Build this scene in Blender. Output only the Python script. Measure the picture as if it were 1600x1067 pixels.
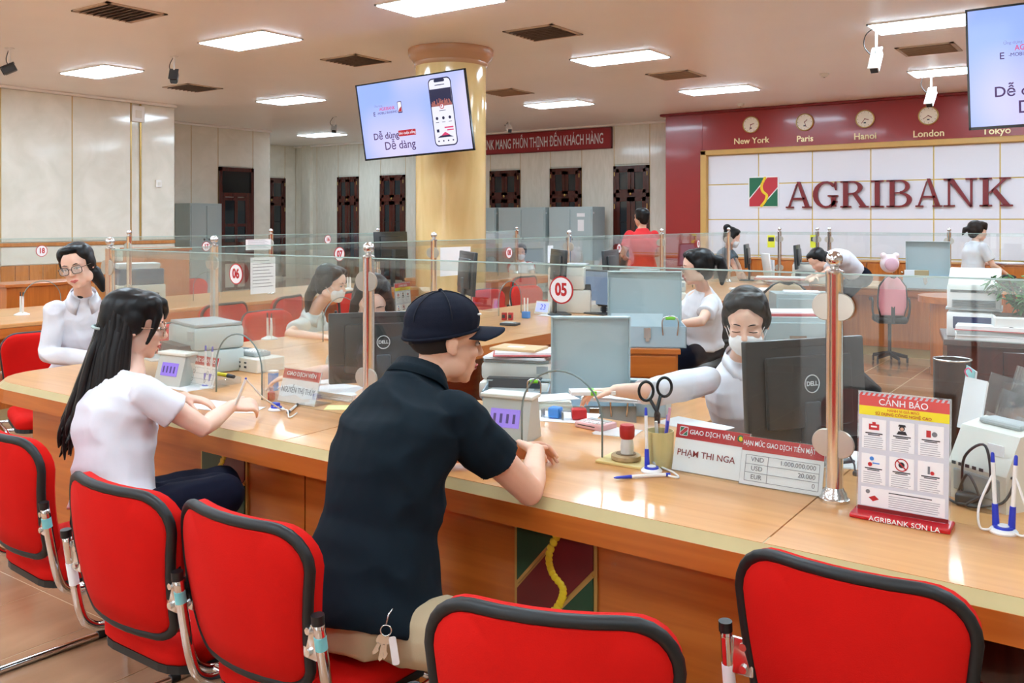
import bpy, bmesh, math, random
from mathutils import Vector as V, Matrix, Euler, noise
PI = math.pi
for o in list(bpy.data.objects): bpy.data.objects.remove(o, do_unlink=True)
SC = bpy.context.scene
COL = SC.collection
random.seed(7)

# ------------------------------------------------------------------ camera, world, exposure
# the room's axes are the world's: u = X (along the feature wall), v = Y (into the hall)
F_PX, CX, YH, EYE, TH = 1400.0, 800.0, 345.0, 1.48, math.radians(35.3)
CT, ST = math.cos(TH), math.sin(TH)
cam_d = bpy.data.cameras.new('camera')
cam = bpy.data.objects.new('camera', cam_d); COL.objects.link(cam)
cam.location = (0, 0, EYE)
cam.rotation_euler = (PI/2, 0, TH)
cam_d.sensor_width = 36.0
cam_d.lens = 36.0*F_PX/1600.0
cam_d.shift_y = -(533.5-YH)/1600.0
cam_d.clip_end = 200
SC.camera = cam
SC.view_settings.view_transform = 'Standard'
SC.view_settings.look = 'None'
SC.view_settings.gamma = 1.0
SC.view_settings.use_curve_mapping = False
SC.view_settings.exposure = 0.32
LIGHT_STRENGTH = 31.0
WORLD_STRENGTH = 2.5
w = bpy.data.worlds.new('daylight'); SC.world = w
w.use_nodes = True
bg = w.node_tree.nodes['Background']
bg.inputs[0].default_value = (0.93, 0.96, 1.0, 1); bg.inputs[1].default_value = WORLD_STRENGTH
sun_d = bpy.data.lights.new('sun', 'SUN'); sun_d.energy = 4.0; sun_d.angle = 0.01
sun = bpy.data.objects.new('sun', sun_d); COL.objects.link(sun); sun.rotation_euler = (math.radians(-24), math.radians(8), 0)   # high, coming over the building: lights the forecourt only
try:
    SC.cycles.use_denoising = True
    SC.cycles.max_bounces = 12; SC.cycles.diffuse_bounces = 9; SC.cycles.glossy_bounces = 5
    SC.cycles.transparent_max_bounces = 24
    SC.cycles.sample_clamp_indirect = 6.0
    SC.cycles.caustics_reflective = False
    SC.cycles.caustics_refractive = False
except Exception:
    pass

# ------------------------------------------------------------------ where things stand (measured lines of sight -> plan positions)
def ray(px, py):
    a = (px-CX)/F_PX; b = (YH-py)/F_PX
    return V((a*CT-ST, a*ST+CT, b))
def zat(px, py, z):
    r = ray(px, py); return r*((z-EYE)/r.z)+V((0, 0, EYE))
def dat(px, py, Y): return ray(px, py)*Y+V((0, 0, EYE))
def vat(px, py, v):
    r = ray(px, py); return r*(v/r.y)+V((0, 0, EYE))
def uat(px, py, u):
    r = ray(px, py); return r*(u/r.x)+V((0, 0, EYE))
def cdir(x, y, z=0.0):
    """a direction given as (across, away, up) seen from the visitor side"""
    return V((x*CT-y*ST, x*ST+y*CT, z)).normalized()
def yaw_of(d): return math.atan2(-d.x, d.y)       # rotation about z that turns local +Y onto d

# ------------------------------------------------------------------ materials
def lin(c): return tuple(((x/255.0)/12.92 if x <= 10 else (((x/255.0)+0.055)/1.055)**2.4) for x in c)
MATS = {}
def mat(name, rgb, rough=0.5, metal=0.0, spec=0.5, coat=0.0, emit=None, es=1.0, noise_amt=0.0, noise_scale=6.0, bump=0.0, bump_scale=200.0, var=0.0, sheen=0.0, sss=0.0):
    if name in MATS: return MATS[name]
    m = bpy.data.materials.new(name); m.use_nodes = True
    nt = m.node_tree; N = nt.nodes; L = nt.links
    b = N['Principled BSDF']
    c = lin(rgb)
    b.inputs['Base Color'].default_value = (*c, 1)
    b.inputs['Roughness'].default_value = rough
    b.inputs['Metallic'].default_value = metal
    b.inputs['Specular IOR Level'].default_value = spec
    b.inputs['Coat Weight'].default_value = coat
    b.inputs['Coat Roughness'].default_value = 0.08
    if sheen: b.inputs['Sheen Weight'].default_value = sheen
    if sss:
        b.inputs['Subsurface Weight'].default_value = sss
        b.inputs['Subsurface Radius'].default_value = (0.012, 0.005, 0.003)
        b.inputs['Subsurface Scale'].default_value = 0.6
    if emit is not None:
        b.inputs['Emission Color'].default_value = (*lin(emit), 1)
        b.inputs['Emission Strength'].default_value = es
    tc = None
    if noise_amt or bump:
        tc = N.new('ShaderNodeTexCoord')
    if noise_amt:
        nz = N.new('ShaderNodeTexNoise'); nz.inputs['Scale'].default_value = noise_scale; nz.inputs['Detail'].default_value = 4
        L.new(tc.outputs['Object'], nz.inputs['Vector'])
        mx = N.new('ShaderNodeMix'); mx.data_type = 'RGBA'
        L.new(nz.outputs['Fac'], mx.inputs[0])
        mx.inputs[6].default_value = (*[x*(1-noise_amt) for x in c], 1)
        mx.inputs[7].default_value = (*[min(1, x*(1+noise_amt)) for x in c], 1)
        L.new(mx.outputs[2], b.inputs['Base Color'])
    if var:
        oi = N.new('ShaderNodeObjectInfo'); hs = N.new('ShaderNodeHueSaturation')
        mr = N.new('ShaderNodeMapRange'); mr.inputs[3].default_value = 1-var; mr.inputs[4].default_value = 1+var
        L.new(oi.outputs['Random'], mr.inputs[0]); L.new(mr.outputs[0], hs.inputs['Value'])
        src = b.inputs['Base Color'].links[0].from_socket if b.inputs['Base Color'].links else None
        if src: L.new(src, hs.inputs['Color'])
        else: hs.inputs['Color'].default_value = (*c, 1)
        L.new(hs.outputs['Color'], b.inputs['Base Color'])
    if bump:
        n2 = N.new('ShaderNodeTexNoise'); n2.inputs['Scale'].default_value = bump_scale; n2.inputs['Detail'].default_value = 3
        L.new(tc.outputs['Object'], n2.inputs['Vector'])
        bp = N.new('ShaderNodeBump'); bp.inputs['Strength'].default_value = bump; bp.inputs['Distance'].default_value = 0.002
        L.new(n2.outputs['Fac'], bp.inputs['Height']); L.new(bp.outputs['Normal'], b.inputs['Normal'])
    MATS[name] = m; return m

def wood(name, a, c, rough=0.35, coat=0.0, axis='X', scale=1.0, var=0.0):
    if name in MATS: return MATS[name]
    m = bpy.data.materials.new(name); m.use_nodes = True
    nt = m.node_tree; N = nt.nodes; L = nt.links; b = N['Principled BSDF']
    tc = N.new('ShaderNodeTexCoord'); mp = N.new('ShaderNodeMapping')
    s = [14*scale, 14*scale, 14*scale]; s['XYZ'.index(axis)] = 0.9*scale
    mp.inputs['Scale'].default_value = s
    L.new(tc.outputs['Object'], mp.inputs['Vector'])
    nz = N.new('ShaderNodeTexNoise'); nz.inputs['Scale'].default_value = 2.2; nz.inputs['Detail'].default_value = 6; nz.inputs['Distortion'].default_value = 0.6
    L.new(mp.outputs[0], nz.inputs['Vector'])
    cr = N.new('ShaderNodeValToRGB'); cr.color_ramp.elements[0].position = 0.3; cr.color_ramp.elements[1].position = 0.72
    cr.color_ramp.elements[0].color = (*lin(a), 1); cr.color_ramp.elements[1].color = (*lin(c), 1)
    L.new(nz.outputs['Fac'], cr.inputs[0])
    out = cr.outputs[0]
    if var:
        oi = N.new('ShaderNodeObjectInfo'); hs = N.new('ShaderNodeHueSaturation')
        mr = N.new('ShaderNodeMapRange'); mr.inputs[3].default_value = 1-var; mr.inputs[4].default_value = 1+var
        L.new(oi.outputs['Random'], mr.inputs[0]); L.new(mr.outputs[0], hs.inputs['Value']); L.new(out, hs.inputs['Color']); out = hs.outputs[0]
    L.new(out, b.inputs['Base Color'])
    b.inputs['Roughness'].default_value = rough
    b.inputs['Coat Weight'].default_value = coat; b.inputs['Coat Roughness'].default_value = 0.06
    MATS[name] = m; return m

def glass_mat(name, tint, base=0.04, edge=0.5, rough=0.01, haze=0.0):
    """thin clear sheet: lets light straight through, mirrors a little, more at grazing angles"""
    if name in MATS: return MATS[name]
    m = bpy.data.materials.new(name); m.use_nodes = True
    nt = m.node_tree; N = nt.nodes; L = nt.links
    N.remove(N['Principled BSDF']); out = N['Material Output']
    t = N.new('ShaderNodeBsdfTransparent'); t.inputs[0].default_value = (*tint, 1)
    g = N.new('ShaderNodeBsdfGlossy'); g.inputs['Roughness'].default_value = rough; g.inputs[0].default_value = (1, 1, 1, 1)
    lw = N.new('ShaderNodeLayerWeight'); lw.inputs[0].default_value = 0.25
    mr = N.new('ShaderNodeMapRange'); mr.inputs[3].default_value = base; mr.inputs[4].default_value = edge
    L.new(lw.outputs['Fresnel'], mr.inputs[0])
    mx = N.new('ShaderNodeMixShader'); L.new(mr.outputs[0], mx.inputs[0]); L.new(t.outputs[0], mx.inputs[1]); L.new(g.outputs[0], mx.inputs[2])
    last = mx.outputs[0]
    if haze:
        d = N.new('ShaderNodeBsdfDiffuse'); d.inputs[0].default_value = (0.9, 0.95, 0.95, 1)
        m2 = N.new('ShaderNodeMixShader'); m2.inputs[0].default_value = haze
        L.new(last, m2.inputs[1]); L.new(d.outputs[0], m2.inputs[2]); last = m2.outputs[0]
    L.new(last, out.inputs['Surface'])
    MATS[name] = m; return m

def marble_panel(name, a, c, rough=0.12, scale=1.0):
    if name in MATS: return MATS[name]
    m = bpy.data.materials.new(name); m.use_nodes = True
    nt = m.node_tree; N = nt.nodes; L = nt.links; b = N['Principled BSDF']
    tc = N.new('ShaderNodeTexCoord'); mp = N.new('ShaderNodeMapping'); mp.inputs['Rotation'].default_value = (0.7, 0.3, 0.5)
    mp.inputs['Scale'].default_value = (6*scale, 1.2*scale, 1.2*scale)
    L.new(tc.outputs['Object'], mp.inputs['Vector'])
    nz = N.new('ShaderNodeTexNoise'); nz.inputs['Scale'].default_value = 2.0; nz.inputs['Detail'].default_value = 5; nz.inputs['Distortion'].default_value = 1.2
    L.new(mp.outputs[0], nz.inputs['Vector'])
    cr = N.new('ShaderNodeValToRGB'); cr.color_ramp.elements[0].position = 0.35; cr.color_ramp.elements[1].position = 0.7
    cr.color_ramp.elements[0].color = (*lin(a), 1); cr.color_ramp.elements[1].color = (*lin(c), 1)
    L.new(nz.outputs['Fac'], cr.inputs[0]); L.new(cr.outputs[0], b.inputs['Base Color'])
    b.inputs['Roughness'].default_value = rough
    n2 = N.new('ShaderNodeTexNoise'); n2.inputs['Scale'].default_value = 1.6; n2.inputs['Detail'].default_value = 1
    L.new(tc.outputs['Object'], n2.inputs['Vector'])
    bp = N.new('ShaderNodeBump'); bp.inputs['Strength'].default_value = 0.25; bp.inputs['Distance'].default_value = 0.012
    L.new(n2.outputs['Fac'], bp.inputs['Height']); L.new(bp.outputs['Normal'], b.inputs['Normal'])
    MATS[name] = m; return m

M_CEIL = mat('ceiling paint', (247, 245, 244), 0.36, spec=0.5, noise_amt=0.03, noise_scale=1.5)
M_LIGHT = mat('lamp diffuser', (255, 255, 255), 0.5, emit=(213, 238, 255), es=LIGHT_STRENGTH)
M_WHITEPAINT = mat('white paint', (235, 235, 232), 0.4)
M_PANEL = marble_panel('cream wall panel', (222, 219, 206), (233, 230, 219), 0.1)
M_GOLD = mat('gold strip', (196, 160, 90), 0.35, metal=0.6)
M_GOLDWOOD = mat('gold frame', (206, 164, 92), 0.4, noise_amt=0.08, noise_scale=9)
M_RED_WALL = mat('red lacquer', (150, 18, 20), 0.28, coat=0.3, noise_amt=0.06, noise_scale=3)
M_WHITE_TILE = mat('white panel', (228, 228, 236), 0.25)
M_YELLOW_JOINT = mat('yellow joint', (222, 190, 96), 0.5)
M_TILE = marble_panel('brown floor tile', (164, 124, 94), (178, 136, 104), 0.14, 0.5)
M_GROUT = mat('grout', (214, 186, 150), 0.7)
M_WOOD = wood('orange wood', (176, 92, 30), (198, 110, 42), 0.3, 0.25, 'X', 1.0)
M_WOODZ = wood('orange wood upright', (178, 98, 36), (200, 116, 48), 0.3, 0.25, 'Z', 1.0)
M_WOODY = wood('orange wood along', (176, 92, 30), (198, 110, 42), 0.3, 0.25, 'Y', 1.0)
M_TOP = wood('countertop wood', (198, 140, 84), (214, 158, 100), 0.3, 0.15, 'X', 0.8)
M_TOPY = wood('countertop wood along', (198, 140, 84), (214, 158, 100), 0.3, 0.15, 'Y', 0.8)
M_EDGE = mat('pale counter edge', (184, 166, 120), 0.3, noise_amt=0.12, noise_scale=12)
M_DARKWOOD = wood('dark red wood', (58, 18, 12), (84, 28, 18), 0.25, 0.3, 'Z', 1.0)
M_WAINSCOT = wood('wainscot wood', (186, 116, 58), (206, 138, 76), 0.35, 0.1, 'Z', 1.0, var=0.06)
M_STEEL = mat('stainless steel', (226, 225, 224), 0.2, metal=1.0)
M_CHROME = mat('chrome', (222, 222, 224), 0.1, metal=1.0)
M_GLASS = glass_mat('screen glass', (0.968, 0.987, 0.98), 0.018, 0.36)
M_BEVELGLASS = glass_mat('edge glass', (0.88, 0.93, 0.91), 0.04, 0.4, haze=0.04)
M_ACRYL = glass_mat('clear acrylic', (0.93, 0.95, 0.96), 0.08, 0.6, haze=0.06)
M_PANE = mat('dark window pane', (26, 34, 40), 0.08, spec=0.8)
M_BLACK = mat('black plastic', (18, 18, 20), 0.4)
M_BLACKGLOSS = mat('black gloss', (12, 12, 14), 0.15)
M_RUBBER = mat('black rubber', (15, 15, 16), 0.5)
M_RED = mat('red fabric', (200, 16, 8), 0.9, spec=0.2, noise_amt=0.06, noise_scale=14, bump=0.3, bump_scale=420)
M_REDDARK = mat('red velvet', (176, 22, 26), 0.8, sheen=0.3, bump=0.3, bump_scale=420)
M_SIGNRED = mat('sign red', (186, 30, 34), 0.4)
M_DEEPRED = mat('deep red', (128, 20, 24), 0.35)
M_LETTER = mat('letter red', (122, 28, 34), 0.35)
M_WHITE = mat('white plastic', (236, 236, 234), 0.35)
M_PAPER = mat('white paper', (240, 241, 243), 0.7)
M_PAPERGREY = mat('grey print', (120, 122, 128), 0.7)
M_INK = mat('dark ink', (44, 40, 46), 0.6)
M_OFFWHITE = mat('warm white plastic', (222, 220, 210), 0.4)
M_GREYPL = mat('grey plastic', (168, 174, 174), 0.45)
M_GREYMETAL = mat('grey enamelled steel', (172, 188, 190), 0.38, noise_amt=0.04, noise_scale=4)
M_BLUEGREY = mat('blue grey steel', (166, 186, 196), 0.4, noise_amt=0.03)
M_DARKGREY = mat('dark grey plastic', (52, 56, 60), 0.4)
M_BLUE = mat('blue plastic', (40, 60, 190), 0.35)
M_LBLUE = mat('light blue plastic', (70, 140, 220), 0.35)
M_GREENPL = mat('green plastic', (110, 200, 40), 0.4)
M_YELLOW = mat('yellow print', (240, 226, 40), 0.5)
M_LOGOGREEN = mat('logo green', (22, 104, 72), 0.4)
M_DGREEN = mat('dark green lacquer', (28, 66, 40), 0.35)
M_DRED = mat('dark red lacquer', (104, 18, 22), 0.35)
M_LOGORED = mat('logo red', (190, 44, 56), 0.4)
M_LOGOYEL = mat('logo yellow', (240, 206, 40), 0.4)
M_CREAMCOL = marble_panel('cream column', (222, 190, 128), (236, 208, 150), 0.1, 0.5)
M_SKIN = mat('skin', (226, 178, 150), 0.5, spec=0.35, sss=0.15)
M_SKIN2 = mat('fair skin', (236, 194, 172), 0.5, spec=0.35, sss=0.15)
M_HAIR = mat('black hair', (13, 11, 12), 0.42, spec=0.3)
M_HAIRBROWN = mat('dark brown hair', (34, 22, 18), 0.45, spec=0.3)
M_LIP = mat('lips', (196, 92, 88), 0.45)
M_EYE = mat('dark iris', (24, 16, 14), 0.2)
M_EYEW = mat('eye white', (232, 226, 222), 0.35)
M_MASK = mat('white mask', (236, 238, 240), 0.75)
M_SHIRTW = mat('white cotton', (222, 223, 230), 0.85, spec=0.2)
M_NAVY = mat('navy cloth', (11, 13, 30), 0.9, spec=0.15)
M_NAVYPOLO = mat('dark teal cotton', (10, 24, 33), 0.85, spec=0.2, bump=0.15, bump_scale=700)
M_CAP = mat('navy cap cloth', (22, 26, 40), 0.9, spec=0.2, bump=0.35, bump_scale=500)
M_KHAKI = mat('khaki cloth', (178, 160, 128), 0.85, bump=0.2, bump_scale=500)
M_GREYSHIRT = mat('grey blue cloth', (92, 108, 118), 0.85)
M_REDPOLO = mat('red cotton', (206, 30, 36), 0.8)
M_LEAF = mat('leaf green', (62, 110, 50), 0.5, var=0.3)
M_STEM = mat('stem brown', (110, 84, 52), 0.8)

# ------------------------------------------------------------------ building helpers
def link(name, me, m, parent=None, smooth=False):
    o = bpy.data.objects.new(name, me); COL.objects.link(o)
    if m is not None and not me.materials: me.materials.append(m)
    if parent is not None: o.parent = parent
    return o
def tag(o, label=None, cat=None, group=None, kind=None):
    if label: o['label'] = label
    if cat: o['category'] = cat
    if group: o['group'] = group
    if kind: o['kind'] = kind
    return o
def thing(name, label, cat, loc=(0, 0, 0), rz=0.0, group=None):
    o = bpy.data.objects.new(name, None); COL.objects.link(o)
    o.location = loc; o.rotation_euler = (0, 0, rz); o.empty_display_size = 0.05
    return tag(o, label, cat, group)
def shell(name, loc=(0, 0, 0), rz=0.0):
    o = bpy.data.objects.new(name, None); COL.objects.link(o); o.location = loc; o.rotation_euler = (0, 0, rz)
    o['kind'] = 'structure'; return o
KIDS = {}
def kids(o): return [c for c in bpy.data.objects if c.parent is o]
def dup(root, loc, rz=None, label=None, group=None):
    def cp(o, parent):
        c = o.copy(); COL.objects.link(c)
        if parent is not None:
            c.parent = parent; c.matrix_parent_inverse = o.matrix_parent_inverse.copy()
        for k in kids(o): cp(k, c)
        return c
    r = cp(root, None); r.location = loc
    if rz is not None: r.rotation_euler = (0, 0, rz)
    if label: r['label'] = label
    if group: r['group'] = group
    return r

class MB:
    def __init__(s): s.bm = bmesh.new()
    def _x(s, vs, M):
        if M is not None:
            for v in vs: v.co = M @ v.co
        return s
    def box(s, lo, hi, bev=0.0, M=None, seg=2):
        lo = V(lo); hi = V(hi); c = (lo+hi)/2; d = hi-lo
        r = bmesh.ops.create_cube(s.bm, size=1.0)
        vs = r['verts']
        for v in vs: v.co = V((v.co.x*d.x, v.co.y*d.y, v.co.z*d.z))+c
        if bev > 0:
            es = list({e for v in vs for e in v.link_edges})
            rb = bmesh.ops.bevel(s.bm, geom=es, offset=min(bev, min(abs(x) for x in d)*0.49), segments=seg, affect='EDGES', profile=0.5)
            vs = list({v for f in rb['faces'] for v in f.verts} | {v for v in vs if v.is_valid})
        return s._x(vs, M)
    def cyl(s, p0, p1, r0, r1=None, n=16, cap=True):
        p0 = V(p0); p1 = V(p1); r1 = r0 if r1 is None else r1
        return s.loft([(p0, r0), (p1, r1)], n, cap)
    def loft(s, rings, n=12, cap=True):
        """rings: (centre, radius) joined along a bent path"""
        pts = [V(p) for p, r in rings]; R = []
        t0 = (pts[1]-pts[0]).normalized()
        a = t0.orthogonal().normalized()
        for i, (p, r) in enumerate(rings):
            p = V(p)
            if i == 0: t = t0
            elif i == len(rings)-1: t = (pts[i]-pts[i-1]).normalized()
            else:
                t = ((pts[i+1]-pts[i]).normalized()+(pts[i]-pts[i-1]).normalized())
                t = t.normalized() if t.length > 1e-6 else (pts[i+1]-pts[i]).normalized()
            a = (a-t*a.dot(t)); a = a.normalized() if a.length > 1e-6 else t.orthogonal().normalized()
            b = t.cross(a)
            R.append([s.bm.verts.new(p+(a*math.cos(2*PI*k/n)+b*math.sin(2*PI*k/n))*r) for k in range(n)])
        s._skin(R, cap); return s
    def _skin(s, R, cap=True):
        n = len(R[0])
        for A, B in zip(R, R[1:]):
            for k in range(n):
                s.bm.faces.new((A[k], A[(k+1) % n], B[(k+1) % n], B[k]))
        if cap:
            s.bm.faces.new(R[0][::-1]); s.bm.faces.new(R[-1])
    def tube(s, pts, r, n=8, closed=False):
        if not closed: return s.loft([(p, r) for p in pts], n)
        pts = [V(p) for p in pts]; m = len(pts); R = []
        a = None
        for i in range(m):
            t = (pts[(i+1) % m]-pts[i-1]).normalized()
            if a is None: a = t.orthogonal().normalized()
            a = (a-t*a.dot(t)).normalized(); b = t.cross(a)
            R.append([s.bm.verts.new(pts[i]+(a*math.cos(2*PI*k/n)+b*math.sin(2*PI*k/n))*r) for k in range(n)])
        R.append(R[0])
        for A, B in zip(R, R[1:]):
            for k in range(n): s.bm.faces.new((A[k], A[(k+1) % n], B[(k+1) % n], B[k]))
        return s
    def lathe(s, prof, c=(0, 0, 0), n=24, M=None):
        c = V(c); R = []; new = []
        for r, z in prof:
            ring = [s.bm.verts.new(c+V((max(r, 1e-4)*math.cos(2*PI*k/n), max(r, 1e-4)*math.sin(2*PI*k/n), z))) for k in range(n)]
            R.append(ring); new += ring
        s._skin(R, True); return s._x(new, M)
    def ell(s, c, r, M=None, u=16, v=10):
        rr = bmesh.ops.create_uvsphere(s.bm, u_segments=u, v_segments=v, radius=1.0)
        r = V(r) if hasattr(r, '__len__') else V((r, r, r))
        for w_ in rr['verts']:
            p = V((w_.co.x*r.x, w_.co.y*r.y, w_.co.z*r.z))
            if M is not None: p = M @ p
            w_.co = p+V(c)
        return s
    def prism(s, poly, z0, z1, M=None):
        """flat outline (x, y) given thickness along z"""
        A = [s.bm.verts.new((x, y, z0)) for x, y in poly]; B = [s.bm.verts.new((x, y, z1)) for x, y in poly]
        n = len(poly)
        s.bm.faces.new(A[::-1]); s.bm.faces.new(B)
        for k in range(n): s.bm.faces.new((A[k], A[(k+1) % n], B[(k+1) % n], B[k]))
        return s._x(A+B, M)
    def grid(s, P):
        """P: rows of points -> quads"""
        W = [[s.bm.verts.new(p) for p in row] for row in P]
        for A, B in zip(W, W[1:]):
            for k in range(len(A)-1): s.bm.faces.new((A[k], A[k+1], B[k+1], B[k]))
        return s
    def build(s, name, m, parent=None, smooth=None, solid=0.0):
        me = bpy.data.meshes.new(name)
        bmesh.ops.recalc_face_normals(s.bm, faces=s.bm.faces[:])
        s.bm.to_mesh(me); s.bm.free()
        o = link(name, me, m, parent)
        if smooth is not None:
            for p in me.polygons: p.use_smooth = True
            if smooth < 179: me.set_sharp_from_angle(angle=math.radians(smooth))
        if solid:
            md = o.modifiers.new('thickness', 'SOLIDIFY'); md.thickness = solid; md.offset = 0
        return o

def bx(name, lo, hi, m, parent=None, bev=0.0, sm=None):
    return MB().box(lo, hi, bev).build(name, m, parent, sm)
def rrect(w, h, r, n=5, cx=0, cy=0):
    P = []
    for sx, sy, a0 in ((1, 1, 0), (-1, 1, 90), (-1, -1, 180), (1, -1, 270)):
        for k in range(n+1):
            a = math.radians(a0+90*k/n)
            P.append((cx+sx*(w/2-r)+r*math.cos(a), cy+sy*(h/2-r)+r*math.sin(a)))
    return P
RX90 = Matrix.Rotation(PI/2, 4, 'X')      # lays an (x, y) drawing upright, facing -Y
def Tm(x, y, z): return Matrix.Translation((x, y, z))
def text(s, size, m, parent, loc, rot=(PI/2, 0, 0), name='lettering', align='CENTER', bold=0.0, ext=0.0008, sx=1.0, mirror=False):
    cu = bpy.data.curves.new(name, 'FONT'); cu.body = s; cu.size = size
    cu.align_x = align; cu.align_y = 'CENTER'; cu.extrude = ext; cu.offset = bold*size; cu.resolution_u = 3
    o = bpy.data.objects.new(name, cu); COL.objects.link(o); cu.materials.append(m)
    o.location = loc; o.rotation_euler = rot; o.scale = (sx, 1, 1)
    if parent is not None: o.parent = parent
    return o
def smoothpath(pts, n=6, closed=False):
    pts = [V(p) for p in pts]; out = []
    m = len(pts)
    for i in range(m if closed else m-1):
        p0 = pts[(i-1) % m] if (closed or i > 0) else pts[i]
        p1 = pts[i]; p2 = pts[(i+1) % m]
        p3 = pts[(i+2) % m] if (closed or i+2 < m) else p2
        for k in range(n):
            t = k/n
            out.append(0.5*((2*p1)+(p2-p0)*t+(2*p0-5*p1+4*p2-p3)*t*t+(3*p1-p0-3*p2+p3)*t**3))
    if not closed: out.append(pts[-1])
    return out
# ------------------------------------------------------------------ the room
ZC = 3.415
WALL_END = 5.5
fl = shell('floor')
MB().box((-19, -7, -0.12), (7, 17, -0.004)).build('slab', M_GROUT, fl)
T = 0.45
tile_me = None
for i in range(-18, 2):
    for j in range(-3, 13):
        u0 = -3.14+T*i+3.15-0.01; v0 = 1.84+T*j-0.0
        # keep the tiles that show (this side of the counters and the strip of hall beside the dark desk)
        Yd = -(u0+T/2)*ST+(v0+T/2)*CT; Xd = (u0+T/2)*CT+(v0+T/2)*ST
        if Yd < 0.8 or abs(Xd/Yd) > 0.66: continue
        if v0 > 2.3 and u0 > -4.4 and u0 < -1.9: continue
        if v0 > 6.6 or v0 < 0.4: continue
        if tile_me is None:
            b = MB(); b.box((0.002, 0.002, -0.02), (T-0.002, T-0.002, 0.0), 0.001, seg=1)
            o = b.build('floor_tile', M_TILE, fl); tile_me = o.data
        else:
            o = link('floor_tile', tile_me, None, fl)
        o.location = (u0, v0, 0)
# tiles beyond: joints drawn by the material on one sheet
def far_tile_mat():
    m = bpy.data.materials.new('far floor tiles'); m.use_nodes = True
    nt = m.node_tree; N = nt.nodes; L = nt.links; b = N['Principled BSDF']
    tc = N.new('ShaderNodeTexCoord'); br = N.new('ShaderNodeTexBrick')
    br.offset = 0; br.inputs['Scale'].default_value = 1.0; br.inputs['Brick Width'].default_value = T; br.inputs['Row Height'].default_value = T
    br.inputs['Mortar Size'].default_value = 0.005
    br.inputs['Color1'].default_value = (*lin((172, 130, 100)), 1); br.inputs['Color2'].default_value = (*lin((166, 124, 94)), 1); br.inputs['Mortar'].default_value = (*lin((220, 194, 160)), 1)
    mp = N.new('ShaderNodeMapping'); mp.inputs['Location'].default_value = (0, -0.04, 0); L.new(tc.outputs['Object'], mp.inputs[0]); L.new(mp.outputs[0], br.inputs['Vector']); L.new(br.outputs['Color'], b.inputs['Base Color'])
    b.inputs['Roughness'].default_value = 0.12
    return m
MB().box((-19, -7, -0.02), (7, 17, -0.0015)).build('far_tiles', far_tile_mat(), fl)

ce = shell('ceiling')
MB().box((-19, -7, ZC), (7, 17, ZC+0.1)).build('ceiling_slab', M_CEIL, ce)

def wall(name, lo, hi, m=M_PANEL):
    r = shell(name); MB().box(lo, hi).build('wall_core', m, r); return r
ww = wall('wall_west', (-13.5, -7, 0), (-13.32, 9.0, ZC))
wn = wall('wall_niche', (-15.7, 9.0, 0), (-15.44, 12.75, ZC))
wr1 = wall('wall_return', (-15.7, 8.9, 0), (-13.32, 9.0, ZC))
wr2 = wall('wall_far_return', (-18.3, 12.65, 0), (-15.44, 12.75, ZC))
wf = wall('wall_far_west', (-18.3, 12.75, 0), (-18.12, 16.0, ZC))
wb = wall('wall_north', (-18.3, 15.82, 0), (-6.9, 16.0, ZC))
we = wall('wall_east', (WALL_END, -7, 0), (WALL_END+0.15, 15, ZC), M_PANEL)

# entrance side behind the visitor: wall with a wide glazed doorway, pale forecourt outside
wsu = shell('wall_south')
DU0, DU1 = -3.6, -0.6
bx_ = lambda lo, hi: MB().box(lo, hi).build('wall_core', M_PANEL, wsu)
bx_((-13.5, -6.75, 0), (DU0, -6.6, ZC)); bx_((DU1, -6.75, 0), (WALL_END, -6.6, ZC)); bx_((DU0, -6.75, 2.7), (DU1, -6.6, ZC))
q = MB()
for u in (DU0, -2.6, -1.6, DU1): q.box((u-0.03, -6.7, 0), (u+0.03, -6.64, 2.7))
q.build('door_frame', M_STEEL, wsu)
fc = shell('ground_forecourt'); MB().box((-30, -40, -0.25), (25, -6.8, -0.2)).build('paving', mat('pale paving', (214, 212, 206), 0.6), fc)
def panel(parent, lo, hi, m=M_PANEL): return MB().box(lo, hi, 0.004, seg=1).build('panel', m, parent)
def strip(parent, lo, hi, m=M_GOLD): return MB().box(lo, hi).build('strip', m, parent)
# west wall: cream panels over a wood line, a cream band and plank wainscot
vs = [1.2, 2.2, 3.2, 4.2, 5.2, 6.2, 7.24, 8.2]
for a, b in zip(vs, vs[1:]):
    panel(ww, (-13.32, a+0.008, 1.17), (-13.3, b-0.008, 3.37))
    strip(ww, (-13.32, a-0.008, 1.17), (-13.306, a+0.008, 3.37))
    panel(ww, (-13.32, a+0.004, 0.84), (-13.3, b-0.004, 1.10))
panel(ww, (-13.32, 8.39, 1.17), (-13.3, 8.99, 3.37)); panel(ww, (-13.32, 8.22, 0.84), (-13.3, 8.99, 1.10))
for v in (8.2, 8.37): strip(ww, (-13.32, v-0.008, 1.17), (-13.296, v+0.012, 3.37))
bx('wood_line', (-13.32, 1.2, 1.105), (-13.285, 9.0, 1.16), M_WAINSCOT, ww, 0.006)
for k in range(20): MB().box((-13.32, 5.0+k*0.2+0.004, 0.02), (-13.302, 5.2+k*0.2-0.004, 0.83), 0.004, seg=1).build('plank', M_WAINSCOT, ww)
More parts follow.
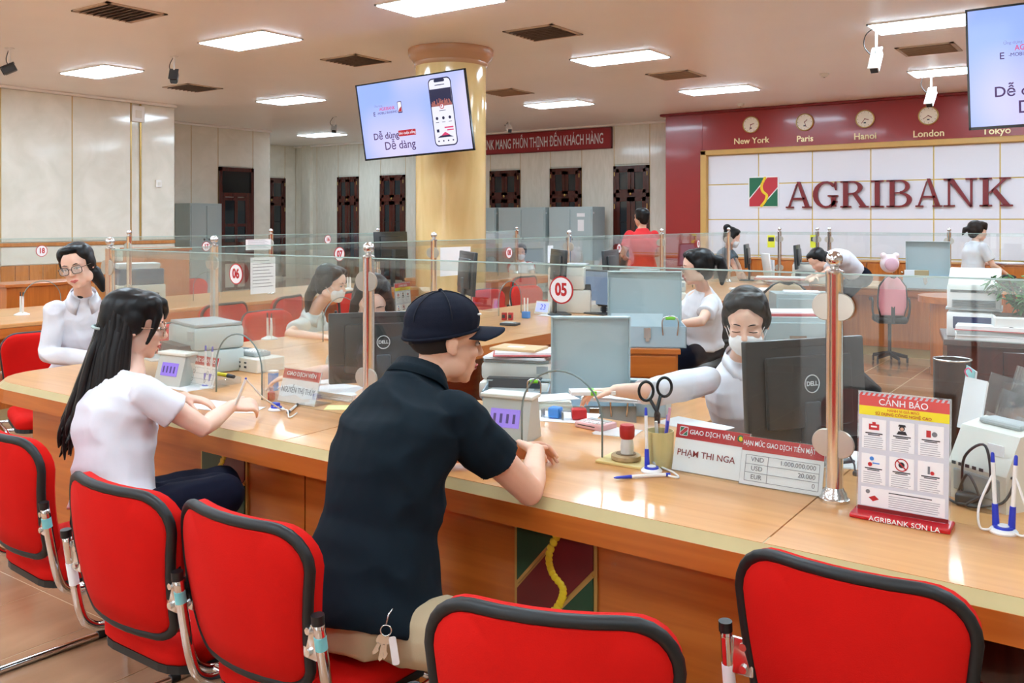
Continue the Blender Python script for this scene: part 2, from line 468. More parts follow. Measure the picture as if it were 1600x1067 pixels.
# niche wall
vs = [9.0, 9.9, 10.8, 11.43, 12.3, 12.74]
for a, b in zip(vs, vs[1:]):
    z0 = 2.6 if a == 11.43 else 0.1
    panel(wn, (-15.44, a+0.006, z0), (-15.42, b-0.006, 3.38)); strip(wn, (-15.44, a-0.006, 0.1), (-15.425, a+0.006, 3.38))
vs = [12.76, 13.6, 14.5, 15.45, 15.8]
for a, b in zip(vs, vs[1:]):
    panel(wf, (-18.12, a+0.006, 2.6 if a == 14.5 else 0.1), (-18.1, b-0.006, 3.38)); strip(wf, (-18.12, a-0.006, 0.1), (-18.105, a+0.006, 3.38))
us = [-18.1, -17.3, -16.53, -15.8, -15.07, -14.27, -13.45, -12.6, -11.77, -10.97, -10.2, -9.44, -8.69, -7.9, -7.2]
wins = {(-16.53, -15.8), (-15.07, -14.27), (-11.77, -10.97), (-10.2, -9.44), (-8.69, -7.9)}
for a, b in zip(us, us[1:]):
    panel(wb, (a+0.006, 15.8, 2.6 if (a, b) in wins else 0.1), (b-0.006, 15.82, 3.38)); strip(wb, (a-0.006, 15.806, 0.1), (a+0.006, 15.82, 3.38))
bx('pilaster', (-17.75, 15.7, 0.0), (-17.45, 15.82, 3.40), M_PANEL, wb, 0.01)
bx('cornice', (-18.1, 15.72, 3.37), (-7.2, 15.82, 3.415), M_CEIL, wb, 0.02)
bx('cornice', (-13.3, 1.2, 3.37), (-13.22, 9.0, 3.415), M_CEIL, ww, 0.02)
bx('cornice', (-15.42, 9.0, 3.37), (-15.34, 12.74, 3.415), M_CEIL, wn, 0.02)
panel(wr2, (-18.1, 12.75, 0.1), (-15.44, 12.77, 3.38))

WN = [0]
def window_unit(loc, rz, wd, top=2.57, door=False):
    """two narrow dark leaves under two small lights; front faces local -Y"""
    WN[0] += 1
    r = shell(('door_%d' if door else 'window_%d') % WN[0], loc, rz)
    m = M_DARKWOOD
    b = MB(); f = 0.06
    b.box((-wd/2, -0.03, 0.05), (-wd/2+f, 0.03, top)); b.box((wd/2-f, -0.03, 0.05), (wd/2, 0.03, top)); b.box((-wd/2, -0.03, top-f), (wd/2, 0.03, top)); b.box((-wd/2, -0.03, top-0.62), (wd/2, 0.03, top-0.54))
    b.build('frame', m, r)
    for sx in (-1, 1):
        x0, x1 = (-wd/2+f, -0.005) if sx < 0 else (0.005, wd/2-f)
        for z0, z1, st in ((top-0.54, top-f, 0.07), (0.08, top-0.62, 0.085)):
            q = MB(); q.box((x0, -0.022, z0), (x0+st, 0.01, z1)); q.box((x1-st, -0.022, z0), (x1, 0.01, z1)); q.box((x0, -0.022, z0), (x1, 0.01, z0+st)); q.box((x0, -0.022, z1-st), (x1, 0.01, z1))
            lf = q.build('leaf', m, r)
            bx('pane', (x0+st, -0.004, z0+st), (x1-st, 0.004, z1-st), M_PANE, lf)
            if z0 < 0.5:
                g = MB()
                for zz in (0.5, 1.0, 1.45): g.box((x0+st, -0.012, zz), (x1-st, -0.005, zz+0.018))
                g.build('grille', M_BLACK, lf)
        hh = MB(); hh.box((sx*(wd/2-0.03)-0.008, -0.042, top-0.2), (sx*(wd/2-0.03)+0.008, -0.03, top-0.12)); hh.box((sx*(wd/2-0.03)-0.008, -0.042, top-0.85), (sx*(wd/2-0.03)+0.008, -0.03, top-0.75)); hh.build('hinge', M_GOLD, r)
    k = MB(); k.ell((0, -0.04, top-0.56), (0.02, 0.015, 0.03)); k.build('knob', M_GOLD, r, 180)
    return r
for a, b in sorted(wins): window_unit(((a+b)/2, 15.79, 0), 0, b-a-0.01)
window_unit((-18.09, 14.98, 0), PI/2, 0.92)
# dark doorway with a glazed door leaf standing in it
WN[0] += 1
dr = shell('door_%d' % WN[0], (-15.41, 11.865, 0), PI/2)
q = MB(); q.box((-0.43, -0.03, 0), (-0.36, 0.03, 2.58)); q.box((0.36, -0.03, 0), (0.43, 0.03, 2.58)); q.box((-0.43, -0.03, 2.5), (0.43, 0.03, 2.58)); q.box((-0.36, -0.02, 1.98), (0.36, 0.02, 2.06)); q.build('frame', M_DARKWOOD, dr)
bx('transom', (-0.36, 0.0, 2.06), (0.36, 0.01, 2.5), M_BLACKGLOSS, dr)
q = MB(); 
for x in (-0.36, -0.05, 0.22): q.box((x, -0.02, 0.05), (x+0.07, 0.01, 1.98))
for z in (0.05, 0.6, 0.98, 1.36, 1.9): q.box((-0.36, -0.018, z), (0.29, 0.008, z+0.06))
q.box((0.29, -0.02, 0.05), (0.36, 0.01, 1.98)); lf = q.build('leaf', M_DARKWOOD, dr)
for x0, x1 in ((-0.29, -0.05), (0.02, 0.22)):
    for z0, z1 in ((0.66, 0.98), (1.04, 1.36), (1.42, 1.9)): bx('pane', (x0, -0.006, z0), (x1, 0.0, z1), M_PANE, lf)

# red feature wall with its gold frame and white panels
wa = shell('wall_feature')
bx('wall_core', (-7.13, 15.0, 0), (WALL_END, 15.9, ZC), M_RED_WALL, wa)
bx('side_face', (-7.13, 14.9, 0), (-6.42, 15.0, 3.39), M_RED_WALL, wa, 0.005)
bx('top_face', (-6.42, 14.9, 2.72), (WALL_END, 15.0, 3.39), M_RED_WALL, wa, 0.005)
bx('red_cap', (-7.22, 14.84, 3.37), (WALL_END, 15.0, 3.412), M_DEEPRED, wa, 0.01)
bx('gold_frame', (-6.44, 14.85, 0.6), (-6.33, 15.0, 2.72), M_GOLDWOOD, wa, 0.012)
bx('gold_frame', (-6.44, 14.85, 2.632), (WALL_END, 14.998, 2.722), M_GOLDWOOD, wa, 0.012)
bx('joint_sheet', (-6.33, 14.95, 0.6), (3.0, 14.999, 2.632), M_YELLOW_JOINT, wa)
uc = [-6.33, -5.41, -4.5, -3.58, -2.66, -1.76, -0.85, 0.07, 0.98, 1.9, 2.82]
for a, b in zip(uc, uc[1:]):
    for z0, z1 in ((0.62, 0.89), (0.89, 1.503), (1.503, 2.113), (2.113, 2.632)):
        MB().box((a+0.009, 14.935, z0+0.009), (b-0.009, 14.951, z1-0.009)).build('white_panel', M_WHITE_TILE, wa)

# round column with a moulded capital
co = shell('column', (-6.46, 7.92, 0))
MB().lathe([(0.40, 0.12), (0.40, 3.24)], n=48).build('shaft', M_CREAMCOL, co, 60)
MB().lathe([(0.40, 3.22), (0.415, 3.24), (0.415, 3.265), (0.44, 3.29), (0.47, 3.33), (0.485, 3.36), (0.485, 3.414), (0.02, 3.414)], n=48).build('capital', mat('capital stone', (196, 150, 112), 0.25), co, 40)
MB().lathe([(0.47, 0.0), (0.47, 0.09), (0.44, 0.13), (0.40, 0.14)], n=48).build('base', M_CREAMCOL, co, 40)

# ceiling lights
def light(u, v, label):
    t = thing('ceiling_light', label, 'light', (u, v, ZC), 0, 'square set ceiling light panels')
    q = MB(); L_, W_ = 0.535, 0.275
    q.box((-L_, -W_, -0.012), (L_, -W_+0.018, 0)); q.box((-L_, W_-0.018, -0.012), (L_, W_, 0)); q.box((-L_, -W_, -0.012), (-L_+0.018, W_, 0)); q.box((L_-0.018, -W_, -0.012), (L_, W_, 0))
    q.build('frame', M_WHITEPAINT, t)
    MB().box((-L_+0.018, -W_+0.018, -0.018), (L_-0.018, W_-0.018, -0.001)).build('diffuser', M_LIGHT, t)
    return t
names_u = {-11.05: 'fifth column from the feature wall end', -7.95: 'column line', -5.1: 'screen side line', -2.0: 'emblem side line', 1.1: 'far end line'}
LL = {(-5.1, 6.1): 'white light panel at the top edge of the view above the hanging screen', (-7.85, 6.22): 'white light panel between a vent and the hanging screen, largest one over the reception side',
      (-11.05, 6.4): 'white light panel close to the cream side wall below the vent', (-11.2, 9.68): 'white light panel over the niche door, beside the far vents',
      (-15.1, 13.95): 'farthest small light panel near the cream corner pilaster', (-5.1, 9.41): 'white light panel to the side of the column capital with a vent before it',
      (-7.95, 12.57): 'white light panel behind the column above the red banner', (-5.15, 12.57): 'white light panel above the red wall corner near the first clock',
      (-1.72, 9.5): 'white light panel beside the white security camera, cut by the second screen', (-2.0, 12.7): 'small light panel half hidden behind the second screen'}
for (u, v), lb in LL.items(): light(u, v, lb)
for u in (-11.05, -7.95, -5.1, -2.0, 1.1):
    for v in (-3.5, -0.3, 2.9): light(u, v, 'white ceiling light panel over the visitor side, one of an even grid')
for v in (6.1, 9.41, 12.57): light(1.1, v, 'white ceiling light panel beyond the second screen, one of an even grid')
light(-2.0, 6.1, 'white ceiling light panel straight above the dark desk')
# vents
def vent(u, v, label, dark=True):
    t = thing('ceiling_vent', label, 'vent', (u, v, ZC), 0, 'square ceiling air vents')
    q = MB(); q.box((-0.3, -0.3, -0.012), (0.3, -0.26, 0)); q.box((-0.3, 0.26, -0.012), (0.3, 0.3, 0)); q.box((-0.3, -0.3, -0.012), (-0.26, 0.3, 0)); q.box((0.26, -0.3, -0.012), (0.3, 0.3, 0))
    fm = mat('vent frame', (190, 170, 150), 0.5)
    q.build('frame', fm, t)
    bx('duct', (-0.26, -0.26, -0.003), (0.26, 0.26, -0.001), mat('vent dark', (92, 76, 66), 0.8) if dark else fm, t)
    for k in range(8):
        y = -0.23+k*0.065
        MB().box((-0.26, -0.02, -0.002), (0.26, 0.02, 0.001), M=Tm(0, y, -0.012) @ Matrix.Rotation(0.7, 4, 'X')).build('slat', mat('vent slat', (156, 138, 124), 0.5) if dark else fm, t)
for u, v, lb, d in ((-7.77, 4.68, 'largest brown louvred air vent in the ceiling corner', True), (-5.06, 7.7, 'brown louvred air vent in front of the column capital, screen side', True),
                    (-7.77, 7.72, 'brown louvred air vent beside the column capital, niche side', True), (-11.3, 7.94, 'small brown louvred air vent over the cream side wall', True),
                    (-7.85, 10.95, 'pale closed air vent just past the column', False), (-5.09, 10.95, 'pale closed air vent over the red wall corner', False),
                    (-2.0, 10.95, 'pale closed air vent between the two white cameras', False)): vent(u, v, lb, d)
def cctv(p, aim, label, m, L_=0.19, drop=0.42):
    p = V(p); t = thing('security_camera', label, 'camera', (p.x, p.y, ZC), 0, 'ceiling security cameras')
    q = MB(); q.cyl((0, 0, -0.01), (0, 0, 0), 0.05, n=16); q.cyl((0, 0, -drop), (0, 0, 0), 0.012, n=10); q.build('rod', M_WHITE, t, 40)
    d = V(aim).normalized(); R = d.to_track_quat('Y', 'Z').to_matrix().to_4x4()
    MM = Tm(0, 0, -drop-0.04) @ R
    q = MB(); q.box((-0.045, -L_*0.5, -0.04), (0.045, L_*0.5, 0.045), 0.012, M=MM); q.box((-0.052, -L_*0.55, 0.045), (0.052, L_*0.62, 0.055), 0.004, M=MM); q.build('housing', m, t, 40)
    q = MB(); q.box((-0.036, L_*0.5, -0.034), (0.036, L_*0.5+0.012, 0.034), 0.004, M=MM); q.build('lens', M_BLACKGLOSS, t)
    q = MB(); q.tube(smoothpath([(0.0, 0, 0), (-0.1, 0.02, -0.06), (-0.12, 0.02, -drop*0.6), (-0.03, 0, -drop)], 6), 0.005, 6); q.build('cable', M_BLACK, t, 180)
    return t
cctv(zat(1369, 42, ZC), cdir(-0.35, -0.5, -0.75), 'larger white security camera hanging beside the lit panel', M_WHITE, 0.26, 0.3)
cctv(zat(1455, 112, ZC), cdir(-0.4, -0.45, -0.7), 'smaller white security camera hanging by the red wall', M_WHITE, 0.26, 0.3)
cctv(zat(15, 75, ZC), cdir(-0.7, -0.3, -0.4), 'dark security camera hanging near the cream side wall edge', M_DARKGREY, 0.14, 0.2)
cctv(zat(272, 88, ZC), cdir(0.1, -0.5, -0.7), 'dark security camera on a rod between two light panels', M_DARKGREY, 0.14, 0.2)
cctv(zat(522, 182, ZC), cdir(0.1, -0.7, -0.5), 'grey security camera hanging in front of the farthest light panel', M_GREYPL, 0.16, 0.2)
cctv(zat(795, 190, ZC), cdir(0.2, -0.8, -0.5), 'pale security camera hanging above the red banner', M_WHITE, 0.18, 0.1)
for px, py, lb in ((1288, 115, 'round white smoke detector near the white cameras'), (1157, 162, 'round white smoke detector above the city clocks')):
    p = zat(px, py, ZC); t = thing('smoke_detector', lb, 'detector', (p.x, p.y, ZC), 0, 'smoke detectors')
    MB().lathe([(0.01, -0.05), (0.035, -0.045), (0.04, -0.03), (0.06, -0.02), (0.065, 0.0)], n=20).build('housing', M_OFFWHITE, t, 40)
    MB().lathe([(0.01, -0.055), (0.014, -0.05)], n=10).build('sensor', M_DARKGREY, t)
# ------------------------------------------------------------------ signs on the walls
def emblem(parent, S, loc=(0, 0, 0), frame=M_WHITE, green=M_LOGOGREEN, red=M_LOGORED, yel=M_LOGOYEL, line=M_WHITE, th=0.012, tilt=0.0, simple=False):
    """rounded square: green corners, a red diagonal band edged in pale lines, a yellow beaded curve; faces local -Y"""
    MM = Tm(*loc) @ Matrix.Rotation(tilt, 4, 'X') @ RX90
    MB().prism(rrect(S, S, S*0.1), 0, th, MM).build('emblem_frame', frame, parent)
    s = S*0.46
    MB().prism([(x*s*2, y*s*2) for x, y in ((-.5, .5), (-.5, -.2), (.1, .5))], th, th*1.5, MM).build('emblem_green', green, parent)
    MB().prism([(x*s*2, y*s*2) for x, y in ((.5, -.5), (.5, .1), (-.05, -.5))], th, th*1.5, MM).build('emblem_green', green, parent)
    MB().prism([(x*s*2, y*s*2) for x, y in ((-.5, -.26), (-.5, -.5), (-.1, -.5), (.5, .16), (.5, .5), (.15, .5))], th, th*1.5, MM).build('emblem_red', red, parent)
    q = MB()
    pts = smoothpath([(0.06, .48, 0), (-0.06, .22, 0), (-0.02, .02, 0), (0.12, -.12, 0), (0.08, -.3, 0), (-0.06, -.48, 0)], 4)
    if simple:
        q.tube([V((p.x*s*2, p.y*s*2, th*1.6)) for p in pts], S*0.035, 5)
    else:
        for i, p in enumerate(pts[::1]):
            q.ell((p.x*s*2, p.y*s*2, th*1.5), (S*0.05, S*0.05, th*0.5), u=8, v=5)
    o = q.build('emblem_ear', yel, parent, 180); o.data.transform(MM)

def glyph_parts(ch):
    """Roman capitals with serifs in a unit box"""
    P = []
    def q(*p): P.append(list(p))
    def bar(x0, y0, x1, y1): q((x0, y0), (x1, y0), (x1, y1), (x0, y1))
    def arc(cx, cy, ro, so, ri, si, a0, a1, n=14):
        o = [(cx+ro*math.cos(math.radians(a0+(a1-a0)*k/n)), cy+so*math.sin(math.radians(a0+(a1-a0)*k/n))) for k in range(n+1)]
        i = [(cx+ri*math.cos(math.radians(a0+(a1-a0)*k/n)), cy+si*math.sin(math.radians(a0+(a1-a0)*k/n))) for k in range(n+1)]
        for k in range(n): P.append([o[k], o[k+1], i[k+1], i[k]])
    s = 0.055
    if ch == 'A':
        q((0.47, 1.0), (0.40, 0.9), (0.09, 0.03), (0.16, 0.03)); q((0.43, 1.02), (0.55, 1.02), (0.92, 0.03), (0.75, 0.03)); bar(0.25, 0.32, 0.74, 0.40)
        bar(0, 0, 0.3, s); bar(0.64, 0, 1, s)
    elif ch == 'G':
        arc(0.53, 0.5, 0.53, 0.52, 0.34, 0.44, 42, 330); bar(0.74, 0.04, 0.92, 0.46); bar(0.6, 0.42, 1.0, 0.42+s); q((0.9, 0.66), (0.94, 0.66), (0.94, 1.0), (0.88, 1.0), (0.84, 0.84))
    elif ch == 'R':
        bar(0.1, 0, 0.27, 1); bar(0, 0, 0.38, s); bar(0, 1-s, 0.3, 1); arc(0.42, 0.745, 0.36, 0.255, 0.2, 0.19, -90, 90); bar(0.25, 1-s, 0.42, 1); bar(0.25, 0.49, 0.42, 0.55)
        q((0.42, 0.52), (0.58, 0.52), (0.92, 0.04), (0.72, 0.04)); bar(0.66, 0, 1, s)
    elif ch == 'I':
        bar(0.32, 0, 0.68, 1); bar(0.02, 0, 0.98, s); bar(0.02, 1-s, 0.98, 1)
    elif ch == 'B':
        bar(0.12, 0, 0.3, 1); bar(0, 0, 0.5, s); bar(0, 1-s, 0.5, 1); arc(0.5, 0.76, 0.36, 0.24, 0.2, 0.18, -90, 90); arc(0.5, 0.27, 0.44, 0.27, 0.26, 0.21, -90, 90); bar(0.28, 0.5, 0.52, 0.55)
    elif ch == 'N':
        bar(0.13, 0, 0.2, 1); bar(0.8, 0, 0.87, 1); q((0.1, 1.0), (0.29, 1.0), (0.87, 0.0), (0.8, -0.03), (0.72, 0.08)); bar(0, 0, 0.34, s); bar(0, 1-s, 0.24, 1); bar(0.66, 1-s, 1, 1)
    elif ch == 'K':
        bar(0.1, 0, 0.27, 1); bar(0, 0, 0.38, s); bar(0, 1-s, 0.38, 1); q((0.26, 0.46), (0.34, 0.46), (0.84, 0.97), (0.74, 0.97)); q((0.36, 0.55), (0.5, 0.62), (0.93, 0.04), (0.72, 0.04)); bar(0.62, 0, 1, s); bar(0.6, 1-s, 0.94, 1)
    return P
sg = thing('wall_lettering', 'large dark red raised bank name lettering on the white panel wall', 'sign', (-3.2, 14.93, 1.695))
for ch, x0, x1 in (('A', 1229, 1269), ('G', 1271, 1310), ('R', 1314, 1358), ('I', 1361, 1382), ('B', 1386, 1428), ('A', 1431, 1473), ('N', 1475, 1527), ('K', 1531, 1583)):
    a = vat(x0, 305, 14.93).x; b = vat(x1, 305, 14.93).x
    q = MB()
    for poly in glyph_parts(ch):
        pts = [(a+x*(b-a)+3.2, y*0.425) for x, y in poly]
        ar = sum(p[0]*r[1]-r[0]*p[1] for p, r in zip(pts, pts[1:]+pts[:1]))
        if ar < 0: pts = pts[::-1]
        q.prism(pts, 0.0, 0.045, RX90)
    q.build('letter', M_LETTER, sg)
em = thing('bank_emblem', 'square green and red emblem with yellow ear on the white panel wall', 'emblem', (-5.32, 14.93, 1.972))
emblem(em, 0.53)
for px, city, hh in ((1174, 'New York', 3.125), (1258, 'Paris', 3.11), (1352, 'Hanoi', 3.10), (1451, 'London', 3.09), (1557, 'Tokyo', 3.08)):
    u = vat(px, 190, 14.9).x
    t = thing('wall_clock', 'round cream wall clock above the gilded word %s on the red wall' % city.lower().replace('new york', 'new york'), 'clock', (u, 14.9, hh), 0, 'city clocks on the red wall')
    q = MB(); q.lathe([(0.145, 0), (0.145, 0.03), (0.132, 0.035), (0.128, 0.028), (0.01, 0.027)], n=32, M=RX90); q.build('rim', M_GOLD, t, 40)
    q = MB(); q.lathe([(0.128, 0.026), (0.128, 0.029), (0.01, 0.0295)], n=32, M=RX90); q.build('dial', mat('clock dial', (236, 226, 206), 0.4), t)
    q = MB(); rn = random.Random(px); a = rn.random()*6; b = a+2
    for an, ln, wd in ((a, 0.06, 0.006), (b, 0.09, 0.004)):
        q.box((-wd, -0.034, -0.01), (wd, -0.031, ln), M=Matrix.Rotation(an, 4, 'Y'))
    for k in range(12): q.box((-0.003, -0.032, 0.105), (0.003, -0.03, 0.118), M=Matrix.Rotation(k*PI/6, 4, 'Y'))
    q.build('hands', M_DEEPRED, t); bx('maker_mark', (-0.018, -0.032, -0.07), (0.018, -0.03, -0.05), M_DARKGREY, t)
    text(city, 0.145, mat('gilt lettering', (244, 222, 170), 0.35, metal=0.2), t, (0.0, -0.008, -0.275), bold=0.012, ext=0.008)
bn = thing('wall_banner', 'long red slogan board in white capitals above the far windows', 'banner', (-10.9, 15.78, 2.93))
bx('board', (-2.5, -0.02, 0), (2.18, 0.02, 0.43), mat('banner red', (150, 26, 34), 0.4), bn, 0.006)
q = MB(); q.box((-2.5, -0.03, 0.0), (2.18, 0.022, 0.025)); q.box((-2.5, -0.03, 0.405), (2.18, 0.022, 0.43)); q.box((2.155, -0.03, 0), (2.18, 0.022, 0.43)); q.build('border', M_DEEPRED, bn)
text('AGRIBANK MANG PHỒN THỊNH ĐẾN KHÁCH HÀNG', 0.30, mat('silver lettering', (226, 222, 226), 0.3), bn, (2.0, -0.028, 0.2), align='RIGHT', bold=0.009, sx=0.475)

# ------------------------------------------------------------------ hanging screens
def tv_matrix(yaw, tilt, roll): return Matrix.Rotation(yaw, 4, 'Z') @ Matrix.Rotation(tilt, 4, 'X') @ Matrix.Rotation(roll, 4, 'Y')
def screen_mat():
    m = bpy.data.materials.new('lit screen'); m.use_nodes = True
    nt = m.node_tree; N = nt.nodes; L = nt.links; b = N['Principled BSDF']
    tc = N.new('ShaderNodeTexCoord'); mp = N.new('ShaderNodeMapping'); mp.inputs['Scale'].default_value = (1.6, 1, 1.2); L.new(tc.outputs['Object'], mp.inputs[0])
    nz = N.new('ShaderNodeTexNoise'); nz.inputs['Scale'].default_value = 1.3; nz.inputs['Detail'].default_value = 0; L.new(mp.outputs[0], nz.inputs['Vector'])
    cr = N.new('ShaderNodeValToRGB'); e = cr.color_ramp.elements; e[0].position = 0.32; e[0].color = (*lin((146, 172, 248)), 1); e[1].position = 0.7; e[1].color = (*lin((206, 200, 246)), 1)
    L.new(nz.outputs['Fac'], cr.inputs[0]); L.new(cr.outputs[0], b.inputs['Emission Color']); b.inputs['Emission Strength'].default_value = 0.95
    b.inputs['Base Color'].default_value = (0.01, 0.01, 0.012, 1); b.inputs['Roughness'].default_value = 0.08
    return m
M_SCREEN = screen_mat()
def E_(name, rgb, es=0.9): return mat(name, (10, 10, 12), 0.3, emit=rgb, es=es)
def tv(center, yaw, tilt, roll, label, W=1.43, Hh=0.81):
    t = thing('television', label, 'screen', center)
    t.rotation_euler = tv_matrix(yaw, tilt, roll).to_euler()
    bx('back_case', (-W/2+0.02, 0.005, -Hh/2+0.02), (W/2-0.02, 0.05, Hh/2-0.02), M_BLACK, t, 0.01)
    q = MB(); z = 0.014
    q.box((-W/2, -0.012, -Hh/2), (-W/2+z, 0.012, Hh/2)); q.box((W/2-z, -0.012, -Hh/2), (W/2, 0.012, Hh/2)); q.box((-W/2, -0.012, Hh/2-z), (W/2, 0.012, Hh/2)); q.box((-W/2, -0.012, -Hh/2), (W/2, 0.012, -Hh/2+z*1.4)); q.build('bezel', M_BLACKGLOSS, t)
    sc = bx('display', (-W/2+z, -0.006, -Hh/2+z), (W/2-z, 0.004, Hh/2-z), M_SCREEN, t)
    y = -0.0075
    ink = E_('screen violet ink', (70, 40, 92)); rd = E_('screen red', (178, 24, 40)); wh = E_('screen white', (236, 236, 250)); dk = E_('screen dark', (26, 26, 66)); pk = E_('screen pink', (214, 60, 110)); gy = E_('screen grey', (130, 130, 170))
    text('Dễ dùng', 0.098, ink, t, (-0.385, y, -0.165), bold=0.012, ext=0.0003)
    text('Dễ dàng', 0.12, ink, t, (-0.215, y, -0.275), bold=0.006, ext=0.0003)
    MB().prism(rrect(0.23, 0.062, 0.008, 3, -0.10, -0.155), 0, 0.001, Tm(0, y+0.001, 0) @ RX90).build('tagline_box', rd, t)
    text('cho cuộc sống', 0.038, wh, t, (-0.10, y-0.001, -0.155), bold=0.012, ext=0.0003)
    text('Ứng dụng', 0.028, gy, t, (-0.44, y, 0.155), ext=0.0003)
    text('AGRIBANK', 0.05, pk, t, (-0.325, y, 0.117), bold=0.008, ext=0.0003, sx=0.85)
    text('E', 0.062, ink, t, (-0.505, y, 0.072), bold=0.01, ext=0.0003); text('-MOBILE BANKING', 0.034, ink, t, (-0.33, y, 0.075), ext=0.0003, sx=0.95)
    MB().prism(rrect(0.056, 0.12, 0.008, 3, -0.155, 0.115), 0, 0.001, Tm(0, y+0.001, 0) @ RX90).build('phone_icon', ink, t)
    MB().prism(rrect(0.044, 0.1, 0.005, 3, -0.155, 0.118), 0.001, 0.002, Tm(0, y+0.001, 0) @ RX90).build('phone_icon', wh, t)
    MB().prism([(-0.177, 0.07), (-0.135, 0.07), (-0.135, 0.12), (-0.16, 0.1)], 0.002, 0.003, Tm(0, y+0.001, 0) @ RX90).build('phone_icon', rd, t)
    # the drawn handset
    MP = Tm(0.385, y+0.002, 0.01) @ RX90
    MB().prism(rrect(0.285, 0.685, 0.05, 6), 0, 0.001, MP).build('handset_outline', dk, t)
    MB().prism(rrect(0.263, 0.66, 0.042, 6), 0.001, 0.002, MP).build('handset_screen', E_('screen pale', (232, 232, 250)), t)
    MB().prism(rrect(0.13, 0.03, 0.012, 3, 0, 0.315), 0.002, 0.003, MP).build('handset_notch', dk, t)
    MB().prism([(-0.131, 0.06), (0.131, 0.06), (0.131, 0.235), (-0.131, 0.235)], 0.002, 0.003, MP).build('night_city', dk, t)
    q = MB(); rn = random.Random(3)
    for k in range(26):
        x = -0.125+0.0098*k; hgt = 0.02+rn.random()*0.06; q.prism([(x, 0.06), (x+0.006, 0.06), (x+0.006, 0.06+hgt), (x, 0.06+hgt)], 0.003, 0.004, MP)
    q.build('city_lights', E_('screen orange', (190, 110, 96)), t)
    q = MB(); q.lathe([(0.028, 0.004), (0.028, 0.005), (0.001, 0.005)], n=20, M=MP @ Tm(0, 0.058, 0)); q.build('badge', rd, t)
    q = MB(); q.lathe([(0.02, 0.005), (0.02, 0.006), (0.001, 0.006)], n=20, M=MP @ Tm(0, 0.058, 0)); q.build('badge', wh, t)
    text('Đ', 0.032, rd, t, (0.385, y-0.007, 0.069), bold=0.02, ext=0.0002)
    q = MB()
    for x in (-0.08, 0, 0.08): q.lathe([(0.016, 0.002), (0.016, 0.003), (0.001, 0.003)], n=14, M=MP @ Tm(x, -0.06, 0)); q.prism([(x-0.02, -0.103), (x+0.02, -0.103), (x+0.02, -0.098), (x-0.02, -0.098)], 0.002, 0.003, MP)
    for x in (-0.09, -0.03, 0.03, 0.09): q.prism(rrect(0.018, 0.014, 0.004, 2, x, -0.29), 0.002, 0.003, MP)
    q.prism([(-0.04, 0.012), (0.04, 0.012), (0.04, 0.018), (-0.04, 0.018)], 0.002, 0.003, MP); q.prism([(-0.06, 0.268), (0.06, 0.268), (0.06, 0.276), (-0.06, 0.276)], 0.002, 0.003, MP)
    q.build('app_icons', dk, t)
    q = MB(); q.prism([(0.0, -0.165), (0.11, -0.165), (0.11, -0.15), (0.0, -0.15)], 0.002, 0.003, MP); q.prism([(0.03, -0.19), (0.11, -0.19), (0.11, -0.178), (0.03, -0.178)], 0.002, 0.003, MP); q.prism([(-0.05, -0.235), (0.0, -0.2), (0.06, -0.235)], 0.002, 0.003, MP); q.build('app_advert', pk, t)
    q = MB(); q.prism([(-0.1, -0.2), (-0.07, -0.2), (-0.07, -0.17), (-0.1, -0.17)], 0.002, 0.003, MP); q.prism([(-0.1, -0.255), (0.1, -0.255), (0.05, -0.235), (-0.06, -0.235)], 0.002, 0.003, MP); q.build('app_advert', dk, t)
    return t
tv((-6.163, 6.944, 2.553), 0.057, 0.154, -0.039, 'wall screen tilted in front of the cream column showing a phone advert')
b = thing('screen_bracket', 'black arm bracket holding the tilted screen to the column', 'bracket', (-6.2, 7.02, 2.5))
q = MB(); q.box((-0.2, 0.02, -0.25), (0.2, 0.05, 0.25)); q.cyl((0, 0.04, 0), (-0.06, 0.47, 0), 0.035, n=12); q.box((-0.2, 0.44, -0.2), (0.05, 0.465, 0.2)); q.build('arm', M_BLACK, b)
q = MB(); q.tube(smoothpath([(0.62, 0.05, 0.02), (0.8, 0.3, 0.1), (0.42, 0.75, 0.3), (0.2, 1.0, 0.42)], 8), 0.012, 6); q.tube(smoothpath([(0.62, 0.05, -0.02), (0.86, 0.34, -0.06), (0.45, 0.8, 0.15), (0.2, 1.0, 0.35)], 8), 0.012, 6); tag(q.build('screen_cable', M_BLACK, None, 180), 'loose black cables looping from the tilted screen to the column', 'cable')
R2 = tv_matrix(0.057, 0.10, -0.02)
tl = dat(1508, 16, 6.05); c2 = tl-(R2 @ V((-1.43/2, 0, 0.81/2)))
tv(tuple(c2), 0.057, 0.10, -0.02, 'second wall screen cut by the picture edge, above the emblem wall end')
q = MB(); q.cyl((c2.x-0.1, c2.y+0.06, c2.z+0.1), (c2.x-0.1, c2.y+0.06, ZC), 0.025, n=12); q.cyl((c2.x+0.1, c2.y+0.06, c2.z+0.1), (c2.x+0.1, c2.y+0.06, ZC), 0.025, n=12); q.box((c2.x-0.3, c2.y+0.05, c2.z-0.2), (c2.x+0.3, c2.y+0.08, c2.z+0.2)); tag(q.build('screen_hanger', M_BLACK), 'black ceiling poles holding the second screen', 'bracket')
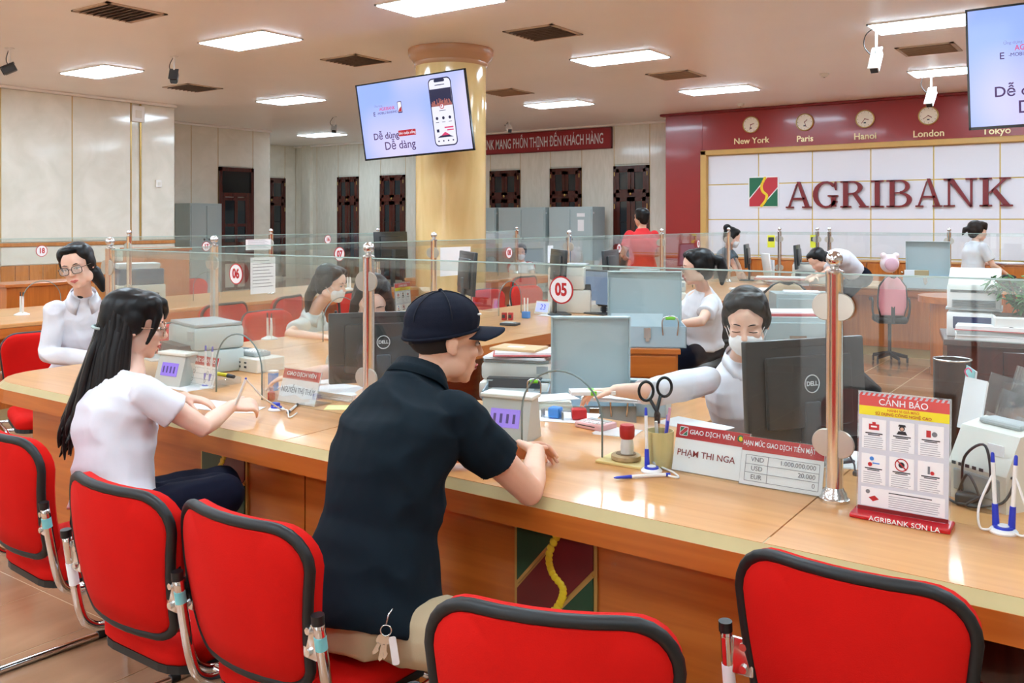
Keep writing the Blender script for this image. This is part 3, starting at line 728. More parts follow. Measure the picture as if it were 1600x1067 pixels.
# ------------------------------------------------------------------ counters
ZT = 0.76
def counter_top(name, label, poly, m, seams=None):
    pass
k1 = thing('service_counter', 'long orange wood service counter with glass screen, customers seated along it', 'counter', (0, 0, 0))
arc = [(-4.12-0.26*math.sin(math.radians(a)), 2.22-0.26*math.cos(math.radians(a))) for a in range(0, 91, 15)]
MB().prism([(-2.312, 1.96)]+arc+[(-4.38, 2.938), (-3.12, 2.938), (-3.12, 2.86), (-2.312, 2.86)], ZT-0.03, ZT).build('top_panel', M_TOP, k1)
MB().prism([(-2.308, 1.96), (-2.308, 2.86), (-0.702, 2.86), (-0.702, 1.96)], ZT-0.03, ZT).build('top_panel', M_TOP, k1)
MB().prism([(-0.698, 1.96), (-0.698, 2.86), (1.6, 2.86), (1.6, 1.96)], ZT-0.03, ZT).build('top_panel', M_TOP, k1)
for va, vb in ((2.942, 4.718), (4.722, 6.488), (6.492, 8.268), (8.272, 10.3)):
    MB().prism([(-4.38, va), (-4.38, vb), (-3.12, vb), (-3.12, va)], ZT-0.03, ZT).build('top_panel', M_TOPY, k1)
q = MB()      # pale sloped nosing, then the orange band under it
edge_path = [(1.6, 1.96), (-0.7, 1.96), (-2.31, 1.96)]+arc
for (a, b), nm in zip(zip(edge_path, edge_path[1:]), range(99)):
    pass
def band(path, off0, z0, off1, z1, m, name, parent):
    """a strip that follows the counter's edge, outer line at two heights"""
    n = len(path); nrm = []
    for i in range(n):
        d = V((0, 0))
        if i > 0: d += (V(path[i])-V(path[i-1])).normalized()
        if i < n-1: d += (V(path[i+1])-V(path[i])).normalized()
        d.normalize(); nrm.append(V((-d.y, d.x)))
    rows = [[], []]
    b = MB()
    O = [[V((p[0]+nn.x*o, p[1]+nn.y*o, z)) for p, nn in zip(path, nrm)] for o, z in ((off0, z0), (off1, z1), (-0.05, z1), (-0.05, z0))]
    W = [[b.bm.verts.new(p) for p in row] for row in O]
    for k in range(4):
        A, B = W[k], W[(k+1) % 4]
        for i in range(n-1): b.bm.faces.new((A[i], A[i+1], B[i+1], B[i]))
    b.bm.faces.new([r[0] for r in W]); b.bm.faces.new([r[-1] for r in W][::-1])
    return b.build(name, m, parent)
pth = edge_path[::-1][::-1]
side = [(-4.38, 2.9), (-4.38, 10.3)]
full = edge_path+side
sgn = 1
band(full, 0.0, ZT-0.001, 0.028, ZT-0.024, M_EDGE, 'pale_nosing', k1)
band(full, 0.03, ZT-0.024, 0.03, ZT-0.085, M_WOOD, 'edge_band', k1)
MB().prism([(-0.42, 2.06), (-0.42, 2.1), (-2.31, 2.1), (-2.31, 2.06)], 0.08, ZT-0.03).build('front_panel', M_WOOD, k1)
MB().prism([(-2.316, 2.06), (-2.316, 2.1), (-4.12, 2.1), (-4.12, 2.06)], 0.08, ZT-0.03).build('front_panel', M_WOOD, k1)
MB().prism([(-4.12, 2.06), (-4.22, 2.16), (-4.22, 10.25), (-4.18, 10.25), (-4.18, 2.18), (-4.1, 2.1)], 0.08, ZT-0.03).build('end_panel', M_WOODY, k1)
band([(-3.12, 10.3), (-3.12, 2.86), (-2.31, 2.86), (-0.7, 2.86), (1.6, 2.86)][::1], 0.0, ZT-0.002, 0.004, ZT-0.07, M_WOODY, 'rear_band', k1)
for v in (3.2, 4.75, 6.6, 8.4):
    pd = bx('pedestal', (-3.62, v, 0.0), (-3.17, v+0.44, ZT-0.03), M_WOODY, k1)
    d = bx('drawer', (-3.17, v+0.01, 0.5), (-3.15, v+0.43, 0.68), M_WOODY, pd, 0.006); d2 = bx('drawer', (-3.17, v+0.01, 0.1), (-3.15, v+0.43, 0.48), M_WOODY, pd, 0.006)
    for z in (0.59, 0.35):
        q = MB(); q.ell((-3.135, v+0.22, z), 0.018); q.build('knob', M_STEEL, pd, 180)
MB().prism([(1.6, 2.34), (1.6, 2.38), (-0.42, 2.38), (-0.42, 2.34)], 0.08, ZT-0.03).build('knee_panel', M_DARKWOOD, k1)
bx('knee_side', (-0.44, 2.06, 0.08), (-0.42, 2.36, ZT-0.03), M_DARKWOOD, k1)
MB().prism([(1.6, 2.09), (1.6, 2.12), (-4.1, 2.12), (-4.1, 2.09)], 0.0, 0.08).build('plinth', M_EDGE, k1)
for u in (-3.6, -2.62, -1.14): bx('pedestal', (u-0.22, 2.38, 0.0), (u+0.22, 2.84, ZT-0.03), M_WOODZ, k1)
for n_, (u, z, S) in enumerate(((vat(869, 885, 2.06).x, 0.52, 0.265), (vat(352, 760, 2.06).x, 0.52, 0.265), (0.9, 0.52, 0.265))):
    e = thing('emblem_panel', ['square emblem panel low on the counter front behind the red chairs', 'square emblem panel on the counter front at the seated woman\'s knee', 'square emblem panel on the counter front beyond the picture'][n_], 'emblem', (u, 2.06, z), 0, 'emblem panels on the counter fronts')
    if n_ == 2: bpy.data.objects.remove(e); continue
    emblem(e, S, (0, 0, 0), M_GOLD, M_DGREEN, M_DRED, M_LOGOYEL, M_GOLD, 0.008)
    q = MB(); s = S*0.46
    for a, b in (((-.5, -.2), (.1, .5)), ((-.05, -.5), (.5, .1))):
        a = V((a[0]*s*2, a[1]*s*2, 0.013)); b_ = V((b[0]*s*2, b[1]*s*2, 0.013)); d = (b_-a).normalized(); nrm = V((-d.y, d.x, 0))*0.004
        q.prism([(a.x-nrm.x, a.y-nrm.y), (b_.x-nrm.x, b_.y-nrm.y), (b_.x+nrm.x, b_.y+nrm.y), (a.x+nrm.x, a.y+nrm.y)], 0.0, 0.0135, RX90)
    q.build('gold_line', M_GOLD, e)

def run_counter(name, label, u0, u1, v0, v1, over, front='+u', m=M_TOPY):
    """a straight counter: top slab, band and body with an overhang on the visitor side"""
    t = thing(name, label, 'counter', (0, 0, 0))
    bx('top_panel', (u0, v0, ZT-0.03), (u1, v1, ZT), m, t, 0.006)
    bx('edge_band', (u0+0.004, v0+0.004, ZT-0.1), (u1-0.004, v1-0.004, ZT-0.03), M_WOODY if front != '-v' else M_WOOD, t, 0.004)
    a = [u0+0.03, u1-0.03, v0+0.05, v1-0.05]
    if front == '+u': a[1] = u1-over
    if front == '-u': a[0] = u0+over
    if front == '-v': a[2] = v0+over
    bx('body', (a[0], a[2], 0.1), (a[1], a[3], ZT-0.1), M_WOODZ, t)
    bx('plinth', (a[0]+0.02, a[2]+0.02, 0), (a[1]+0.0, a[3]-0.02, 0.1), M_EDGE, t)
    return t
k2 = run_counter('service_counter', 'orange wood counter facing the seated clerk with glasses, below the sign 18', -7.65, -6.48, 1.2, 7.4, 0.36, '+u')
run_counter('service_counter', 'orange wood counter past the cream column, below the grey wardrobes', -7.65, -6.48, 8.45, 10.2, 0.36, '+u')
e = thing('emblem_panel', 'square emblem panel on the orange counter behind the clerk with glasses', 'emblem', tuple(uat(52, 552, -6.84)), PI/2, 'emblem panels on the counter fronts')
emblem(e, 0.30, (0.05, 0, 0), M_GOLD, M_DGREEN, M_DRED, M_LOGOYEL, M_GOLD, 0.008)
k4 = run_counter('service_counter', 'orange wood counter across the hall under the white panel wall', -4.38, 3.0, 10.32, 11.3, 0.05, '-v', M_TOP)
# low cabinets along the feature wall
for i in range(9):
    u = -6.3+i*0.92
    c = thing('low_cabinet', 'orange wood low cabinet under the white panels, %s one from the gold frame corner' % ['first', 'second', 'third', 'fourth', 'fifth', 'sixth', 'seventh', 'eighth', 'ninth'][i], 'cabinet', (u, 14.5, 0), 0, 'low cabinets along the feature wall')
    bx('body', (0.005, 0.02, 0), (0.915, 0.34, 0.84), M_WOODZ, c); bx('top', (-0.0, 0.0, 0.84), (0.92, 0.34, 0.87), M_TOP, c, 0.005)
    for k in range(2):
        d = bx('door', (0.015+k*0.45, 0.0, 0.06), (0.445+k*0.45+0.01, 0.022, 0.82), M_WOODZ, c, 0.004)
        q = MB(); q.ell((0.40+k*0.12, -0.012, 0.7), 0.02); q.build('knob', M_STEEL, d, 180)

# ------------------------------------------------------------------ glass screens on steel posts
ZG = 1.346
def post(loc, label, h=0.643, r=0.0215, group='steel posts carrying the glass', n=20, discs=(0.15, 0.50)):
    t = thing('steel_post', label, 'post', loc, 0, group)
    MB().lathe([(r*1.75, 0), (r*1.75, 0.008), (r*1.5, 0.012), (r*1.45, 0.022), (r*1.15, 0.03), (r*1.02, 0.036)], n=n).build('base_ring', M_STEEL, t, 50)
    MB().lathe([(r, 0.0), (r, h-0.062), (r*1.06, h-0.06), (r*1.06, h-0.052), (r*0.5, h-0.046), (r*0.5, h-0.04)], n=n).build('pole', M_STEEL, t, 50)
    MB().ell((0, 0, h-r*0.98), r*0.98, u=n, v=12).build('ball', M_CHROME, t, 180)
    for z in discs:
        for s in (-1, 1):
            q = MB(); q.lathe([(0.034, -0.004), (0.036, 0.0), (0.034, 0.004), (0.001, 0.0045)], n=24, M=Tm(s*0.018, -0.012, z) @ RX90); q.build('clamp', mat('brushed clamp', (196, 192, 182), 0.35, metal=0.7), t, 50)
    return t
def pane(u0, v0, u1, v1, label, arch=None, top=ZG, bottom=ZT, th=0.01, aw=0.147, ah=0.254, band_h=0.035, group='clear glass counter screens'):
    d = V((u1-u0, v1-v0)); L_ = d.length
    t = thing('glass_screen', label, 'screen', (u0, v0, bottom), math.atan2(d.y, d.x), group)
    H_ = top-bottom
    P = [(0, 0)]
    if arch is not None:
        P += [(arch-aw, 0)]+[(arch-aw*math.cos(math.radians(a)), ah*0.45+ah*0.55*math.sin(math.radians(a))) for a in range(0, 181, 12)]+[(arch+aw, 0)]
    P += [(L_, 0), (L_, H_-band_h), (0, H_-band_h)]
    MB().prism(P, -th/2, th/2, RX90).build('pane', M_GLASS, t)
    MB().prism([(0, H_-band_h), (L_, H_-band_h), (L_, H_-0.004), (0, H_-0.004)], -th/2, th/2-0.003, RX90).build('top_band', M_BEVELGLASS, t)
    MB().prism([(0, H_-0.004), (L_, H_-0.004), (L_, H_), (0, H_)], -th/2, th/2, RX90).build('top_edge', mat('glass edge', (170, 196, 190), 0.2), t)
    if arch is not None:
        pts = [(arch-aw, 0, 0)]+[(arch-aw*math.cos(math.radians(a)), 0, ah*0.45+ah*0.55*math.sin(math.radians(a))) for a in range(0, 181, 12)]+[(arch+aw, 0, 0)]
        MB().tube(pts, 0.0032, 6).build('arch_edge', mat('arch rim', (126, 142, 140), 0.25), t, 180)
    return t
def number(p, num, label, rz=0.0, r=0.043):
    t = thing('number_sign', label, 'sign', p, rz, 'round counter number signs')
    q = MB(); q.lathe([(r, 0), (r, 0.003), (r*0.9, 0.0032), (r*0.9, 0.001)], n=32, M=RX90); q.build('ring', M_SIGNRED, t)
    q = MB(); q.lathe([(r*0.9, 0.0005), (r*0.9, 0.003), (0.001, 0.0031)], n=32, M=RX90); q.build('disc', M_PAPER, t)
    text(num, r*1.25, M_SIGNRED, t, (0, -0.0036, 0.0), bold=0.035, ext=0.0004, sx=0.82)
    return t
VG = 2.36
post((-0.655, VG, ZT), 'tall steel post beside the warning stand, nearest the emblem wall end')
post((-2.31, VG, ZT), 'steel post right in front of the monitor beside the man in the cap')
post((-4.0, VG, ZT), 'steel post at the clerk with glasses, end of the counter glass')
post((-4.0, 2.94, ZT), 'steel post behind the folder box and the round sign 06', discs=(0.12, 0.5))
pane(-2.29, VG, -0.675, VG, 'clear arched counter glass between the man in the cap and the reaching clerk', 0.805)
pane(-3.985, VG, -2.33, VG, 'clear arched counter glass in front of the masked clerks and the folder box', 0.935)
pane(-0.635, VG, 1.5, VG, 'clear counter glass behind the warning stand, past the tall post', 0.8)
pane(-4.0, VG+0.024, -4.0, 2.916, 'short end glass between two posts at the clerk with glasses')
number(tuple(vat(877.5, 453, VG-0.008)), '05', 'round red-rimmed sign 05 on the glass beside the cap')
number(tuple(vat(369.5, 428, VG-0.008)), '06', 'round red-rimmed sign 06 on the glass above the folder box')
# the run along u = -4, the far counter (u = -7), and across the hall
for v, lb in ((4.72, 'steel post just before the column, with white papers beside it'), (6.49, 'steel post behind the sign 05, before the grey cabinets'), (8.27, 'steel post beside the man in the red shirt'), (10.05, 'steel post at the bending woman in grey')):
    post((-4.0, v, ZT), lb, n=14)
vv = [2.94, 4.72, 6.49, 8.27, 10.05]
for a, b, lb in zip(vv, vv[1:], ('near the masked profile clerk', 'before the cream column', 'by the man in red', 'by the red wall corner')):
    pane(-4.0, a+0.02, -4.0, b-0.02, 'clear glass along the side counter %s' % lb, (b-a)/2)
for p, nm, lb in ((uat(530, 397, -3.99), '07', 'round sign 07 half hidden behind the chrome ball of a post'), (uat(795, 395, -3.99), '08', 'round sign 08 in front of the grey cabinets'), (uat(967, 388, -3.99), '09', 'small round sign beside the man in red'), (uat(1091, 381, -3.99), '10', 'small round sign before the gold frame')):
    number(tuple(p), nm, lb, PI/2, 0.043)
for v, lb in ((4.3, 'steel post on the far counter behind the seated woman\'s head'), (5.8, 'steel post on the far counter near the narrow window'), (7.3, 'steel post on the far counter before the black monitor'), (8.8, 'steel post on the far counter hidden by the column'), (10.0, 'steel post on the far counter end before the cabinets')):
    post((-7.0, v, ZT), lb, n=14)
vv = [1.3, 2.8, 4.3, 5.8, 7.3, 8.8, 10.0]
for a, b, lb in zip(vv, vv[1:], ('at the picture edge', 'carrying the sign 18', 'carrying the second round sign', 'carrying the third round sign', 'gap', 'past the cream column')):
    if lb == 'gap': continue
    pane(-7.0, a+0.02, -7.0, b-0.02, 'clear glass along the far counter %s' % lb, (b-a)/2)
for p, nm, lb in ((uat(65, 392, -6.99), '18', 'round sign 18 against the cream band of the side wall'), (uat(322, 385, -6.99), '17', 'round sign on the far counter by the chrome post'), (uat(512, 374, -6.99), '16', 'round sign on the far counter below the narrow windows')):
    number(tuple(p), nm, lb, PI/2, 0.045)
VK = 10.8
UK = {px: vat(px, 380, VK).x for px in (1218, 1277, 1296, 1483)}
for px, lb in ((1218, 'steel post before the white panels beside a yellow notice'), (1277, 'thin steel post above the bent woman'), (1296, 'thin steel post above the bent woman, with a knob'), (1483, 'steel post between the open grey box and the walking woman')):
    post((UK[px], VK, ZT), lb, n=14)
vv = [-4.3, UK[1218], UK[1277], UK[1296], UK[1483], 0.2, 1.9]
for a, b, lb in zip(vv, vv[1:], ('by the yellow notice', 'before the monitors', 'between two thin posts', 'over the grey box', 'by the walking woman', 'beyond the picture edge')):
    pane(a+0.02, VK, b-0.02, VK, 'clear glass across the hall %s' % lb, None)
for px, lb in ((1205, 'small yellow notice on the far glass beside the steel post'), (1272, 'small yellow notice on the far glass near two thin posts')):
    p = vat(px, 377, VK-0.01); t = thing('notice', lb, 'notice', tuple(p), 0, 'yellow notices on the far glass')
    bx('sheet', (-0.045, -0.003, -0.075), (0.045, 0.0, 0.075), mat('notice yellow', (232, 232, 60), 0.5), t); bx('print', (-0.036, -0.004, 0.0), (0.036, -0.003, 0.05), M_DARKGREY, t)

# ------------------------------------------------------------------ red sled-base chairs
def make_chair(label, fabric=M_RED):
    """origin on the floor under the seat; sitter faces local +Y"""
    t = thing('visitor_chair', label, 'chair', (0, 0, 0), 0, 'red visitor chairs')
    W2 = 0.225
    # backrest: a curved pad, tilted a little backwards
    def back_pt(x, z, off):
        k = (z-0.44)/0.40
        y = -0.235-0.07*k+0.055*(x/W2)**2 - 0.02*math.sin(PI*min(1, max(0, k)))
        return V((x, y+off, z))
    outline = []
    pts2 = []
    hw_top, hw_bot, zt, zb, r = 0.215, 0.19, 0.84, 0.485, 0.085
    def rr(n=6):
        P = []
        for cx, cz, a0, rad in ((hw_top-r, zt-r, 0, r), (-hw_top+r, zt-r, 90, r), (-hw_bot+0.06, zb+0.06, 180, 0.06), (hw_bot-0.06, zb+0.06, 270, 0.06)):
            for k in range(n+1):
                a = math.radians(a0+90*k/n); P.append((cx+rad*math.cos(a), cz+rad*math.sin(a)))
        return P
    ring = rr()
    cz = (zt+zb)/2
    dens = []
    for (x, z), (x2, z2) in zip(ring, ring[1:]+ring[:1]):
        m_ = max(1, int(math.hypot(x2-x, z2-z)/0.05))
        for k in range(m_): dens.append((x+(x2-x)*k/m_, z+(z2-z)*k/m_))
    def pad(offs, scales, name, m):
        b = MB(); W = []
        for o_, s_ in zip(offs, scales):
            W.append([b.bm.verts.new(back_pt(x*s_, cz+(z-cz)*s_, o_)) for x, z in dens])
        for A, B in zip(W, W[1:]):
            for k in range(len(A)): b.bm.faces.new((A[k], A[(k+1) % len(A)], B[(k+1) % len(A)], B[k]))
        for cap, o_ in ((W[0], offs[0]), (W[-1], offs[-1])):
            pass
        return b, W
    # front cushion and rear shell, each closed by shrinking rings towards the middle
    def closed(offs, scales, name, m, rev=False):
        b, W = pad(offs, scales, name, m)
        b.bm.faces.new(W[-1] if not rev else W[-1][::-1]); b.bm.faces.new(W[0][::-1] if not rev else W[0])
        return b.build(name, m, t, 50)
    closed([0.0, 0.006, 0.03, 0.042, 0.048, 0.05, 0.0505], [1.0, 1.01, 1.005, 0.95, 0.8, 0.5, 0.1], 'backrest', fabric)
    closed([-0.0205, -0.0185, -0.015, -0.008, 0.0], [0.1, 0.6, 0.93, 0.955, 0.955], 'back_shell', fabric)
    MB().tube([back_pt(x*0.985, cz+(z-cz)*0.985, -0.004) for x, z in dens], 0.0125, 8, True).build('back_trim', M_RUBBER, t, 180)
    # seat
    so = []
    for cx, cy, a0, rad in ((0.21-0.08, 0.23-0.08, 0, 0.08), (-0.21+0.08, 0.23-0.08, 90, 0.08), (-0.2+0.1, -0.255+0.1, 180, 0.1), (0.2-0.1, -0.255+0.1, 270, 0.1)):
        for k in range(6):
            a = math.radians(a0+90*k/5); so.append((cx+rad*math.cos(a), cy+rad*math.sin(a)))
    b = MB(); W = []
    for z, s_ in ((0.405, 0.97), (0.415, 1.0), (0.44, 1.0), (0.458, 0.95), (0.466, 0.8), (0.468, 0.4)):
        W.append([b.bm.verts.new((x*s_, y*s_+0.03, z)) for x, y in so])
    b._skin(W); b.build('seat', fabric, t, 50)
    MB().prism([(x*0.98, y*0.98+0.03) for x, y in so], 0.385, 0.405).build('seat_pan', M_RUBBER, t)
    # one bent chrome tube per side
    for s in (-1, 1):
        x = s*0.242
        P = smoothpath([(x, -0.262, 0.66), (x, -0.245, 0.55), (x, -0.225, 0.45), (x, -0.2, 0.405), (x, -0.14, 0.385), (x, 0.05, 0.385), (x, 0.16, 0.385)], 4)
        P2 = smoothpath([(x, 0.16, 0.385), (x, 0.215, 0.372), (x, 0.235, 0.32), (x, 0.235, 0.08), (x, 0.222, 0.03), (x, 0.17, 0.0125), (x, 0.0, 0.0125), (x, -0.28, 0.0125)], 5)
        MB().tube(P+P2[1:], 0.0125, 10).build('frame_tube', M_CHROME, t, 180)
        q = MB(); q.cyl((x, -0.263, 0.655), (x, -0.2645, 0.675), 0.0138, n=12); q.build('tube_cap', M_BLACK, t, 40)
        q = MB(); q.box((min(x, x-s*0.055), -0.256, 0.57), (max(x, x-s*0.055), -0.247, 0.645), 0.004); q.cyl((x-s*0.035, -0.256, 0.63), (x-s*0.035, -0.262, 0.63), 0.008, n=8); q.cyl((x-s*0.035, -0.256, 0.585), (x-s*0.035, -0.262, 0.585), 0.008, n=8); q.build('bracket', M_STEEL, t, 40)
        if s > 0: q = MB(); q.cyl((x, -0.2535, 0.60), (x, -0.258, 0.628), 0.0132, n=12); q.build('sticker', mat('teal sticker', (120, 196, 200), 0.5), t, 40)
        else: q = MB(); q.cyl((x, -0.2408, 0.525), (x, -0.251, 0.585), 0.0131, n=12); q.build('sticker', M_PAPER, t, 40)
        for y in (0.14, -0.22):
            q = MB(); q.cyl((x, y-0.015, 0.0125), (x, y+0.015, 0.0125), 0.0145, n=10); q.build('foot_pad', M_RUBBER, t, 40)
    MB().tube([(-0.242, -0.13, 0.385), (0.242, -0.13, 0.385)], 0.0115, 8).build('cross_tube', M_CHROME, t, 180)
    MB().tube([(-0.242, 0.12, 0.385), (0.242, 0.12, 0.385)], 0.0115, 8).build('cross_tube', M_CHROME, t, 180)
    return t
ch = make_chair('red chair between the seated woman and the man in the cap, empty')
ch.location = (-2.06, 1.50, 0)
def chair(u, v, rz, label): return dup(ch, (u, v, 0), rz, label)
chair(-2.80, 1.60, math.radians(-4), 'red chair the long-haired woman sits on')
chair(-1.625, 1.53, math.radians(0), 'red chair the man in the cap sits on')
chair(-0.90, 1.50, math.radians(20), 'red chair turned towards the man, back filling the lower middle')
chair(-0.445, 1.98, math.radians(-1), 'red chair pushed under the counter below the warning stand')
p = dat(82, 645, 4.9); chair(p.x, p.y, yaw_of(V((0.95, -0.3, 0))), 'red chair the clerk with glasses sits on')
# farther red chairs: visitors' chairs along the side counter (facing +u) and the far one (facing -u)
FA, FB = -PI/2, PI/2
p = dat(409, 487, 7.7); chair(p.x, p.y, FB+0.3, 'red chair at the far counter, behind the papers on the glass')
chair(-4.80, 4.15, FA, 'red chair the masked clerk in profile sits on')
chair(-4.66, 3.40, FA, 'red chair behind the grey printer and the folder box')
for px, Y, lb in ((795, 8.45, 'red chair at the side counter, behind the glass arch beside the column'), (852, 9.1, 'red chair just beside the sign 05'), (925, 10.2, 'red chair behind the white cash machine'), (963, 11.2, 'red chair by the red desk boxes')):
    r = ray(px, 460); k = -4.72/r.x; chair(-4.72, r.y*k, FA+random.uniform(-.2, .2), lb)
for px, py, lb in ((318, 444, 'red chair before the far counter near its round sign'), (793, 425, 'red chair at the far counter under the sign 08'), (540, 420, 'red chair at the far counter behind the masked profile clerk'), (870, 420, 'small red chair behind the monitors and the sign 05')):
    r = ray(px, py); k = -6.1/r.x; chair(-6.1, r.y*k, FB+random.uniform(-.3, .3), lb)
p = uat(318, 402, -8.3); chair(p.x, p.y, -PI/2, 'small red chair behind the far counter under its round sign')
# ------------------------------------------------------------------ people: one fused surface per body, clothes and hair fitted over it
class Blob:
    def __init__(s): s.bm = bmesh.new()
    def ell(s, c, r, fx=None, up=None, u=20, v=12):
        """ellipsoid; fx/up give its local y (front) and z axes"""
        M = Matrix.Identity(3)
        if fx is not None: M = frame(fx, up)
        rr = bmesh.ops.create_uvsphere(s.bm, u_segments=u, v_segments=v, radius=1.0)
        for w_ in rr['verts']: w_.co = M @ V((w_.co.x*r[0], w_.co.y*r[1], w_.co.z*r[2]))+V(c)
        return s
    def chain(s, pts, n=14, flat=False):
        """[(point, radius)...] round-ended tapering limb"""
        P = [V(p) for p, r in pts]; R = [r for p, r in pts]
        m = MB(); m.bm = s.bm
        ring = []
        d0 = (P[0]-P[1]).normalized(); d1 = (P[-1]-P[-2]).normalized()
        for a in (80, 55, 28): ring.append((P[0]+d0*R[0]*math.sin(math.radians(a)), R[0]*math.cos(math.radians(a))))
        ring += list(zip(P, R))
        for a in (() if flat else (28, 55, 80)): ring.append((P[-1]+d1*R[-1]*math.sin(math.radians(a)), R[-1]*math.cos(math.radians(a))))
        m.loft(ring, n); return s
    def rings(s, rows, n=24, e=2.3):
        """rows: (centre, right vec, front vec, half width, front depth, back depth) superellipse sections"""
        W = []
        for c, rt, fr, hw, df, db in rows:
            row = []
            for k in range(n):
                a = 2*PI*k/n; cx, sy = math.cos(a), math.sin(a)
                x = math.copysign(abs(cx)**(2/e), cx)*hw; y = math.copysign(abs(sy)**(2/e), sy)*(df if sy > 0 else db)
                row.append(s.bm.verts.new(V(c)+rt*x+fr*y))
            W.append(row)
        for A, B in zip(W, W[1:]):
            for k in range(n): s.bm.faces.new((A[k], A[(k+1) % n], B[(k+1) % n], B[k]))
        s.bm.faces.new(W[0][::-1]); s.bm.faces.new(W[-1]); return s
    def build(s, name, m, parent, voxel=0.006, smooth=4, fold=0.0, fscale=9.0, fdir=None, seed=0, dec=1.0):
        me = bpy.data.meshes.new('raw'); bmesh.ops.recalc_face_normals(s.bm, faces=s.bm.faces[:]); s.bm.to_mesh(me); s.bm.free()
        o = bpy.data.objects.new('raw', me); COL.objects.link(o)
        r = o.modifiers.new('r', 'REMESH'); r.mode = 'VOXEL'; r.voxel_size = voxel; r.use_smooth_shade = True
        if smooth: sm = o.modifiers.new('s', 'SMOOTH'); sm.factor = 0.5; sm.iterations = smooth
        if dec < 1: d = o.modifiers.new('d', 'DECIMATE'); d.ratio = dec
        bpy.context.view_layer.update()
        nm = bpy.data.meshes.new_from_object(o.evaluated_get(bpy.context.evaluated_depsgraph_get()))
        bpy.data.objects.remove(o, do_unlink=True); bpy.data.meshes.remove(me)
        nm.name = name; nm.materials.clear()
        if fold:
            no = [v.normal.copy() for v in nm.vertices]
            for v, n_ in zip(nm.vertices, no):
                p = v.co.copy()
                q = V((p.x+seed, p.y, p.z))*fscale
                if fdir is not None:
                    d = V(fdir); q = q-d*(q.dot(d)*0.72)
                k = noise.noise(q)+0.5*noise.noise(q*2.1)
                v.co = p+n_*(abs(k)*-1.6+0.5)*fold
        for p in nm.polygons: p.use_smooth = True
        return link(name, nm, m, parent)
def frame(fx, up):
    y = V(fx).normalized(); z = (V(up)-y*V(up).dot(y)).normalized(); x = y.cross(z)
    return Matrix((x, y, z)).transposed()
def lerp(a, b, t): return V(a)*(1-t)+V(b)*t

def add_hand(B, wrist, d, palm, thumb, curl=(0.5, 0.5, 0.55, 0.6), spread=0.12, S=1.0, tcurl=0.4):
    """palm box, four fingers of their own lengths and a thumb from the palm's side"""
    d = V(d).normalized(); palm = (V(palm)-d*V(palm).dot(d)).normalized(); th = palm.cross(d).normalized()
    if th.dot(V(thumb)) < 0: th = -th
    w = V(wrist)
    for k in (-1.5, -0.5, 0.5, 1.5):
        B.chain([(w-th*k*0.011*S+d*0.008, 0.0135*S), (w-th*k*0.0165*S+d*0.05*S, 0.0125*S), (w-th*k*0.0185*S+d*0.082*S, 0.0105*S)], 10)
    for i, (k, L_) in enumerate(((-1.5, 0.068), (-0.5, 0.078), (0.5, 0.073), (1.5, 0.056))):
        p = w-th*k*0.0195*S+d*0.084*S
        fd = (d-th*k*spread).normalized(); c = curl[i]
        pts = [(p, 0.0092*S)]
        for j, (f, r) in enumerate(((0.45, 0.0085), (0.32, 0.0078), (0.25, 0.0066))):
            a = c*(0.7, 1.0, 0.6)[j]
            fd = (fd*math.cos(a)+palm*math.sin(a)).normalized()
            p = p+fd*L_*f*S; pts.append((p, r*S))
        B.chain(pts, 10)
    p = w+th*0.022*S+d*0.022*S+palm*0.006
    td = (th*0.75+d*0.6+palm*0.25).normalized()
    pts = [(p, 0.0135*S)]; p = p+td*0.034*S; pts.append((p, 0.0112*S))
    td = (td*math.cos(tcurl)+(d*0.8+palm*0.4-th*0.3).normalized()*math.sin(tcurl)).normalized(); p = p+td*0.03*S; pts.append((p, 0.0096*S))
    p = p+td*0.022*S; pts.append((p, 0.0075*S)); B.chain(pts, 10)

def add_head(B, c, f, up, S=1.0, male=False):
    """skull, cheeks, jaw, chin, nose, lips, ears; c is the middle of the head"""
    R = frame(f, up)
    def P(x, y, z): return V(c)+R @ (V((x, y, z))*S)
    def e(x, y, z, rx, ry, rz): B.ell(P(x, y, z), (rx*S, ry*S, rz*S), f, up)
    e(0, -0.012, 0.036, 0.073, 0.092, 0.080)          # skull
    e(0, 0.03, 0.03, 0.064, 0.058, 0.064)             # brow
    e(0, 0.026, -0.03, 0.060, 0.062, 0.066)           # face
    e(0, 0.034, -0.068, 0.044, 0.05, 0.042)           # jaw
    e(0, 0.062, -0.096, 0.019, 0.017, 0.015)          # chin
    for s in (-1, 1):
        e(s*0.034, 0.062, -0.022, 0.022, 0.02, 0.02)  # cheek
        e(s*0.048, 0.006, -0.062, 0.016, 0.04, 0.03)  # jaw angle
        e(s*0.030, 0.074, 0.022, 0.022, 0.012, 0.007) # brow ridge
        e(s*0.0755, -0.008, 0.0, 0.008, 0.018, 0.028) # ear
        e(s*0.077, -0.002, -0.02, 0.006, 0.011, 0.012)
        e(s*0.009, 0.096, -0.030, 0.0075, 0.008, 0.006)
    B.chain([(P(0, 0.082, 0.018), 0.007*S), (P(0, 0.092, -0.006), 0.0085*S), (P(0, 0.102, -0.026), 0.0105*S)], 10)
    e(0, 0.083, -0.058, 0.021, 0.010, 0.0055); e(0, 0.082, -0.068, 0.018, 0.010, 0.006)
    return P

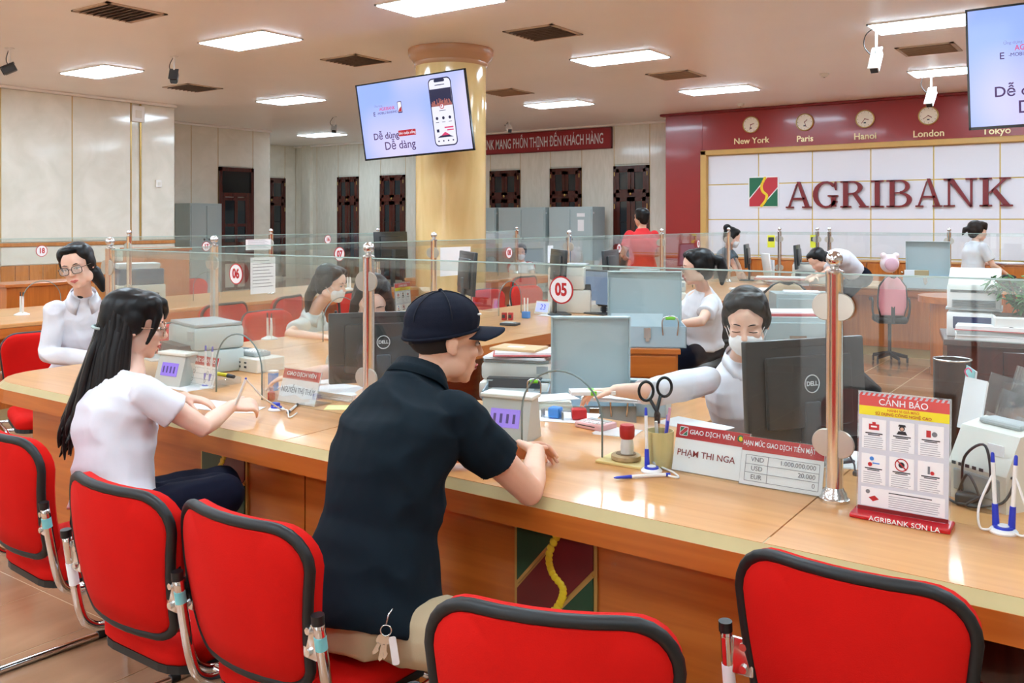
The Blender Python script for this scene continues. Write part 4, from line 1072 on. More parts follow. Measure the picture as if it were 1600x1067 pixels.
def face_bits(parent, c, f, up, S=1.0, eyes=True, lips=True, brows=True, closed=False, look=0.0):
    R = frame(f, up)
    def P(x, y, z): return V(c)+R @ (V((x, y, z))*S)
    for s in (-1, 1):
        if eyes:
            q = Blob() if False else MB()
            MM = Matrix.Identity(4); RR = R.to_4x4()
            if closed:
                q.tube([P(s*0.030+x, 0.0815-abs(x)*0.12, -0.002-0.004*math.cos(x*60)) for x in (-0.016, -0.01, 0, 0.01, 0.016)], 0.0016*S, 6); q.build('eye', M_EYE, parent, 180)
            else:
                q.ell(P(s*0.030, 0.0775, 0.001), (0.0135*S, 0.006*S, 0.0062*S), RR, 12, 8); e = q.build('eye', M_EYEW, parent, 180)
                q = MB(); q.ell(P(s*0.030+look, 0.0818, 0.001), (0.0058*S, 0.003*S, 0.0058*S), RR, 10, 6); q.build('iris', M_EYE, e, 180)
                q = MB(); q.tube([P(s*0.030+x, 0.083-abs(x)*0.2, 0.0065-abs(x)*0.25) for x in (-0.0155, -0.008, 0, 0.008, 0.0155)], 0.0017*S, 6); q.build('eyelash', M_HAIR, e, 180)
        if brows:
            q = MB(); q.loft([(P(s*0.013, 0.084, 0.021), 0.0018*S), (P(s*0.03, 0.0855, 0.0265), 0.0026*S), (P(s*0.048, 0.074, 0.0225), 0.0012*S)], 6); q.build('eyebrow', M_HAIRBROWN, parent, 180)
    if lips:
        q = MB(); q.loft([(P(-0.022, 0.083, -0.062), 0.0012*S), (P(-0.01, 0.0915, -0.0585), 0.0036*S), (P(0, 0.092, -0.06), 0.003*S), (P(0.01, 0.0915, -0.0585), 0.0036*S), (P(0.022, 0.083, -0.062), 0.0012*S)], 8)
        q.loft([(P(-0.02, 0.0835, -0.064), 0.0012*S), (P(0, 0.0905, -0.069), 0.0046*S), (P(0.02, 0.0835, -0.064), 0.0012*S)], 8); q.build('lips', M_LIP, parent, 180)

def add_hair_cap(B, c, f, up, S=1.0, fringe=0.02, side=-0.02, back=-0.06, thick=0.011):
    R = frame(f, up)
    def P(x, y, z): return V(c)+R @ (V((x, y, z))*S)
    def e(x, y, z, rx, ry, rz): B.ell(P(x, y, z), (rx*S, ry*S, rz*S), f, up)
    t = thick
    e(0, -0.03, 0.05, 0.072+t, 0.085+t, 0.068+t)
    e(0, -0.045, 0.01, 0.068+t, 0.062+t, 0.075+t)
    e(0, -0.05, back+0.03, 0.058+t, 0.045+t, 0.06)
    e(0, 0.018, 0.096, 0.05+t, 0.045+t, 0.018+t)
    for s in (-1, 1):
        e(s*0.052, 0.004, 0.068, 0.018+t*1.2, 0.046+t, 0.036+t)
        if side < 0: e(s*0.068, -0.01, 0.03+side*0.5, 0.012+t, 0.03+t, 0.05)
    return P

def add_body(B, J, S=1.0, male=False, ex=0.0, legs=True):
    """torso sections from hips to neck along the spine; ex swells them for clothing"""
    k = (1.0 if male else 0.9)*S
    pel, che, nek = V(J['pel']), V(J['che']), V(J['nek'])
    rt_s = (V(J['sR'])-V(J['sL'])).normalized()
    rt_h = V(J.get('hip', rt_s)).normalized()
    return k, pel, che, nek, rt_s, rt_h
def torso_rows(J, S=1.0, male=False, ex=0.0, lo=-0.10, hi=1.0, hipw=1.0):
    k = (1.0 if male else 0.88)*S
    pel, che, nek = V(J['pel']), V(J['che']), V(J['nek'])
    rs = (V(J['sR'])-V(J['sL'])).normalized(); rh = V(J['hip']).normalized() if 'hip' in J else rs
    sh = (V(J['sR'])+V(J['sL']))/2
    L0 = (che-pel).length
    rows = []
    prof = [(-0.30, 0.150, 0.10, 0.11), (-0.12, 0.172, 0.115, 0.125), (0.05, 0.168, 0.112, 0.115), (0.3, 0.150, 0.105, 0.10), (0.55, 0.142, 0.10, 0.098), (0.8, 0.155, 0.108, 0.105), (1.0, 0.168, 0.112, 0.112), (1.25, 0.176, 0.105, 0.115), (1.5, 0.165, 0.085, 0.10), (1.68, 0.120, 0.066, 0.082), (1.85, 0.072, 0.052, 0.066), (2.0, 0.056, 0.05, 0.056)]
    if not male: prof = [(t, w*(1.04 if t < 0.1 else 0.97)*hipw if t < 0.3 else w*0.96, f_*(1.0 if not 0.7 < t < 1.2 else 1.18), b_) for t, w, f_, b_ in prof]
    for t, w_, df, db in prof:
        if t < lo or t > hi*2.0: continue
        if t <= 1: c = lerp(pel, che, t); tang = (che-pel).normalized()
        else: c = lerp(che, nek, t-1); tang = (nek-che).normalized()
        q = min(1, max(0, t)); rt = (rh*(1-q)+rs*q).normalized()
        fr = tang.cross(rt).normalized()*-1
        # front is up x right reversed: right x front = up -> front = up x right
        fr = tang.cross(rt).normalized()
        rt2 = fr.cross(tang).normalized()
        rows.append((c, rt2, fr, w_*k+ex, df*k+ex, db*k+ex))
    return rows
def arm_pts(s_, e_, w_, k, ex=0.0, t1=None):
    s_, e_, w_ = V(s_), V(e_), V(w_)
    return [(s_, 0.052*k+ex), (lerp(s_, e_, 0.45), 0.045*k+ex), (e_, 0.038*k+ex), (lerp(e_, w_, 0.3), 0.038*k+ex), (w_, 0.025*k+ex)]

def glasses(parent, c, f, up, m, S=1.0, square=True):
    R = frame(f, up)
    def P(x, y, z): return V(c)+R @ (V((x, y, z))*S)
    q = MB()
    for s in (-1, 1):
        pts = []
        for k in range(20):
            a = 2*PI*k/20; cx, sy = math.cos(a), math.sin(a); e = 3.2 if square else 2.2
            x = math.copysign(abs(cx)**(2/e), cx)*0.025; z = math.copysign(abs(sy)**(2/e), sy)*0.020
            pts.append(P(s*0.033+x, 0.100-abs(s*0.033+x)*0.12, -0.004+z))
        q.tube(pts, 0.0018*S, 6, True)
        q.tube([P(s*0.058, 0.093, 0.004), P(s*0.078, 0.06, 0.006), P(s*0.082, -0.005, 0.004), P(s*0.08, -0.02, -0.01)], 0.0016*S, 6)
    q.tube([P(-0.009, 0.102, 0.0), P(0, 0.105, 0.004), P(0.009, 0.102, 0.0)], 0.0018*S, 6)
    g = q.build('glasses', m, parent, 180)
    q = MB()
    for s in (-1, 1):
        MM = Tm(*P(s*0.033, 0.0965, -0.004)) @ R.to_4x4()
        q.prism(rrect(0.048*S, 0.038*S, 0.012*S, 4), -0.0006, 0.0006, MM @ RX90)
    q.build('lens', M_ACRYL, g)

def mask(parent, c, f, up, S=1.0):
    B = Blob(); R = frame(f, up)
    def P(x, y, z): return V(c)+R @ (V((x, y, z))*S)
    B.ell(P(0, 0.052, -0.055), (0.062*S, 0.052*S, 0.052*S), f, up)
    B.ell(P(0, 0.082, -0.034), (0.022*S, 0.026*S, 0.022*S), f, up)
    B.ell(P(0, 0.06, -0.085), (0.04*S, 0.04*S, 0.028*S), f, up)
    o = B.build('face_mask', M_MASK, parent, 0.006*S, 5, 0.002, 40)
    q = MB()
    for s in (-1, 1):
        q.tube([P(s*0.054, 0.05, -0.03), P(s*0.078, 0.0, 0.012), P(s*0.083, -0.022, 0.0)], 0.0015, 6); q.tube([P(s*0.05, 0.05, -0.08), P(s*0.079, -0.005, -0.02), P(s*0.083, -0.022, 0.0)], 0.0015, 6)
    q.build('mask_loop', M_MASK, o, 180)

def collar(parent, J, m, S=1.0, male=False, open_=0.0, spread=0.03, drop=0.05):
    """turned-down shirt collar: a band round the neck with two points in front"""
    nek, che = V(J['nek']), V(J['che']); up = (nek-che).normalized()
    rt = (V(J['sR'])-V(J['sL'])).normalized(); fr = up.cross(rt).normalized(); rt = fr.cross(up)
    q = MB(); rows = [[], [], []]
    n = 26
    for i in range(n+1):
        a = math.radians(90+18+(360-36)*i/n)
        c_, s_ = math.cos(a), math.sin(a)
        front = max(0.0, s_)
        r0 = 0.0535*S; 
        base = nek+up*(0.004-0.026*front)+rt*c_*r0+fr*(s_*r0*1.02+0.004)
        top = base+up*0.018; low = base-up*(0.024+drop*max(0, front-0.35))+rt*c_*(0.016+spread*front)+fr*s_*0.014
        for rw, p in zip(rows, (base, top, low)): rw.append(p)
    q.grid([rows[0], rows[1], rows[2]])
    if male:
        b = MB(); b.tube([nek+up*0.008+rt*math.cos(math.radians(a))*0.0515*S+fr*math.sin(math.radians(a))*0.0515*S for a in range(185, 356, 10)], 0.0045, 6); b.build('collar_lining', mat('pale blue lining', (178, 196, 224), 0.8), parent, 180)
    return q.build('collar', m, parent, 180, 0.003)
# ------------------------------------------------------------------ things on and round the counters
def monitor(p, rz, label, w=0.44, h=0.27, logo=True, lift=0.075):
    """back faces local -Y"""
    t = thing('computer_monitor', label, 'monitor', p, rz, 'computer monitors')
    MM = Tm(0, 0, lift+h/2) @ Matrix.Rotation(-0.06, 4, 'X')
    q = MB(); q.box((-w/2, -0.012, -h/2), (w/2, 0.012, h/2), 0.005, M=MM); q.box((-w*0.36, -0.03, -h*0.36), (w*0.36, -0.01, h*0.34), 0.012, M=MM); q.build('back_shell', mat('monitor shell', (40, 44, 46), 0.32), t, 40)
    q = MB(); q.box((-w/2+0.012, 0.012, -h/2+0.014), (w/2-0.012, 0.0135, h/2-0.012), M=MM); q.build('display', mat('monitor display', (20, 24, 30), 0.2, emit=(150, 170, 200), es=0.5), t)
    q = MB(); q.box((-w*0.3, -0.0125, h*0.42), (w*0.3, -0.0115, h*0.43), M=MM); q.build('vent_slot', M_BLACK, t)
    q = MB(); q.box((-0.03, -0.04, 0.01), (0.03, -0.015, lift+h*0.4), 0.008); q.build('stand', M_DARKGREY, t, 40)
    q = MB(); q.box((-0.11, -0.09, 0), (0.11, 0.08, 0.012), 0.005); q.build('base', M_DARKGREY, t, 40)
    if logo:
        w_ = mat('pale logo', (206, 212, 216), 0.4); y = -0.032
        q = MB(); q.tube([MM @ V((0.026*math.cos(a*PI/14), y, 0.026*math.sin(a*PI/14)+0.02)) for a in range(28)], 0.0018, 5, True); q.build('logo_ring', w_, t, 180)
        text('DELL', 0.0185, w_, t, tuple(MM @ V((0, y, 0.02))), (PI/2-0.06, 0, 0), bold=0.03, ext=0.0004)
    return t
a = dat(1161, 690, 2.62); b_ = dat(1350, 690, 2.78)
monitor((*((a+b_)/2).xy, ZT), math.atan2(b_.y-a.y, b_.x-a.x), 'dark monitor seen from behind, between the reaching clerk and the tall post', 0.435, 0.305, True, 0.06)
a = dat(511, 600, 3.62); b_ = dat(680, 600, 3.76)
monitor((*((a+b_)/2).xy, ZT), math.atan2(b_.y-a.y, b_.x-a.x), 'dark monitor seen from behind, in front of the long-haired masked clerk', 0.435, 0.285, True, 0.06)

def nameplate(p, rz, w, h, label, head, lines, mini_logo=False, table=None, group='acrylic desk cards'):
    """leaning card in clear acrylic: red heading, text below; faces local -Y"""
    t = thing('desk_card', label, 'sign', p, rz, group)
    tl = -0.30; R = Matrix.Rotation(tl, 4, 'X')
    q = MB(); q.box((-w/2, 0.003, 0.0), (w/2, 0.006, h), M=R); q.build('acrylic_sheet', M_ACRYL, t)
    q = MB(); q.box((-w/2, 0.0, 0.0), (w/2, 0.09, 0.003)); q.build('acrylic_foot', M_ACRYL, t)
    q = MB(); q.box((-w/2+0.002, 0.0, 0.003), (w/2-0.002, 0.0022, h-0.002), M=R); q.build('card', M_PAPER, t)
    hb = 0.30*h
    q = MB(); q.box((-w/2+0.002, -0.0010, h-hb), (w/2-0.002, -0.0002, h-0.002), M=R); q.build('red_heading', M_SIGNRED, t)
    def put(s, x, z, size, m, bold=0.02, sx=1.0, al='CENTER'):
        pt = R @ V((x, -0.0018, z)); text(s, size, m, t, tuple(pt), (PI/2+tl, 0, 0), bold=bold*.25, ext=0.0003, sx=sx, align=al)
    put(head[0], head[2], h-hb/2, head[1], M_PAPER, 0.025, head[3])
    for s, x, z, size, m, sx, al in lines: put(s, x, z*h, size, m, 0.02 if m is not M_PAPERGREY else 0.0, sx, al)
    if table:
        q = MB()
        for z in (0.62, 0.44, 0.27, 0.1): q.box((-w/2+0.015, -0.001, z*h-0.0006), (w/2-0.012, -0.0004, z*h+0.0006), M=R)
        for x in (-w/2+0.015, -w*0.16, w/2-0.012): q.box((x-0.0006, -0.001, 0.1*h), (x+0.0006, -0.0004, 0.62*h), M=R)
        q.build('table_lines', M_PAPERGREY, t)
    if mini_logo:
        e = MB(); 
        MMp = R @ Tm(-w/2+0.026, -0.0012, h-hb/2)
        q = MB(); q.prism(rrect(0.026, 0.026, 0.004, 3), 0, 0.0006, MMp @ RX90); q.build('emblem_frame', M_PAPER, t)
        q = MB(); q.prism([(-.011, .011), (-.011, -.003), (.002, .011)], 0.0006, 0.0012, MMp @ RX90); q.prism([(.011, -.011), (.011, .002), (-.002, -.011)], 0.0006, 0.0012, MMp @ RX90); q.build('emblem_green', M_LOGOGREEN, t)
        q = MB(); q.prism([(-.011, -.005), (-.011, -.011), (-.004, -.011), (.011, .004), (.011, .011), (.004, .011)], 0.0006, 0.0012, MMp @ RX90); q.build('emblem_red', M_LOGORED, t)
        q = MB(); q.ell(MMp.translation+V((w-0.052, -0.001, 0)), (0.011, 0.001, 0.013), u=12, v=6); q.build('badge', M_LOGOGREEN, t, 180)
        q = MB(); q.ell(MMp.translation+V((w-0.052, -0.002, 0.002)), (0.006, 0.001, 0.007), u=12, v=6); q.build('badge', M_YELLOW, t, 180)
    return t
VN = 2.385
a = zat(1047, 735, ZT); b_ = zat(1167, 757, ZT)
nameplate((a.x+0.112, VN-0.008, ZT), math.radians(-1), 0.225, 0.135, 'acrylic card with red heading GIAO DICH VIEN in front of the reaching clerk', ('GIAO DỊCH VIÊN', 0.0185, 0.0, 0.95), [('PHẠM THI NGA', -0.012, 0.40, 0.025, M_DEEPRED, 1.0, 'CENTER')], True)
a = zat(1161, 757, ZT); b_ = zat(1284, 763, ZT)
nameplate(((a.x+b_.x)/2+0.006, VN-0.022, ZT), math.radians(1.5), 0.225, 0.132, 'acrylic cash limit card with a small table, touching the tall post', ('HẠN MỨC GIAO DỊCH TIỀN MẶT', 0.0185, -0.010, 0.70),
          [('VND', -0.065, 0.535, 0.017, M_PAPERGREY, 1, 'CENTER'), ('1.000.000.000', 0.092, 0.535, 0.017, M_PAPERGREY, 1, 'RIGHT'), ('USD', -0.065, 0.355, 0.017, M_PAPERGREY, 1, 'CENTER'), ('20.000', 0.092, 0.355, 0.017, M_PAPERGREY, 1, 'RIGHT'), ('EUR', -0.065, 0.185, 0.017, M_PAPERGREY, 1, 'CENTER'), ('0', 0.092, 0.185, 0.017, M_PAPERGREY, 1, 'RIGHT')], table=True)
a = zat(428, 627, ZT); b_ = zat(487, 638, ZT)
nameplate(((a.x+b_.x)/2, VN-0.005, ZT), 0.0, 0.215, 0.135, 'acrylic card with red heading in front of the first monitor, pen cord before it', ('GIAO DỊCH VIÊN', 0.022, 0.0, 1.0), [('NGUYỄN THỊ THÚY', 0.0, 0.38, 0.031, M_INK, 0.68, 'CENTER')])
a = zat(286, 598, ZT); b_ = zat(338, 609, ZT)
nameplate(((a.x+b_.x)/2, VN-0.005, ZT), 0.0, 0.225, 0.135, 'acrylic cash limit card under the sign 06 behind two upright pens', ('HẠN MỨC GIAO DỊCH', 0.022, 0.0, 0.9), [('VND', -0.055, 0.48, 0.026, M_PAPERGREY, 1, 'CENTER'), ('50', 0.05, 0.48, 0.026, M_PAPERGREY, 1, 'CENTER'), ('USD', -0.055, 0.22, 0.026, M_PAPERGREY, 1, 'CENTER'), ('0', 0.05, 0.22, 0.026, M_PAPERGREY, 1, 'CENTER')], table=True)

# warning stand
a = zat(1341, 800, ZT); b_ = zat(1482, 828, ZT)
ws = thing('warning_stand', 'acrylic warning leaflet stand with a red base on the counter beside the tall post', 'sign', ((a.x+b_.x)/2, (a.y+b_.y)/2, ZT), math.radians(1))
bx('base', (-0.112, -0.045, 0), (0.112, 0.03, 0.012), mat('red acrylic', (196, 24, 34), 0.2), ws, 0.004)
text('AGRIBANK SƠN LA', 0.0165, M_PAPER, ws, (0.012, -0.0455, 0.0065), (PI/2, 0, 0), bold=0.006, ext=0.0004, sx=1.1)
RW = Matrix.Rotation(-0.07, 4, 'X')
q = MB(); q.box((-0.105, -0.002, 0.012), (0.105, 0.004, 0.300), M=RW); q.build('acrylic_sheet', M_ACRYL, ws)
q = MB(); q.box((-0.1015, -0.0035, 0.014), (0.1015, -0.0022, 0.297), M=RW); q.build('leaflet', mat('leaflet grey', (206, 210, 220), 0.6), ws)
def wput(b, name, m): return b.build(name, m, ws)
def wq(x0, z0, x1, z1, d=0.0045, b=None):
    b = b or MB(); b.box((x0, -d, z0), (x1, -d+0.0008, z1), M=RW); return b
wput(wq(-0.1015, 0.265, 0.1015, 0.290), 'red_band', mat('coral red', (214, 84, 80), 0.5))
q = MB()
for k in range(17):
    x = -0.1015+k*0.0119; q.prism([(x, 0.290), (x+0.006, 0.290), (x+0.010, 0.297), (x+0.004, 0.297)], 0.0, 0.0008, RW @ Tm(0, -0.0037, 0) @ RX90)
wput(q, 'stripes', mat('coral red', (214, 84, 80), 0.5))
wput(wq(-0.1015, 0.243, 0.1015, 0.265), 'yellow_band', M_YELLOW)
def wt(s, x, z, size, m, bold=0.02, sx=1.0): text(s, size, m, ws, tuple(RW @ V((x, -0.0056, z))), (PI/2-0.07, 0, 0), bold=bold, ext=0.0002, sx=sx)
wt('CẢNH BÁO', 0.0, 0.2765, 0.0215, M_PAPER, 0.01)
wt('HÀNH VI GIẢ MẠO', 0.0, 0.2585, 0.0085, mat('orange print', (214, 120, 40), 0.6)); wt('SỬ DỤNG CÔNG NGHỆ CAO', 0.0, 0.2485, 0.0095, M_SIGNRED, 0.006)
rn = random.Random(4)
for r_ in range(2):
    for c_ in range(3):
        x0 = -0.094+c_*0.064; z1 = 0.234-r_*0.085
        wput(wq(x0, z1-0.072, x0+0.056, z1), 'card', M_PAPER)
        q = MB()
        for k in range(6): wq(x0+0.005, z1-0.070+k*0.005, x0+0.05-rn.random()*0.008, z1-0.0685+k*0.005, 0.0052, q)
        wput(q, 'print_lines', mat('pale print', (170, 172, 180), 0.7))
        q = MB(); wq(x0+0.008, z1-0.036, x0+0.048, z1-0.0335, 0.0052, q); wq(x0+0.014, z1-0.0395, x0+0.042, z1-0.0375, 0.0052, q); wput(q, 'print_lines', M_INK)
def wi(polys, name, m, d=0.0054):
    q = MB()
    for P in polys: q.prism(P, 0, 0.0006, RW @ Tm(0, -d+0.0006, 0) @ RX90)
    wput(q, name, m)
def disc(x, z, r, n=16): return [(x+r*math.cos(2*PI*k/n), z+r*math.sin(2*PI*k/n)) for k in range(n)]
def ringp(x, z, r, w_, n=18): return [[(x+r*math.cos(a), z+r*math.sin(a)), (x+r*math.cos(b), z+r*math.sin(b)), (x+(r-w_)*math.cos(b), z+(r-w_)*math.sin(b)), (x+(r-w_)*math.cos(a), z+(r-w_)*math.sin(a))] for a, b in ((2*PI*k/n, 2*PI*(k+1)/n) for k in range(n))]
x, z = -0.066, 0.216; wi([[(x-.012, z-.008), (x+.012, z-.008), (x+.012, z+.006), (x-.012, z+.006)], [(x-.004, z+.006), (x+.004, z+.006), (x+.004, z+.011), (x-.004, z+.011)]], 'icon_house', M_SIGNRED); wi([[(x-.007, z-.002), (x+.007, z-.002), (x+.007, z+.002), (x-.007, z+.002)]], 'icon_house', M_PAPER, 0.006)
x, z = -0.002, 0.216; wi([disc(x, z+.003, .0065), [(x-.012, z-.012), (x+.012, z-.012), (x+.008, z-.004), (x-.008, z-.004)], [(x-.009, z+.007), (x+.009, z+.007), (x+.007, z+.012), (x-.007, z+.012)]], 'icon_officer', M_INK); wi([disc(x, z+.002, .004)], 'icon_officer', M_SKIN, 0.006)
x, z = 0.062, 0.214; wi([[(x-.01, z-.008), (x, z-.008), (x, z+.008), (x-.01, z+.008)]], 'icon_phone', M_SIGNRED); wi([disc(x+.008, z, .006)], 'icon_phone', M_PAPERGREY)
x, z = -0.066, 0.130; wi([disc(x-.008, z-.006, .005)], 'icon_ball', M_SIGNRED); wi([[(x-.002, z-.004), (x+.014, z-.004), (x+.014, z-.001), (x-.002, z-.001)], disc(x-.004, z+.008, .005)], 'icon_hand', M_LBLUE)
x, z = -0.002, 0.132; wi(ringp(x, z, .0155, .0025)+[[(x-.0115, z+.0095), (x-.0095, z+.0115), (x+.0115, z-.0095), (x+.0095, z-.0115)]], 'icon_no_entry', M_SIGNRED); wi([disc(x, z, .007)], 'icon_bag', M_INK, 0.0052)
x, z = 0.062, 0.130; wi([disc(x+.004, z-.007, .0045)], 'icon_alert', M_SIGNRED); wi([[(x-.006, z-.01), (x-.001, z-.01), (x-.001, z+.008), (x-.006, z+.008)]], 'icon_alert', M_PAPERGREY)
wput(wq(-0.094, 0.024, 0.094, 0.068), 'card', M_PAPER)
q = MB()
for k in range(6): wq(-0.03, 0.028+k*0.005, 0.088-rn.random()*0.01, 0.0295+k*0.005, 0.0052, q)
wput(q, 'print_lines', MATS['pale print']); q = MB(); wq(-0.03, 0.060, 0.066, 0.0622, 0.0052, q); wput(q, 'print_lines', M_INK)
wi([[(-.076, .044), (-.062, .05), (-.052, .042), (-.066, .036)]], 'icon_card', M_SIGNRED); wi([disc(-.078, .058, .005)], 'icon_card', M_PAPERGREY)
wput(wq(-0.1015, 0.012, 0.1015, 0.022), 'red_foot_band', M_DEEPRED)

# pens on stands
def pen_geo(q, p, d, L_=0.14, r=0.0045): p = V(p); d = V(d).normalized(); q.loft([(p, r*.5), (p+d*0.006, r), (p+d*L_, r)], 8)
def pen_stand(p, label, lying=None, rz=0.0, n=2, base=M_BLUE, cord=True):
    t = thing('pen_stand', label, 'pen stand', p, rz, 'chained counter pens')
    MB().lathe([(0.03, 0), (0.031, 0.004), (0.026, 0.01), (0.001, 0.011)], n=20).build('base_disc', M_WHITE, t, 50)
    MB().lathe([(0.021, 0.0105), (0.02, 0.015), (0.001, 0.0155)], n=20).build('base_ring', base, t, 50)
    MB().lathe([(0.013, 0.0155), (0.012, 0.018), (0.001, 0.0185)], n=16).build('base_cap', M_WHITE, t, 50)
    for i in range(n):
        s = -1 if i == 0 else 1
        d = V((s*0.05, 0.05, 1)).normalized(); p0 = V((s*0.016, 0.004, 0.012))
        h_ = MB(); h_.loft([(p0, 0.008), (p0+d*0.05, 0.0065)], 10); hd = h_.build('holder', base, t, 40)
        q = MB(); q.loft([(p0+d*0.05, 0.0048), (p0+d*0.145, 0.0048)], 8); pn = q.build('pen', M_WHITE, t, 40)
        q = MB(); q.loft([(p0+d*0.145, 0.0046), (p0+d*0.165, 0.004), (p0+d*0.168, 0.002)], 8); q.build('pen_cap', base, pn, 40)
        if cord:
            e_ = p0+d*0.12
            pts = smoothpath([e_, e_+V((s*0.012, -0.008, -0.03)), V((s*0.05, -0.012, 0.05)), V((s*0.045, -0.02, 0.008)), V((s*0.02, -0.012, 0.008))], 6)
            MB().tube(pts, 0.003, 6).build('cord', M_WHITE, t, 180)
    return t
pen_stand(tuple(zat(1018, 737, ZT)), 'blue and white pen stand beside the yellow pen cup, one pen lying out', n=1, cord=False)
p = zat(1018, 737, ZT)
lp = thing('counter_pen', 'white and blue pen lying on the counter edge before the pen stand', 'pen', tuple(zat(1004, 747, ZT)), 0, 'chained counter pens')
d = (zat(1046, 744, ZT)-zat(960, 749, ZT)); lp.rotation_euler = (0, 0, math.atan2(d.y, d.x)); L_ = d.length
q = MB(); q.loft([((-L_*.2, 0, 0.006), .0052), ((L_*.42, 0, 0.006), .0052)], 8); q.build('barrel', M_WHITE, lp, 40)
q = MB(); q.loft([((-L_*.52, 0, 0.006), .0015), ((-L_*.47, 0, 0.006), .0036), ((-L_*.2, 0, 0.006), .0052)], 8); q.build('tip', M_BLUE, lp, 40)
q = MB(); q.loft([((L_*.42, 0, 0.006), .0054), ((L_*.5, 0, 0.006), .005)], 8); q.build('end_cap', M_BLUE, lp, 40)
pts = [zat(1044, 743, ZT+.006), zat(1060, 746, ZT+.004), zat(1052, 738, ZT+.005), zat(1034, 730, ZT+.006), zat(1020, 722, ZT+.02)]
tag(MB().tube(smoothpath(pts, 6), 0.0032, 6).build('white_tether', M_WHITE, None, 180), 'white cord from the lying pen to the pen stand', 'cord')
pen_stand(tuple(zat(1568, 832, ZT)), 'blue and white pen stand with two upright pens by the white cash machine', n=2)
p = pen_stand(tuple(zat(323, 606, ZT)), 'blue and white pen stand with two upright pens before the cash limit card', n=2, cord=False)
ps = pen_stand(tuple(zat(432, 641, ZT)), 'low blue and white pen stand with its cord leading to the writing hand', n=0)
MB().box((-0.02, -0.012, 0.012), (0.012, 0.01, 0.03), 0.004).build('holder', M_BLUE, ps)
hp = dat(384, 592, 3.12)
q = MB(); q.tube(smoothpath([zat(440, 640, ZT+.01), dat(412, 622, 3.2), dat(395, 604, 3.15), hp], 6), 0.0032, 6); q.tube(smoothpath([zat(438, 640, ZT+.008), zat(449, 641, ZT+.012), zat(452, 652, ZT+.004), zat(464, 645, ZT+.006)], 6), 0.003, 6); tag(q.build('white_tether', M_WHITE, None, 180), 'white cord from the low pen stand up to the woman\'s pen', 'cord')
wp = thing('ballpoint_pen', 'white pen in the writing woman\'s hand', 'pen', tuple(hp))
q = MB(); e_ = dat(368, 634, 3.14)-hp; q.loft([((0, 0, 0), .0035), (tuple(e_*0.12), .0046), (tuple(e_*0.95), .0046), (tuple(e_), .001)], 8); q.build('barrel', M_WHITE, wp, 40)
q = MB(); q.loft([(tuple(e_*-0.04), .003), ((0, 0, 0), .0042)], 8); q.build('end_cap', M_BLUE, wp)
lp = thing('counter_pen', 'dark and white pen lying before the acrylic name card', 'pen', tuple(zat(458, 640, ZT)), 0, 'chained counter pens')
d = (zat(466, 633, ZT)-zat(451, 646, ZT)); lp.rotation_euler = (0, 0, math.atan2(d.y, d.x))
q = MB(); q.loft([((-.07, 0, .006), .005), ((.045, 0, .006), .005)], 8); q.build('barrel', M_WHITE, lp, 40)
for a, b_ in ((-.085, -.06), (.04, .07)):
    q = MB(); q.loft([((a, 0, .006), .0045), ((b_, 0, .006), .0053)], 8); q.build('pen_end', M_INK, lp, 40)

# cup with scissors and pens, stamp on its tray
cpos = zat(1031, 728, ZT)
cu = thing('pen_cup', 'pale yellow pen cup under the big black scissors', 'cup', tuple(cpos))
MB().lathe([(0.036, 0), (0.038, 0.004), (0.041, 0.105), (0.038, 0.105), (0.035, 0.006), (0.001, 0.006)], n=28).build('cup', mat('frosted yellow plastic', (216, 200, 140), 0.4), cu, 40)
sc = thing('scissors', 'black-handled scissors standing in the yellow cup', 'scissors', tuple(cpos+V((-0.008, 0, 0.075))), TH)
for s in (-1, 1):
    q = MB(); c0 = V((s*0.027-0.006, 0, 0.150+0.006*s))
    q.tube([c0+V((0.021*math.cos(a*PI/10), 0, 0.028*math.sin(a*PI/10))) for a in range(20)], 0.0045, 7, True); q.loft([(c0+V((-s*0.012, 0, -0.025)), .005), (V((-s*0.004, 0, 0.075)), .006), (V((-s*0.002, 0, 0.05)), .006)], 8); q.build('handle', M_BLACK, sc, 180)
    q = MB(); q.box((-0.006, -0.0015, -0.06), (0.004, 0.0015, 0.055), M=Matrix.Rotation(s*0.06, 4, 'Y')); q.build('blade', M_STEEL, sc)
for dx, dy, dz, m, lb in ((0.022, 0.006, 0.165, mat('pink pen', (232, 168, 190), .4), 'pink pen standing in the yellow cup'), (0.012, 0.016, 0.14, mat('violet pen', (150, 140, 220), .4), 'violet pen standing in the yellow cup'), (0.024, -0.008, 0.13, M_BLUE, 'blue pen standing in the yellow cup'), (-0.004, -0.01, 0.125, M_WHITE, 'white pen standing in the yellow cup by the scissors')):
    t = thing('pen', lb, 'pen', tuple(cpos+V((dx*.4, dy*.4, 0.008))), 0, 'pens in the yellow cup')
    q = MB(); d_ = V((dx*.9, dy*.9, dz)); q.loft([((0, 0, 0), .004), (tuple(d_*.9), .0045)], 8); q.build('barrel', m, t, 40); q = MB(); q.loft([(tuple(d_*.9), .004), (tuple(d_), .0045)], 8); q.build('tip', m, t, 40)
tr = zat(978, 722, ZT)
t = thing('wood_tray', 'thin pale wood board under the round stamp', 'board', tuple(tr), math.radians(3)); bx('board', (-0.075, -0.055, 0), (0.075, 0.055, 0.008), mat('pale wood', (216, 194, 130), .5), t, .002)
t = thing('stamp_pad', 'round ribbed stone holder on the pale board', 'holder', (tr.x+0.0, tr.y, ZT+.008)); q = MB(); q.lathe([(0.04, 0), (0.044, 0.004), (0.044, 0.014), (0.038, 0.018), (0.001, 0.018)], n=32); q.build('pad', mat('tan stone', (176, 150, 110), .6, noise_amt=.3, noise_scale=80), t, 40)
